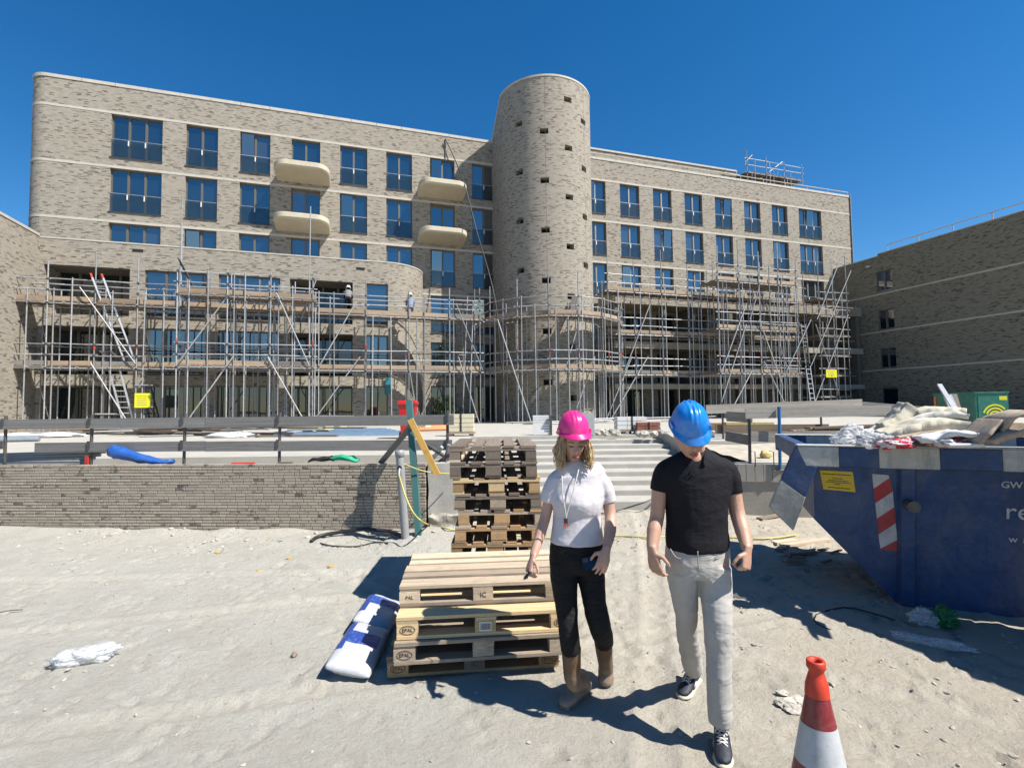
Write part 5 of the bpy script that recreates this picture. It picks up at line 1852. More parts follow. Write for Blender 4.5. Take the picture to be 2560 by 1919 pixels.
# what lies in the skip
o = box('skip_fill', None, M_SKIN, SKP(SL / 2, SW / 2, 1.17), (SL - .4, SW - .4, .2), math.atan2(SD.y, SD.x))
tag(o, 'dark layer of mixed waste filling the blue skip', 'waste')
M_FOAM = mat('foam_insulation', (.70, .64, .50), .9, var=.12, scale=9, bump=.7, bscale=18)
M_FOAMW = mat('white_foam', (.72, .70, .64), .9, var=.08, scale=9, bump=.6, bscale=22)
M_CARD = mat('brown_cardboard', (.22, .13, .07), .85, var=.15)
M_PLY = wood('curved_plywood', (.56, .46, .34), dark=.75)
def sheet(name, m, pts, width, thick, label, cat, wdir=None, lump=.02, rag=.02):
    """thick floppy sheet: a strip swept along pts"""
    pts = smooth_pts(pts, 8)
    wdir = (wdir or SP_).normalized()
    bm = bmesh.new()
    nw = 14
    prof = [(-1 + 2 * i / nw, 1) for i in range(nw + 1)] + [(1 - 2 * i / nw, -1) for i in range(nw + 1)]
    rings = []
    for i, p in enumerate(pts):
        d = (pts[min(i + 1, len(pts) - 1)] - pts[max(i - 1, 0)]).normalized()
        up = d.cross(wdir)
        if up.z < 0:
            up = -up
        rg = []
        for u, s in prof:
            q = p + wdir * (u * width / 2) + up * (s * thick / 2)
            nz = noise.noise(q * 7) * lump + noise.noise(q * 19) * lump * .6
            q += up * nz + wdir * (noise.noise(q * 13 + Vector((3, 1, 0))) * rag if abs(u) > .9 else 0)
            rg.append(bm.verts.new(q))
        rings.append(rg)
    n = len(prof)
    for a, b in zip(rings, rings[1:]):
        for j in range(n):
            bm.faces.new((a[j], a[(j + 1) % n], b[(j + 1) % n], b[j]))
    bm.faces.new(rings[0]); bm.faces.new(rings[-1][::-1])
    return tag(mesh_obj(name, bm, m, smooth=True), label, cat)
def c6(x, y, Y):
    return A((2100 + x / 4.81) / SC, (960 + y / 4.81) / SC, Y)
sheet('foam_mat', M_FOAM, [c6(490, 625, 4.62), c6(700, 560, 4.55), c6(950, 480, 4.5), c6(1200, 470, 4.45), c6(1450, 490, 4.35), c6(1640, 520, 4.25)], .5, .085, 'thick cream foam mat arching across the skip', 'foam')
sheet('foam_mat', M_FOAMW, [c6(380, 600, 4.95), c6(560, 540, 4.9), c6(750, 470, 4.85), c6(950, 400, 4.8), c6(1250, 370, 4.7), c6(1400, 385, 4.6)], .5, .08, 'white foam mat behind the cream one in the skip', 'foam')
sheet('foam_mat', M_FOAM, [c6(510, 540, 4.85), c6(650, 450, 4.85), c6(760, 350, 4.85), c6(830, 270, 4.85)], .28, .13, 'folded foam strip standing up in the skip', 'foam')
sheet('foam_mat', M_FOAM, [c6(850, 370, 4.9), c6(1000, 335, 4.85), c6(1200, 330, 4.8), c6(1390, 345, 4.75)], .45, .08, 'upper cream foam mat at the back of the skip', 'foam')
sheet('white_sheet', M_WHITE, [c6(880, 660, 4.25), c6(1100, 620, 4.2), c6(1350, 590, 4.1), c6(1550, 600, 4.0)], .35, .05, 'white plastic sheet over the rim side of the skip load', 'sheet', lump=.03)
sheet('wooden_board', M_PALP, [c6(640, 640, 4.4), c6(900, 590, 4.38), c6(1200, 560, 4.3)], .25, .03, 'grey board under the foam mats', 'board', lump=.0, rag=0)
sheet('white_profile', M_WHITE, [c6(1280, 735, 3.95), c6(1500, 733, 3.9), c6(1700, 728, 3.85)], .1, .03, 'white plastic profile lying along the skip rim', 'profile', lump=0, rag=0)
for k, (pts, w, lab) in enumerate((([c6(1560, 690, 3.95), c6(1640, 600, 3.9), c6(1730, 500, 3.9), c6(1800, 430, 3.9)], .4, 'beige curved plywood panel leaning in the skip'),
                                   ([c6(1770, 620, 3.9), c6(1850, 480, 3.85), c6(1920, 400, 3.8), c6(2060, 360, 3.7), c6(2260, 320, 3.6)], .45, 'bent plywood sheet at the right end of the skip'),
                                   ([c6(1720, 690, 3.8), c6(1900, 620, 3.72), c6(2100, 560, 3.65), c6(2260, 500, 3.6)], .3, 'split grey plank at the right end of the skip'))):
    sheet('plywood_sheet', M_PLY if k < 2 else M_PALG, pts, w, .022 if k < 2 else .05, lab, 'plywood', lump=.004, rag=.006)
# cardboard peak and barrier tape
bm = bmesh.new()
pp = [c6(893, 735, 4.12), c6(1135, 735, 4.05), c6(980, 595, 4.25), c6(900, 700, 4.5), c6(1120, 690, 4.45)]
v = [bm.verts.new(q) for q in pp]
bm.faces.new((v[0], v[1], v[2])); bm.faces.new((v[0], v[2], v[3])); bm.faces.new((v[1], v[4], v[2])); bm.faces.new((v[2], v[4], v[3])); bm.faces.new((v[0], v[3], v[4], v[1]))
tag(mesh_obj('cardboard_peak', bm, M_CARD), 'folded brown cardboard peaking above the skip rim', 'cardboard')
def tape_material():
    m, n, p, link = nodes_of('red_white_tape')
    v = position_n(n, None, link, 'obj')
    sp = n.nodes.new('ShaderNodeSeparateXYZ'); link(v, sp.inputs[0])
    f = math_n(n, link, 'FRACT', math_n(n, link, 'MULTIPLY', math_n(n, link, 'ADD', sp.outputs[0], math_n(n, link, 'MULTIPLY', sp.outputs[1], .6)), 7.5))
    col = mix_rgb(n, link, math_n(n, link, 'GREATER_THAN', f, .5), (.78, .76, .76), (.70, .03, .06))
    link(col, p.inputs['Base Color']); p.inputs['Roughness'].default_value = .35
    return m
M_TAPE = tape_material()
for k, (x, y, Y, sx) in enumerate(((700, 715, 4.2, .10), (840, 700, 4.25, .08), (1200, 705, 4.1, .09), (1390, 705, 4.02, .11), (570, 728, 4.25, .07))):
    o = blob('barrier_tape', M_TAPE, c6(x, y, Y), (sx, .08, .035), 11 + k, 4, .6, 2.0)
    tag(o, 'crumpled red and white barrier tape on the skip load', 'tape', 'barrier tape in the skip')
def film_material():
    m, n, p, link = nodes_of('clear_plastic_film')
    v = position_n(n)
    p.inputs['Base Color'].default_value = (.82, .85, .88, 1)
    p.inputs['Roughness'].default_value = .32
    f = ramp_n(n, link, noise_n(n, link, v, 30, 5, .7, 1.5), [(.35, .22), (.65, .62)])
    link(f, p.inputs['Alpha'])
    bump_n(n, link, p, noise_n(n, link, v, 26, 4, .6, 1.5), .3, .02)
    return m
M_FILM = film_material()
for k, (x, y, Y, s, lab) in enumerate(((150, 650, 4.75, (.17, .11, .12), 'clear crumpled plastic bag on the left end of the skip'), (480, 670, 4.45, (.16, .09, .06), 'clear plastic film beside the foam in the skip'), (60, 660, 4.9, (.09, .08, .06), 'small clear plastic scrap at the skip corner'))):
    tag(blob('plastic_bag', M_FILM, c6(x, y, Y), s, 21 + k, 5, .55, 1.7), lab, 'plastic bag')
for k, (a, b, m, r, lab) in enumerate((((1195, 5), (1370, 285), M_ALU, .018, 'silver metal strip sticking up from the skip'), ((1290, 140), (1400, 380), M_ALU, .03, 'broad silver profile sticking up from the skip'), ((1365, 130), (1440, 390), M_PALO, .025, 'dark wooden lath sticking up from the skip'))):
    o = bar('upright_profile', None, m, c6(b[0], b[1], 4.6), c6(a[0], a[1], 4.9), r * 2, r)
    tag(o, lab, 'profile')

# green tool container beyond the skip
M_GRN = mat('green_container_paint', (.012, .19, .13), .45, var=.15, scale=3, dirt=(.35, .42, .38), dirt_amt=.25)
ga = A(2437 / SC, 979 / SC, 14.0)
gx, gy = Vector((.93, -.37, 0)).normalized(), Vector((.30, .954, 0)).normalized()
gx = Vector((.985, -.17, 0)).normalized(); gy = Vector((.17, .985, 0)).normalized()
gw, gd, gh = .80, 1.75, ga.z - 1.0
gc = thing('tool_container', (ga.x, ga.y, 1.0), 'green steel tool container standing behind the skip', 'container')
def gbox(nm, m, x0, x1, y0, y1, z0, z1):
    c = Vector((ga.x, ga.y, 0)) + gx * ((x0 + x1) / 2) + gy * ((y0 + y1) / 2) + Z * ((z0 + z1) / 2)
    return box(nm, gc, m, c, (x1 - x0, y1 - y0, z1 - z0), math.atan2(gx.y, gx.x))
gbox('body', M_GRN, 0, gw, 0, gd, 1.0, 1.0 + gh - .05)
gbox('lid', M_GRN, -.02, gw + .02, -.02, gd + .02, 1.0 + gh - .048, 1.0 + gh)
gbox('door_panel', M_GRN, .06, gw - .06, -.012, .01, 1.12, 1.0 + gh - .12)
gbox('label', M_YEL, gw * .72, gw * .95, -.016, .0, 1.0 + gh - .24, 1.0 + gh - .13)
gbox('orange_marker', M_ORANGE, -.016, .0, gd - .12, gd - .02, 1.0 + gh - .45, 1.0 + gh - .1)
for r0 in (.13, .22, .31):
    bm = bmesh.new()
    prev = None
    for i in range(13):
        a = R(20) + R(120) * i / 12
        q = []
        for rr_ in (r0, r0 + .05):
            q.append(bm.verts.new(Vector((ga.x, ga.y, 0)) + gx * (.30 - math.cos(a) * rr_ * .9 + .16) + gy * -.02 + Z * (1.0 + gh * .38 + math.sin(a) * rr_)))
        if prev:
            bm.faces.new((prev[0], prev[1], q[1], q[0]))
        prev = q
    mesh_obj('yellow_arc', bm, M_YEL, gc)
for s in (.2, .8):
    gbox('foot', M_STEELD, .02, gw - .02, gd * s - .06, gd * s + .06, .98, 1.001)

# ================================================================== traffic cone
cn = A(2040 / SC, 1660 / SC, 2.12)
cone = thing('traffic_cone', (cn.x, cn.y, 0), 'worn red and white striped traffic cone at the lower right', 'traffic cone')
M_CO = mat('cone_orange', (.72, .055, .02), .5, var=.18, scale=12, dirt=(.35, .06, .03), dirt_amt=.4)
def cone_band(name, c, dirt, amt):
    m, n, p, link = nodes_of(name)
    v = position_n(n)
    d1_ = ramp_n(n, link, noise_n(n, link, v, 13, 8, .75, .6), [(.45, 0), (.75, 1)])
    col = mix_rgb(n, link, math_n(n, link, 'MULTIPLY', d1_, amt), c, dirt)
    sc_ = ramp_n(n, link, noise_n(n, link, position_n(n, (18, 18, 6), link), 1.3, 6, .7, 1.0), [(.64, 0), (.69, 1)])
    col = mix_rgb(n, link, math_n(n, link, 'MULTIPLY', sc_, .8), col, (.18, .03, .025))
    link(col, p.inputs['Base Color']); p.inputs['Roughness'].default_value = .42
    bump_n(n, link, p, noise_n(n, link, v, 60, 4), .12, .004)
    return m
M_CR = cone_band('cone_red_band', (.24, .016, .024), (.36, .20, .17), .5)
M_CW = cone_band('cone_white_band', (.56, .58, .60), (.30, .30, .29), .65)
def lathe(name, m, prof, parent, c, n=40, smooth=True):
    bm = bmesh.new()
    rings = []
    for r, z in prof:
        rings.append([bm.verts.new((c.x + r * math.cos(2 * math.pi * i / n), c.y + r * math.sin(2 * math.pi * i / n), z)) for i in range(n)])
    for a, b in zip(rings, rings[1:]):
        for i in range(n):
            bm.faces.new((a[i], a[(i + 1) % n], b[(i + 1) % n], b[i]))
    o = mesh_obj(name, bm, m, parent, smooth=smooth)
    return o
ct = cn.z + .02
def cr(z):
    return .044 + (ct - .14 - z) * .185
lathe('collar', M_CO, [(.018, ct - .05), (.019, ct - .005), (.032, ct), (.036, ct - .006), (.0365, ct - .03), (.030, ct - .038), (.028, ct - .05), (.033, ct - .065), (.036, ct - .075), (.043, ct - .10), (.0455, ct - .128), (cr(ct - .14) + .002, ct - .14)], cone, cn)
zz = [ct - .13, ct - .25, ct - .40, ct - .55, .035]
for k in range(4):
    lathe('band', (M_CR, M_CW, M_CR, M_CW)[k], [(cr(zz[k]) + .001 * (k % 2), zz[k]), (cr(zz[k + 1]) + .001 * (k % 2), zz[k + 1])], cone, cn)
bm = bmesh.new()
bm_box(bm, (cn.x, cn.y, .022), (.40, .40, .04), .3)
bmesh.ops.bevel(bm, geom=bm.edges, offset=.012, segments=2, affect='EDGES')
mesh_obj('base_plate', bm, M_CO, cone)

# ================================================================== litter and stones on the ground
M_BAGF = film_material(); M_BAGF.name = 'dusty_plastic_film'
o = blob('plastic_bag', M_FILM, GG(182, 1428) + Z * .05, (.19, .09, .055), 33, 5, .5, 1.8, rz=.35)
tag(o, 'crumpled clear plastic bag lying alone on the sand at left', 'plastic bag')
o = blob('plastic_bag', M_FILM, GG(2018, 1395) + Z * .03, (.22, .06, .028), 36, 5, .5, 1.8, rz=-.55)
tag(o, 'flattened white plastic bag in the shade of the skip', 'plastic bag')
M_GBAG = mat('green_plastic', (.02, .17, .05), .3, var=.4)
o = blob('plastic_bag', M_FILM, GG(2000, 1350) + Z * .06, (.11, .08, .06), 38, 5, .5, 1.8)
tag(o, 'white crumpled bag beside the green one under the skip', 'plastic bag')
o = blob('plastic_bag', M_GBAG, GG(2040, 1350) + Z * .06, (.09, .08, .09), 41, 4, .6, 2.0, smooth=False)
tag(o, 'small green plastic bag in the shade of the skip', 'plastic bag')
def z8(x, y):
    return ((1850 + x / 3.115) / SC, (1400 + y / 3.115) / SC)
tag(sweep('bent_rod', M_BLACK, [G(*z8(705, 540), .012), G(*z8(600, 492), .012), G(*z8(592, 425), .012), G(*z8(800, 365), .02), G(*z8(1000, 402), .02), G(*z8(1210, 465), .02)], .007, k=2), 'bent black steel rod on the sand in front of the skip', 'rod')
for k, (x0, y0, x1, y1) in enumerate(((1672, 1172, 1720, 1166), (1690, 1178, 1790, 1164), (1700, 1195, 1760, 1190), (1640, 1120, 1700, 1108))):
    o = bar('broken_board', None, M_PALP if k < 2 else M_PALO, G(x0, y0, .03), G(x1, y1, .03), .1, .03)
    tag(o, ('short pale board on the ground left of the skip', 'longer pale board under the skip end', 'dark board in the shade under the skip', 'pale board by the concrete bed wall')[k], 'board')
for k in range(16):
    p = G(random.uniform(1660, 1800), random.uniform(1180, 1215), .02)
    o = bar('splinter', None, M_PALO, p, p + Vector((random.uniform(-.25, .25), random.uniform(-.1, .1), J(.02))), .03, .015)
    tag(o, 'dark splinter of wood in the debris under the skip', 'splinter', 'wood debris under the skip')
for k, (x, y, s) in enumerate(((1690, 1500, .035), (1700, 1522, .06), (1722, 1516, .05), (1716, 1536, .055), (1735, 1530, .035))):
    o = blob('mortar_crumb', M_RUB, G(x, y) + Z * .012, (s, s * .8, s * .35), 50 + k, 3, .5, 2.0, smooth=False)
    tag(o, 'pale mortar crumb in the small heap left of the cone', 'rubble', 'mortar crumbs by the cone')
M_LEAFY = mat('ochre_scrap', (.60, .36, .08), .8, var=.3)
for k, (x, y) in enumerate(((580, 1168), (650, 1170), (625, 1208), (560, 1235), (470, 1195), (715, 1225))):
    o = blob('ochre_scrap', M_LEAFY, G(x, y) + Z * .012, (.035 if k > 1 else .06, .03, .012), 60 + k, 2, .5, 2)
    tag(o, 'ochre scrap lying on the sand before the brick wall', 'scrap', 'ochre scraps on the sand')
o = blob('dark_clod', M_PALO, G(636, 1418) + Z * .015, (.02, .03, .02), 70, 2, .5, 2)
tag(o, 'small dark clod alone on the pale sand left of the sacks', 'clod')
M_TWIG = mat('twig', (.08, .05, .04), .9)
tag(sweep('twig', M_TWIG, [G(0, 1322, .01), G(20, 1318, .03), G(50, 1316, .01)], .004, k=3, n=5), 'thin dark twig at the left edge of the sand', 'twig')
# grit: stones too many and too small to count
def grit(name, n, xr, yr, smin, smax, m, seed):
    rnd = random.Random(seed)
    bm = bmesh.new()
    for _ in range(n):
        x, y = rnd.uniform(*xr), rnd.uniform(*yr)
        s = smin + (smax - smin) * rnd.random() ** 3
        c = Vector((x, y, ground_h(x, y) + s * .2))
        r = bmesh.ops.create_icosphere(bm, subdivisions=1, radius=s, matrix=Matrix.Translation(c) @ Matrix.Rotation(rnd.uniform(0, 6), 4, 'Z') @ Matrix.Diagonal((1.3, .9, .6, 1)))
        for v in r['verts']:
            v.co += Vector((rnd.uniform(-1, 1), rnd.uniform(-1, 1), rnd.uniform(-1, 1))) * s * .25
    return stuff(mesh_obj(name, bm, m))
M_STN = mat('small_stones', (.47, .43, .36), .95, var=.3, scale=30)
grit('grit', 2600, (-6, 5.5), (1.4, 8.5), .003, .016, M_STN, 5)
grit('skip_side_grit', 700, (1.6, 4.2), (2.2, 7.8), .003, .02, M_STN, 6)
grit('wall_foot_grit', 700, (-7, 3.6), (6.6, 8.9), .006, .035, M_RUB, 8)

# ================================================================== people
M_SKINF = mat('fair_skin', (.60, .36, .265), .5, var=.12, scale=14, sss=.12, bump=.06, bscale=120)
M_SKINM = mat('tanned_skin', (.58, .335, .235), .5, var=.14, scale=14, sss=.12, bump=.06, bscale=120)
M_LIP = mat('lip', (.42, .13, .12), .45)
M_LASH = mat('lash', (.09, .05, .035), .7)
M_BROW = mat('brow', (.28, .17, .09), .8)
M_HAIR = mat('blond_hair', (.60, .42, .22), .45, var=.45, scale=45)
M_PINK = mat('pink_helmet_plastic', (.86, .028, .27), .33, var=.06, coat=.2, dirt=(.7, .15, .33), dirt_amt=.35)
M_BLUEH = mat('blue_helmet_plastic', (.004, .24, .78), .3, var=.06, coat=.3, dirt=(.25, .40, .62), dirt_amt=.4)
def cloth(name, c, rough=.85, wr=(9, 9, 20), amt=.5, var=.12, sheen=.0):
    m, n, p, link = nodes_of(name)
    v = position_n(n)
    f = noise_n(n, link, v, 7, 5)
    link(mix_rgb(n, link, f, tuple(x * (1 - var) for x in c), tuple(min(1, x * (1 + var)) for x in c)), p.inputs['Base Color'])
    p.inputs['Roughness'].default_value = rough
    p.inputs['Specular IOR Level'].default_value = .25
    w = noise_n(n, link, position_n(n, wr, link), 1.0, 4, .55, 1.2)
    b = bump_n(n, link, None, w, amt, .03)
    wv = noise_n(n, link, v, 420, 2)
    bump_n(n, link, p, wv, .12, .002, b)
    return m
M_TEE = cloth('white_tshirt', (.70, .665, .70), amt=.22, wr=(5, 5, 10))
M_POLO = cloth('black_polo', (.007, .007, .011), .8, amt=.35, wr=(5, 5, 9))
M_BLKP = cloth('black_trousers', (.008, .008, .009), .75, amt=.5)
M_GREYJ = cloth('pale_grey_jeans', (.50, .48, .45), .85, wr=(4, 4, 10), amt=.4)
def boot_material():
    m, n, p, link = nodes_of('muddy_brown_boot')
    v = position_n(n)
    sp = n.nodes.new('ShaderNodeSeparateXYZ'); link(v, sp.inputs[0])
    col = mix_rgb(n, link, noise_n(n, link, v, 11, 5), (.11, .058, .026), (.20, .115, .055))
    h = math_n(n, link, 'SUBTRACT', .30, sp.outputs[2])
    h = math_n(n, link, 'ADD', math_n(n, link, 'MULTIPLY', h, 3.0), math_n(n, link, 'MULTIPLY', math_n(n, link, 'SUBTRACT', noise_n(n, link, v, 9, 6, .7), .5), 1.1))
    col = mix_rgb(n, link, ramp_n(n, link, h, [(.15, 0), (.75, .85)]), col, (.36, .275, .215))
    link(col, p.inputs['Base Color']); p.inputs['Roughness'].default_value = .6
    bump_n(n, link, p, noise_n(n, link, v, 45, 4), .2, .006)
    return m
M_BOOT = boot_material()
M_NAVY = mat('navy_shoe', (.012, .018, .035), .6, var=.3, scale=30, bump=.3, bscale=90)
M_SOLE = mat('cream_sole', (.66, .62, .48), .7, var=.12)
M_LACE = mat('white_lace', (.75, .73, .70), .8)
TEXS = {}
def clouds(size):
    if size not in TEXS:
        t = bpy.data.textures.new('folds', 'CLOUDS'); t.noise_scale = size; t.noise_depth = 2
        TEXS[size] = t
    return TEXS[size]
def fuse(name, bm, m, parent, voxel=.006, smooth=5, folds=0.0, size=.07):
    """melt overlapping closed lofts into one continuous skin"""
    o = mesh_obj(name, bm, m, parent, smooth=True)
    r = o.modifiers.new('fuse', 'REMESH'); r.mode = 'VOXEL'; r.voxel_size = voxel; r.use_smooth_shade = True
    if smooth:
        s = o.modifiers.new('soften', 'SMOOTH'); s.factor = .5; s.iterations = smooth
    if folds:
        d = o.modifiers.new('folds', 'DISPLACE'); d.texture = clouds(size); d.strength = folds; d.mid_level = .5; d.texture_coords = 'GLOBAL'
    return o
def bez(a, b, k):
    return a.lerp(b, k)
def limb(bm, pts, n=14, side=Vector((1, 0, 0))):
    """pts: (point, rx, ry) control rings, resampled smoothly"""
    P = smooth_pts([p[0] for p in pts], 5)
    out = []
    for i, p in enumerate(P):
        f = i / 5
        k = min(int(f), len(pts) - 2); u = f - k
        rx = pts[k][1] + (pts[k + 1][1] - pts[k][1]) * u
        ry = pts[k][2] + (pts[k + 1][2] - pts[k][2]) * u
        out.append((p, rx, ry))
    loft(bm, out, n, side)
def ball(bm, c, r, n=2):
    s = r if isinstance(r, (tuple, list)) else (r, r, r)
    bmesh.ops.create_icosphere(bm, subdivisions=n, radius=1, matrix=Matrix.Translation(Vector(c)) @ Matrix.Diagonal((s[0], s[1], s[2], 1)))
def hand(bm, wrist, d, s, nrm, curl=(.25, .5, .5), spread=.05, k=1.0, thumb=1.0, curls=None):
    d = d.normalized(); s = (s - d * s.dot(d)).normalized(); nrm = (nrm - d * nrm.dot(d)); nrm = (nrm - s * nrm.dot(s)).normalized()
    limb(bm, [(wrist - d * .02 * k, .025 * k, .019 * k), (wrist + d * .02 * k, .030 * k, .017 * k), (wrist + d * .055 * k, .040 * k, .0165 * k), (wrist + d * .092 * k, .040 * k, .0135 * k)], 12, s)
    for j, (off, L) in enumerate(((.0295, .070), (.0100, .079), (-.0100, .073), (-.0285, .057))):
        cc = curls[j] if curls else curl
        p = wrist + d * .084 * k + s * off * k
        ang = 0.0
        pts = [(p - d * .012 * k, .0088 * k, .0088 * k)]
        dirx = d + s * (off * spread * 30)
        dirx.normalize()
        for q, (c_, f) in enumerate(zip(cc, (.44, .32, .26))):
            ang += c_
            dd = dirx * math.cos(ang) + nrm * math.sin(ang)
            p = p + dd * (L * f * k)
            pts.append((p, (.0086, .0080, .0066)[q] * k, (.0086, .0080, .0064)[q] * k))
        loft(bm, pts, 8, s)
    b = wrist + d * .022 * k + s * .026 * k
    t1 = b + (d * .55 + s * .75 * thumb + nrm * .35).normalized() * .036 * k
    t2 = t1 + (d * .85 + s * .25 * thumb + nrm * .45).normalized() * .032 * k
    t3 = t2 + (d * .9 + nrm * .45).normalized() * .022 * k
    loft(bm, [(b - s * .01, .013 * k, .013 * k), (t1, .0115 * k, .011 * k), (t2, .0098 * k, .0095 * k), (t3, .007 * k, .007 * k)], 8, d)
    return t3
def head_shape(bm, c, rot, k=1.0, man=False):
    ret = bmesh.ops.create_icosphere(bm, subdivisions=4, radius=1)
    for v in ret['verts']:
        x, y, z = v.co
        X, Y, Zz = x * .0745, y * .096, z * .118
        if Zz < .01:
            t = min(1, (.01 - Zz) / .12)
            X *= 1 - (.34 if not man else .24) * t ** 1.4
            if Y > 0:
                Y *= 1 - .45 * t
            else:
                Y *= 1 - .06 * t
                Y -= .010 * t ** 2
        if Y < 0:        # flatter face, brow and cheekbones, eye hollows
            Y = Y * (.97 if abs(X) < .05 else 1)
            Y += .012 * math.exp(-((abs(X) - .031) ** 2 / .00028 + (Zz - .008) ** 2 / .00022))
            Y -= .004 * math.exp(-((abs(X) - .03) ** 2 / .0006 + (Zz - .032) ** 2 / .0002))
            Y -= .005 * math.exp(-((abs(X) - .042) ** 2 / .0005 + (Zz + .02) ** 2 / .0005))
            Y += .005 * math.exp(-(X ** 2 / .0006 + (Zz + .088) ** 2 / .0001))
            Y -= .007 * math.exp(-(X ** 2 / .0006 + (Zz + .108) ** 2 / .0002))
        v.co = c + rot @ (Vector((X, Y, Zz)) * k)
    def L(x, y, z):
        return c + rot @ (Vector((x, y, z)) * k)
    loft(bm, [(L(0, -.086, .022), .008 * k, .008 * k), (L(0, -.096, .0), .0095 * k, .010 * k), (L(0, -.108, -.022), .0135 * k, .011 * k), (L(0, -.103, -.036), .0145 * k, .008 * k), (L(0, -.092, -.041), .010 * k, .006 * k)], 10, rot @ Vector((1, 0, 0)))
    for s in (-1, 1):
        loft(bm, [(L(.070 * s, .005, .020), .004, .012), (L(.080 * s, .012, .012), .006, .020), (L(.079 * s, .010, -.012), .006, .017), (L(.070 * s, .0, -.034), .004, .008)], 10, rot @ Vector((1, 0, 0)))
    return L
def face_parts(parent, L, rot, closed=True, brow=M_BROW):
    for s in (-1, 1):
        sweep('eye', M_LASH, [L(.018 * s, -.0865, .004), L(.031 * s, -.0885, .0005), (L(.045 * s, -.0790, .003))], .0028, parent, k=4, n=6)
        sweep('eyebrow', brow, [L(.014 * s, -.0935, .024), L(.031 * s, -.0925, .031), L(.050 * s, -.078, .026)], .0032, parent, k=4, n=6)
    bm = bmesh.new()
    loft(bm, [(L(-.025, -.0845, -.0655), .0015, .0015), (L(-.012, -.0945, -.063), .004, .0045), (L(0, -.0965, -.0635), .0045, .005), (L(.012, -.0945, -.063), .004, .0045), (L(.025, -.0845, -.0655), .0015, .0015)], 8, rot @ Vector((0, 1, 0)))
    loft(bm, [(L(-.021, -.086, -.0675), .0015, .0015), (L(-.010, -.0945, -.0725), .0045, .005), (L(.010, -.0945, -.0725), .0045, .005), (L(.021, -.086, -.0675), .0015, .0015)], 8, rot @ Vector((0, 1, 0)))
    mesh_obj('lips', bm, M_LIP, parent, smooth=True)
def hard_hat(parent, c, rot, m, k=1.0):
    """dome with three crown ridges, rim gutter and front peak; -y is the front"""
    bm = bmesh.new()
    na, nz = 64, 22
    rings = []
    for j in range(nz + 1):
        ph = math.pi / 2 * j / nz
        rg = []
        for i in range(na):
            a = 2 * math.pi * i / na
            ca, sa = math.cos(a), math.sin(a)
            e = math.cos(ph) ** .78
            x, y, z = .112 * ca * e, .138 * sa * e, .150 * math.sin(ph) ** .95
            rd = 0
            for xr in (-.026, 0, .026):
                rd += math.exp(-((x - xr) / .0065) ** 2) * (.0065 if xr else .008)
            rd *= min(1, max(0, (z - .045) / .05)) * (1 if y < .09 else max(0, 1 - (y - .09) / .03))
            nv = Vector((x / .0125, y / .019, z / .0225)).normalized()
            rg.append(Vector((x, y, z)) + nv * rd)
        rings.append(rg)
    # rim: gutter lip and peak
    lip = []
    for i in range(na):
        a = 2 * math.pi * i / na
        ca, sa = math.cos(a), math.sin(a)
        f = max(0, -sa) ** 2.2
        out = .014 + .042 * f
        lip.append((Vector((.112 * ca * (1 + out / .13), (.138 * sa) * (1 + out / .15), -.006 - .016 * f)), Vector((.112 * ca * (1 + out / .13), (.138 * sa) * (1 + out / .15), -.012 - .017 * f)), Vector((.108 * ca, .134 * sa, -.010))))
    R2 = [[l[2] for l in lip], [l[1] for l in lip], [l[0] for l in lip]] + rings
    vs2 = [[bm.verts.new(c + rot @ (p * k)) for p in rg] for rg in R2[:-1]]
    top = bm.verts.new(c + rot @ (Vector((0, 0, .1505 + .007)) * k))
    for a, b in zip(vs2, vs2[1:]):
        for i in range(na):
            bm.faces.new((a[i], a[(i + 1) % na], b[(i + 1) % na], b[i]))
    for i in range(na):
        bm.faces.new((vs2[-1][i], vs2[-1][(i + 1) % na], top))
    # inner shell
    inn = [[bm.verts.new(c + rot @ (Vector((p.x * .955, p.y * .955, p.z * .95 - .008)) * k)) for p in rg] for rg in rings[:-1]]
    for i in range(na):
        bm.faces.new((vs2[0][(i + 1) % na], vs2[0][i], inn[0][i], inn[0][(i + 1) % na]))
    for a, b in zip(inn, inn[1:]):
        for i in range(na):
            bm.faces.new((b[i], b[(i + 1) % na], a[(i + 1) % na], a[i]))
    it = bm.verts.new(c + rot @ (Vector((0, 0, .135)) * k))
    for i in range(na):
        bm.faces.new((it, inn[-1][(i + 1) % na], inn[-1][i]))
    hat = mesh_obj('hard_hat', bm, m, parent, smooth=True)
    for s in (-1, 1):       # accessory slots
        mw = Matrix.Translation(c + rot @ (Vector((.113 * s, -.02, .012)) * k)) @ rot.to_4x4() @ Matrix.Diagonal((.012, .05, .026, 1))
        place(bpy.data.objects.new('side_slot', unit_cube(m)), mw, hat)
    return hat
ROT = lambda pitch, yaw=0, roll=0: (Matrix.Rotation(yaw, 3, 'Z') @ Matrix.Rotation(pitch, 3, 'X') @ Matrix.Rotation(roll, 3, 'Y'))

# ------------------------------------------------------------------ the woman in the pink helmet
w0 = G(1245, 1515)
wo_ = thing('person', (w0.x, w0.y, 0), 'person in a pink helmet, white T-shirt, black trousers and muddy boots, walking', 'person')
YW = 3.17
rotw = ROT(R(16), R(6))
hc = A(1238, 955, 3.10)
bm = bmesh.new()
Lw = head_shape(bm, hc, rotw, .97)
limb(bm, [(A(1240, 975, 3.14), .048, .05), (A(1241, 998, 3.17), .046, .05), (A(1242, 1012, 3.19), .065, .055)], 14)
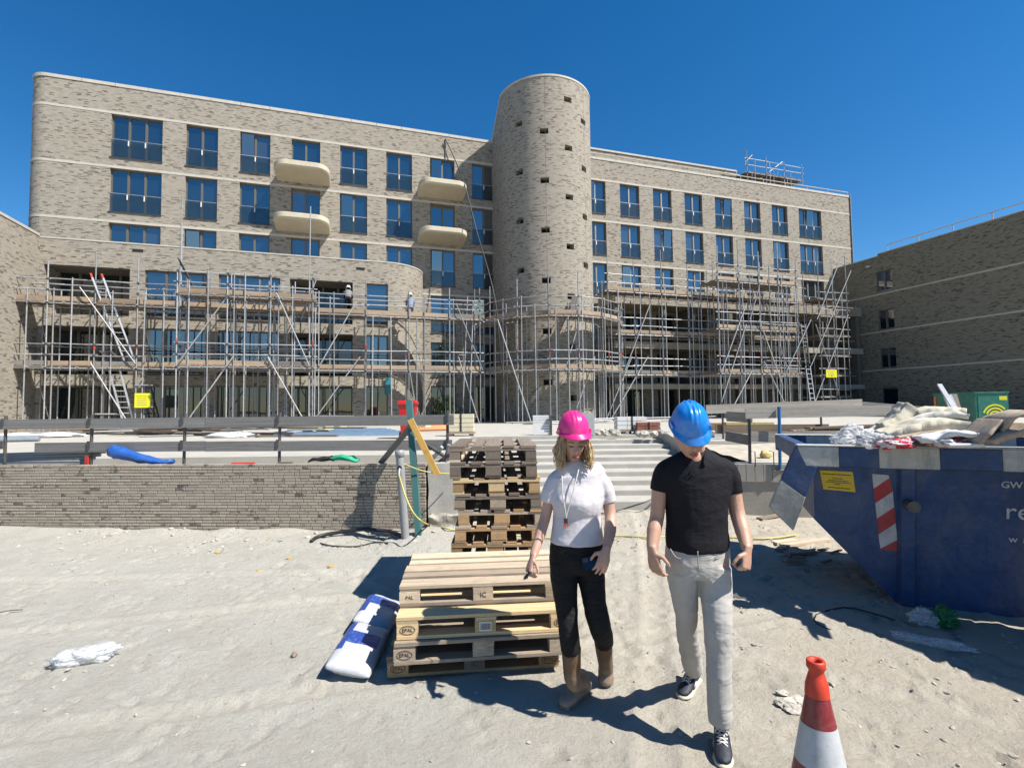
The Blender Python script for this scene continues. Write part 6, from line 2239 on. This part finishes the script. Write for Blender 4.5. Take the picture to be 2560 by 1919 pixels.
# trunk and legs under the clothes
limb(bm, [(A(1243, 1010, YW), .09, .06), (A(1246, 1032, YW), .13, .075), (A(1247, 1080, YW), .13, .09), (A(1246, 1125, YW), .125, .085), (A(1246, 1170, YW), .15, .095), (A(1246, 1215, YW), .145, .09)], 16)
limb(bm, [(A(1220, 1205, YW - .01), .075, .08), (A(1223, 1290, 3.12), .062, .068), (A(1227, 1345, 3.08), .046, .05), (A(1233, 1400, 3.09), .036, .04)], 12)
limb(bm, [(A(1275, 1205, YW), .075, .08), (A(1284, 1290, 3.12), .062, .068), (A(1296, 1350, 3.11), .048, .052), (A(1303, 1388, 3.22), .034, .036)], 12)
# arms
limb(bm, [(A(1202, 1034, YW), .036, .038), (A(1188, 1066, YW), .037, .040), (A(1180, 1108, 3.18), .034, .037), (A(1168, 1150, 3.14), .034, .034), (A(1152, 1200, 3.06), .024, .022)], 14)
hw = A(1151, 1203, 3.055)
hand(bm, hw, A(1141, 1236, 3.02) - hw, Vector((.35, -.9, 0)), Vector((.9, .35, -.1)), curls=((.9, 1.0, .6), (.7, .9, .6), (.7, .9, .7), (.8, .9, .7)), k=.94)
limb(bm, [(A(1297, 1034, YW), .036, .038), (A(1310, 1068, YW), .038, .041), (A(1318, 1110, 3.15), .036, .039), (A(1318, 1145, 3.08), .037, .036), (A(1311, 1182, 3.0), .025, .023)], 14)
hw2 = A(1310, 1186, 2.99)
hand(bm, hw2, A(1298, 1232, 2.96) - hw2, Vector((-1, -.25, .0)), Vector((-.25, .95, -.1)), curls=((.35, .5, .4), (.25, .4, .3), (.22, .35, .3), (.25, .3, .3)), k=1.0, spread=.09)
fuse('body', bm, M_SKINF, wo_, .0045, 3)
face_parts(wo_, Lw, rotw)
hard_hat(wo_, hc + rotw @ Vector((0, .006, .066)), ROT(R(7), R(8)), M_PINK, .85)
# wavy hair
bm = bmesh.new()
rnd = random.Random(12)
for k in range(520):
    a = R(-75) + R(330) * rnd.random()       # round the back and sides, leaving the face free
    ca, sa = math.cos(a), math.sin(a)
    if sa < -.62:
        continue
    rr0 = rnd.uniform(.80, 1.0)
    st_ = Vector((.079 * ca * rr0, .100 * sa * rr0, rnd.uniform(.0, .06)))
    out = Vector((ca, sa, 0))
    L = rnd.uniform(.13, .185)
    ph = rnd.uniform(0, 6.28); wv = rnd.uniform(.004, .012)
    flare = rnd.uniform(.012, .046)
    pts = []
    for i in range(9):
        f = i / 8
        p = st_ + out * (flare * math.sin(f * 2.2) + wv * math.sin(ph + f * 9)) + Vector((-sa, ca, 0)) * wv * math.cos(ph + f * 8) + Vector((0, 0, -L * f))
        r = .0046 * (1 - .5 * f) * rnd.uniform(.7, 1.2)
        pts.append((hc + Matrix.Rotation(R(6), 3, 'Z') @ p, r, r * .6))
    loft(bm, pts, 6, Vector((-sa, ca, 0)))
mesh_obj('hair', bm, M_HAIR, wo_, smooth=True)
# T-shirt
bm = bmesh.new()
limb(bm, [(A(1241, 1004, YW + .01), .078, .068), (A(1242, 1011, YW), .125, .080), (A(1245, 1022, YW), .182, .098), (A(1247, 1050, YW), .178, .112), (A(1247, 1082, YW - .012), .163, .128), (A(1246, 1108, YW), .150, .112), (A(1246, 1135, YW), .154, .110), (A(1246, 1168, YW), .171, .122), (A(1246, 1170, YW), .165, .117)], 26)
for s in (-1, 1):
    ball(bm, A(1247 + 24 * s, 1082, YW - .085), (.058, .045, .055))
limb(bm, [(A(1213, 1027, YW), .050, .066), (A(1198, 1040, YW), .052, .062), (A(1188, 1062, YW), .052, .056), (A(1184, 1084, YW), .050, .052)], 16)
limb(bm, [(A(1283, 1027, YW), .050, .066), (A(1300, 1041, YW), .053, .062), (A(1310, 1064, YW), .053, .056), (A(1314, 1085, YW), .051, .052)], 16)
fuse('t_shirt', bm, M_TEE, wo_, .006, 8, .010, .11)
# trousers
bm = bmesh.new()
limb(bm, [(A(1246, 1158, YW), .158, .112), (A(1246, 1180, YW), .170, .118), (A(1246, 1205, YW), .176, .124), (A(1246, 1232, YW), .165, .11)], 22)
limb(bm, [(A(1218, 1215, YW - .01), .092, .10), (A(1219, 1260, 3.14), .080, .088), (A(1224, 1310, 3.11), .068, .076), (A(1227, 1350, 3.08), .060, .068), (A(1231, 1385, 3.08), .062, .068), (A(1234, 1404, 3.09), .064, .068)], 18)
limb(bm, [(A(1274, 1215, YW), .092, .10), (A(1279, 1260, 3.14), .080, .088), (A(1286, 1310, 3.10), .070, .076), (A(1296, 1352, 3.10), .067, .072), (A(1303, 1376, 3.19), .062, .066), (A(1304, 1388, 3.22), .057, .060)], 18)
fuse('trousers', bm, M_BLKP, wo_, .007, 6, .012, .09)
# boots
def boot(parent, shaft, heel, toe, k=1.0, lift=0.0):
    bm = bmesh.new()
    limb(bm, shaft, 18)
    u = (toe - heel); L = u.length; u.normalize()
    sd = u.cross(Z).normalized()
    up = sd.cross(u)
    def R_(f, h, rx, ry):
        return (heel + u * L * f + up * (h + lift), rx, ry)
    loft(bm, [R_(-.02, .045, .02, .03), R_(.06, .052, .038, .048), R_(.25, .060, .043, .058), R_(.45, .055, .045, .050), R_(.65, .045, .050, .041), R_(.82, .038, .050, .036), R_(.94, .030, .040, .028), R_(1.0, .024, .02, .018)], 16, sd)
    b = fuse('boot', bm, M_BOOT, parent, .006, 5)
    bm = bmesh.new()
    loft(bm, [R_(-.03, .012, .015, .014), R_(.03, .012, .040, .014), R_(.3, .012, .040, .014), R_(.5, .012, .042, .012), R_(.8, .012, .053, .012), R_(.95, .012, .043, .012), R_(1.02, .012, .018, .010)], 16, sd)
    mesh_obj('sole', bm, mat('boot_sole', (.20, .15, .11), .8, var=.3, scale=12, dirt=(.45, .40, .33), dirt_amt=.7), b, smooth=True)
    return b
h1, t1 = G(1253, 1507), G(1214, 1534)
h1 = t1 + (h1 - t1).normalized() * .275
boot(wo_, [(A(1234, 1397, 3.10), .060, .066), (A(1235, 1430, 3.11), .056, .062), (A(1239, 1470, 3.12), .050, .056), (h1 + Vector((0, 0, .09)) + (t1 - h1) * .22, .046, .056), (h1 + Vector((0, 0, .05)) + (t1 - h1) * .25, .044, .06)], h1, t1)
t2 = G(1309, 1484)
h2 = t2 + Vector((.03, .17, .19))
boot(wo_, [(A(1303, 1384, 3.23), .058, .062), (A(1306, 1415, 3.32), .052, .058), (A(1310, 1440, 3.42), .046, .052), (h2 + (t2 - h2) * .25 + Vector((0, .0, .06)), .044, .05), (h2 + (t2 - h2) * .28 + Vector((0, 0, .02)), .042, .048)], h2, t2)
# lanyard with keys
ln = sweep('lanyard', M_LACE, [A(1214, 1006, 3.09), A(1214, 1030, 3.04), A(1216, 1070, 3.01), A(1222, 1108, 3.025), A(1223, 1120, 3.03)], .0035, wo_, k=5, n=6)
sweep('lanyard', M_LACE, [A(1252, 1006, 3.07), A(1246, 1030, 3.04), A(1236, 1070, 3.015), A(1225, 1108, 3.025), A(1223, 1120, 3.03)], .0035, wo_, k=5, n=6)
box('key_fob', ln, M_BLACK, A(1222, 1124, 3.03), (.022, .014, .026))
box('red_tag', ln, M_RED, A(1220, 1133, 3.028), (.012, .008, .028), rot=Matrix.Rotation(.2, 3, 'Y'))
box('red_tag', ln, M_RED, A(1226, 1132, 3.03), (.010, .008, .024), rot=Matrix.Rotation(-.3, 3, 'Y'))
# what she holds
M_PHONE = mat('dark_phone', (.02, .02, .022), .25, var=.1, coat=.5)
ph1 = thing('spectacles', A(1138, 1240, 3.03), 'folded dark spectacles held in the hand of the person in white', 'spectacles')
g0, g1 = A(1147, 1220, 3.02), A(1133, 1250, 3.0)
bar('temple_arm', ph1, M_PHONE, g0, g1, .006, .012)
bar('temple_arm', ph1, M_PHONE, g0 + Vector((.012, -.004, 0)), g1 + Vector((.010, -.004, .004)), .006, .012)
oval_ring('lens_rim', ph1, M_ALU, Matrix.Translation(g1.lerp(g0, .2)) @ Matrix.Rotation(R(90), 4, 'X') @ Matrix.Rotation(R(60), 4, 'Z'), .026, .011, .006)
ph2 = thing('mobile_phone', A(1283, 1212, 3.0), 'dark mobile phone held against the black trousers', 'phone')
pm = Matrix.Translation(A(1284, 1213, 3.005)) @ Matrix.Rotation(R(-12), 4, 'Y') @ Matrix.Rotation(R(55), 4, 'X')
bm = bmesh.new(); bm_box(bm, (0, 0, 0), (.145, .072, .009)); bmesh.ops.bevel(bm, geom=bm.edges, offset=.003, segments=2, affect='EDGES')
mesh_obj('case', bm, M_PHONE, ph2, pm)
place(bpy.data.objects.new('camera_bump', unit_cube(M_STEELD)), pm @ Matrix.Translation((-.05, .018, .0055)) @ Matrix.Diagonal((.03, .025, .003, 1)), ph2)

# ------------------------------------------------------------------ the man in the blue helmet
m0 = G(1545, 1600)
mp_ = thing('person', (m0.x, m0.y, 0), 'person in a blue helmet, black polo shirt and pale grey jeans, head bowed, walking', 'person')
YM = 2.88
rotm = ROT(R(22), R(-3))
hcm = A(1491, 941, 2.77)
bm = bmesh.new()
Lm = head_shape(bm, hcm, rotm, 1.03, True)
limb(bm, [(A(1494, 945, 2.80), .058, .06), (A(1499, 968, 2.86), .058, .06), (A(1502, 990, 2.90), .085, .065)], 14)
limb(bm, [(A(1503, 985, YM), .10, .07), (A(1504, 1012, YM), .16, .085), (A(1504, 1060, YM), .15, .10), (A(1505, 1120, YM), .145, .105), (A(1506, 1175, YM), .15, .105), (A(1507, 1215, YM), .15, .10)], 16)
limb(bm, [(A(1478, 1210, YM), .08, .085), (A(1481, 1300, 2.93), .058, .066), (A(1486, 1370, 3.05), .046, .05), (A(1497, 1435, 3.33), .034, .036)], 12)
limb(bm, [(A(1540, 1210, YM - .02), .085, .09), (A(1547, 1300, 2.81), .060, .068), (A(1552, 1400, 2.78), .045, .05), (A(1555, 1550, 2.78), .034, .036)], 12)
# left arm in view
limb(bm, [(A(1434, 1015, YM), .040, .042), (A(1425, 1052, YM), .043, .046), (A(1420, 1110, 2.89), .040, .042), (A(1413, 1145, 2.85), .041, .039), (A(1408, 1184, 2.80), .029, .025)], 14)
hm = A(1408, 1187, 2.795)
hand(bm, hm, A(1418, 1240, 2.77) - hm, Vector((.55, -.8, .1)), Vector((.8, .45, .1)), curls=((.35, .6, .5), (.4, .6, .5), (.45, .6, .5), (.5, .7, .5)), k=1.08)
# right arm in view, loose fist
limb(bm, [(A(1572, 1015, YM), .040, .042), (A(1582, 1052, YM), .044, .047), (A(1592, 1105, 2.86), .041, .044), (A(1604, 1145, 2.80), .042, .040), (A(1614, 1184, 2.73), .030, .026)], 14)
hm2 = A(1615, 1187, 2.725)
hand(bm, hm2, A(1611, 1232, 2.70) - hm2, Vector((-.75, -.6, .0)), Vector((-.55, .8, 0)), curls=((1.0, 1.3, .9), (1.0, 1.35, .9), (1.05, 1.35, .9), (1.1, 1.35, .9)), k=1.08)
ball(bm, A(1503, 992, 2.795), (.034, .022, .05))
fuse('body', bm, M_SKINM, mp_, .0048, 3)
face_parts(mp_, Lm, rotm)
hard_hat(mp_, A(1489, 918, 2.77), ROT(R(32), R(-3)), M_BLUEH, .88)
# short hair under the helmet
bm = bmesh.new()
for s in (-1, 1):
    loft(bm, [(hcm + rotm @ Vector((.070 * s, -.02, .05)), .006, .02), (hcm + rotm @ Vector((.076 * s, .02, .03)), .007, .03), (hcm + rotm @ Vector((.066 * s, .06, .0)), .01, .035)], 10)
mesh_obj('hair', bm, mat('brown_hair', (.16, .10, .06), .6, var=.4, scale=60), mp_, smooth=True)
# polo shirt
bm = bmesh.new()
limb(bm, [(A(1501, 979, YM + .03), .072, .062), (A(1502, 983, YM + .02), .108, .078), (A(1503, 991, YM + .01), .160, .098), (A(1504, 1003, YM), .200, .114), (A(1504, 1024, YM), .210, .124), (A(1504, 1055, YM), .196, .130), (A(1504, 1090, YM), .174, .130), (A(1505, 1130, YM), .170, .128), (A(1506, 1165, YM), .176, .132), (A(1507, 1184, YM), .172, .130)], 28)
limb(bm, [(A(1456, 1006, YM + .01), .052, .070), (A(1438, 1015, YM), .056, .066), (A(1428, 1037, YM), .054, .060), (A(1424, 1060, YM), .055, .057)], 16)
limb(bm, [(A(1552, 1006, YM + .01), .052, .070), (A(1570, 1015, YM), .056, .066), (A(1579, 1039, YM), .054, .060), (A(1584, 1064, YM), .055, .057)], 16)
polo = fuse('polo_shirt', bm, M_POLO, mp_, .0065, 9, .014, .12)
for s in (-1, 1):      # collar leaves
    bm = bmesh.new()
    loft(bm, [(A(1502 + 25 * s, 972, 2.94), .006, .020), (A(1503 + 25 * s, 977, 2.86), .007, .022), (A(1503 + 19 * s, 988, 2.785), .007, .020), (A(1503 + 15 * s, 1000, 2.765), .005, .014), (A(1503 + 19 * s, 1008, 2.762), .003, .005)], 10, Vector((1, 0, 0)))
    mesh_obj('collar', bm, M_POLO, polo, smooth=True)
for y in (1004, 1015):
    tube('button', polo, M_BLACK, A(1504, y, 2.753), A(1504, y, 2.747), .006)
# jeans
bm = bmesh.new()
limb(bm, [(A(1507, 1160, YM), .164, .122), (A(1507, 1185, YM), .176, .128), (A(1507, 1210, YM), .182, .130), (A(1507, 1240, YM), .172, .115)], 22)
limb(bm, [(A(1473, 1225, YM), .094, .105), (A(1478, 1280, 2.91), .076, .088), (A(1482, 1330, 2.97), .065, .076), (A(1486, 1370, 3.05), .062, .07), (A(1491, 1412, 3.20), .063, .066), (A(1497, 1442, 3.34), .064, .064)], 18)
limb(bm, [(A(1541, 1225, YM - .02), .098, .108), (A(1547, 1280, 2.83), .086, .094), (A(1550, 1340, 2.79), .075, .082), (A(1552, 1400, 2.78), .069, .074), (A(1553, 1470, 2.78), .066, .070), (A(1554, 1530, 2.78), .062, .066), (A(1555, 1562, 2.78), .060, .062)], 18)
jn = fuse('jeans', bm, M_GREYJ, mp_, .0065, 6, .020, .13)
sweep('fly_seam', mat('jeans_seam', (.40, .385, .36), .9), [A(1507, 1190, 2.738), A(1508, 1215, 2.742), A(1510, 1235, 2.758)], .003, jn, k=4, n=6)
for x0, x1 in ((1448, 1470), (1566, 1545)):
    sweep('pocket_seam', MATS['jeans_seam'], [A(x0, 1185, 2.80), A((x0 + x1) / 2, 1202, 2.775), A(x1, 1206, 2.755)], .003, jn, k=4, n=6)
# trainers
def trainer(parent, heel, toe, ankle):
    u = toe - heel; L = u.length; u.normalize()
    sd = u.cross(Z).normalized(); up = sd.cross(u)
    def R_(f, h, rx, ry):
        return (heel + u * L * f + up * h, rx, ry)
    bm = bmesh.new()
    loft(bm, [R_(-.01, .06, .018, .03), R_(.05, .065, .034, .042), R_(.22, .072, .038, .052), R_(.42, .068, .041, .046), R_(.6, .055, .045, .036), R_(.78, .044, .047, .027), R_(.92, .036, .038, .019), R_(.99, .032, .016, .012)], 18, sd)
    limb(bm, [(heel + u * L * .2 + up * .07, .038, .045), (ankle, .040, .046)], 14)
    s = fuse('shoe', bm, M_NAVY, parent, .005, 4)
    bm = bmesh.new()
    loft(bm, [R_(-.03, .016, .014, .016), R_(.02, .016, .038, .018), R_(.3, .015, .040, .017), R_(.5, .014, .042, .015), R_(.78, .014, .052, .014), R_(.93, .015, .042, .014), R_(1.02, .017, .018, .012)], 18, sd)
    mesh_obj('sole', bm, M_SOLE, s, smooth=True)
    bm = bmesh.new()
    for i in range(6):
        f = .34 + .065 * i
        ks = ((.22, .124), (.42, .116), (.6, .093), (.78, .072), (1.0, .05))
        kk = next(q for q in range(4) if f <= ks[q + 1][0])
        h = ks[kk][1] + (ks[kk + 1][1] - ks[kk][1]) * (f - ks[kk][0]) / (ks[kk + 1][0] - ks[kk][0]) + .002
        a, b = heel + u * L * f + up * h, heel + u * L * (f + .05) + up * (h - .006)
        for k in (-1, 1):
            loft(bm, [(a + sd * .026 * k - up * .003, .0045, .003), ((a + b) / 2 + up * .003, .0045, .003), (b - sd * .026 * k - up * .008, .0045, .003)], 6, u)
    for k, e in ((-1, .05), (1, .045)):
        q = heel + u * L * .36 + up * .122
        loft(bm, [(q, .005, .003), (q + sd * .02 * k + u * .03 + up * .012, .005, .003), (q + sd * .035 * k + u * .07 - up * .01, .004, .003)], 6, up)
    mesh_obj('laces', bm, M_LACE, s, smooth=True)
    for k in (-1, 1):
        bm = bmesh.new()
        loft(bm, [(heel + u * L * .42 + sd * .040 * k + up * .045, .003, .016), (heel + u * L * .5 + sd * .043 * k + up * .05, .003, .020), (heel + u * L * .58 + sd * .044 * k + up * .042, .003, .014)], 8, sd)
        mesh_obj('side_patch', bm, M_LACE, s, smooth=True)
t3 = G(1471, 1512); d3 = (G(1506, 1470) - t3).normalized()
trainer(mp_, t3 + d3 * .29, t3, t3 + d3 * .23 + Z * .13)
t4 = G(1564, 1664); d4 = A(1557, 1556, 2.86) - t4; d4.z = 0; d4.normalize()
trainer(mp_, t4 + d4 * .29, t4, t4 + d4 * .22 + Z * .13)

# ------------------------------------------------------------------ workers on the upper left deck
def worker(x, y_feet, off, bend, label, torso_m, leg_m, hat_m, crouch=0.0):
    t, z = FD(x, y_feet, off)
    base = WF(t, off, 6.96)
    w = thing('person', base, label, 'person')
    fw = -FN          # bends towards the wall
    hip = base + Z * (.92 - .4 * crouch)
    ch = hip + Z * .48 * math.cos(bend) + fw * .48 * math.sin(bend)
    hd = ch + Z * .27 * math.cos(bend + .25) + fw * .27 * math.sin(bend + .25)
    bm = bmesh.new()
    for s in (-1, 1):
        f = base + FE * .12 * s + fw * .06 * s
        kn = base + FE * .13 * s + Z * (.5 - .1 * crouch) + fw * (.1 + .3 * crouch)
        limb(bm, [(f + Z * .04, .05, .05), (kn, .065, .065), (hip + FE * .09 * s, .09, .095)], 10, FE)
        loft(bm, [(f + Z * .04 - fw * .06, .04, .04), (f + Z * .04 + fw * .16, .04, .03)], 8, FE)
    limb(bm, [(hip - Z * .05, .15, .11), (hip + (ch - hip) * .5, .15, .11), (ch, .19, .11), (ch + (hd - ch) * .4, .08, .07)], 12, FE)
    for s in (-1, 1):
        sh = ch + FE * .2 * s
        el = sh - Z * .26 + fw * .08
        limb(bm, [(sh, .06, .06), (el, .045, .045), (el + fw * .2 - Z * .1, .04, .04)], 10, FE)
    ball(bm, hd, (.08, .09, .11))
    fuse('body', bm, leg_m, w, .02, 2)
    bm = bmesh.new()
    limb(bm, [(hip + (ch - hip) * .1, .165, .125), (hip + (ch - hip) * .5, .165, .125), (ch, .205, .125), (ch + (hd - ch) * .3, .10, .09)], 12, FE)
    for s in (-1, 1):
        sh = ch + FE * .2 * s
        limb(bm, [(sh, .07, .07), (sh - Z * .2 + fw * .06, .055, .055)], 10, FE)
    fuse('jacket', bm, torso_m, w, .02, 2)
    hard_hat(w, hd + Z * .05, Matrix.Rotation(ANG + math.pi, 3, 'Z') @ Matrix.Rotation(bend * .6, 3, 'X'), hat_m, 1.15)
M_GREYS = cloth('grey_work_shirt', (.24, .24, .25), amt=.3)
M_BLKW = cloth('dark_work_trousers', (.015, .015, .017), amt=.3)
M_BLUEW = cloth('light_blue_jacket', (.26, .30, .42), amt=.3)
worker(752, 672, 3.45, .55, 'worker in a white helmet and dark clothes bending on the upper deck', M_GREYS, M_BLKW, M_WHITE)
worker(887, 680, 3.5, .35, 'worker in a pale jacket crouching at the curved end of the deck', M_BLUEW, M_BLUEW, M_WHITE, .8)

# paint, cloth and stone calibrated together: real site surfaces are a little darker than their clean colours
for m_ in bpy.data.materials:
    if not m_.use_nodes:
        continue
    p_ = m_.node_tree.nodes.get('Principled BSDF')
    if p_ is None:
        continue
    s_ = p_.inputs['Base Color']
    if s_.is_linked:
        src_ = s_.links[0].from_socket
        vm_ = m_.node_tree.nodes.new('ShaderNodeVectorMath')
        vm_.operation = 'SCALE'
        vm_.inputs['Scale'].default_value = .71
        m_.node_tree.links.new(src_, vm_.inputs[0])
        m_.node_tree.links.new(vm_.outputs[0], s_)
    else:
        c_ = s_.default_value
        s_.default_value = (c_[0] * .71, c_[1] * .71, c_[2] * .71, 1)
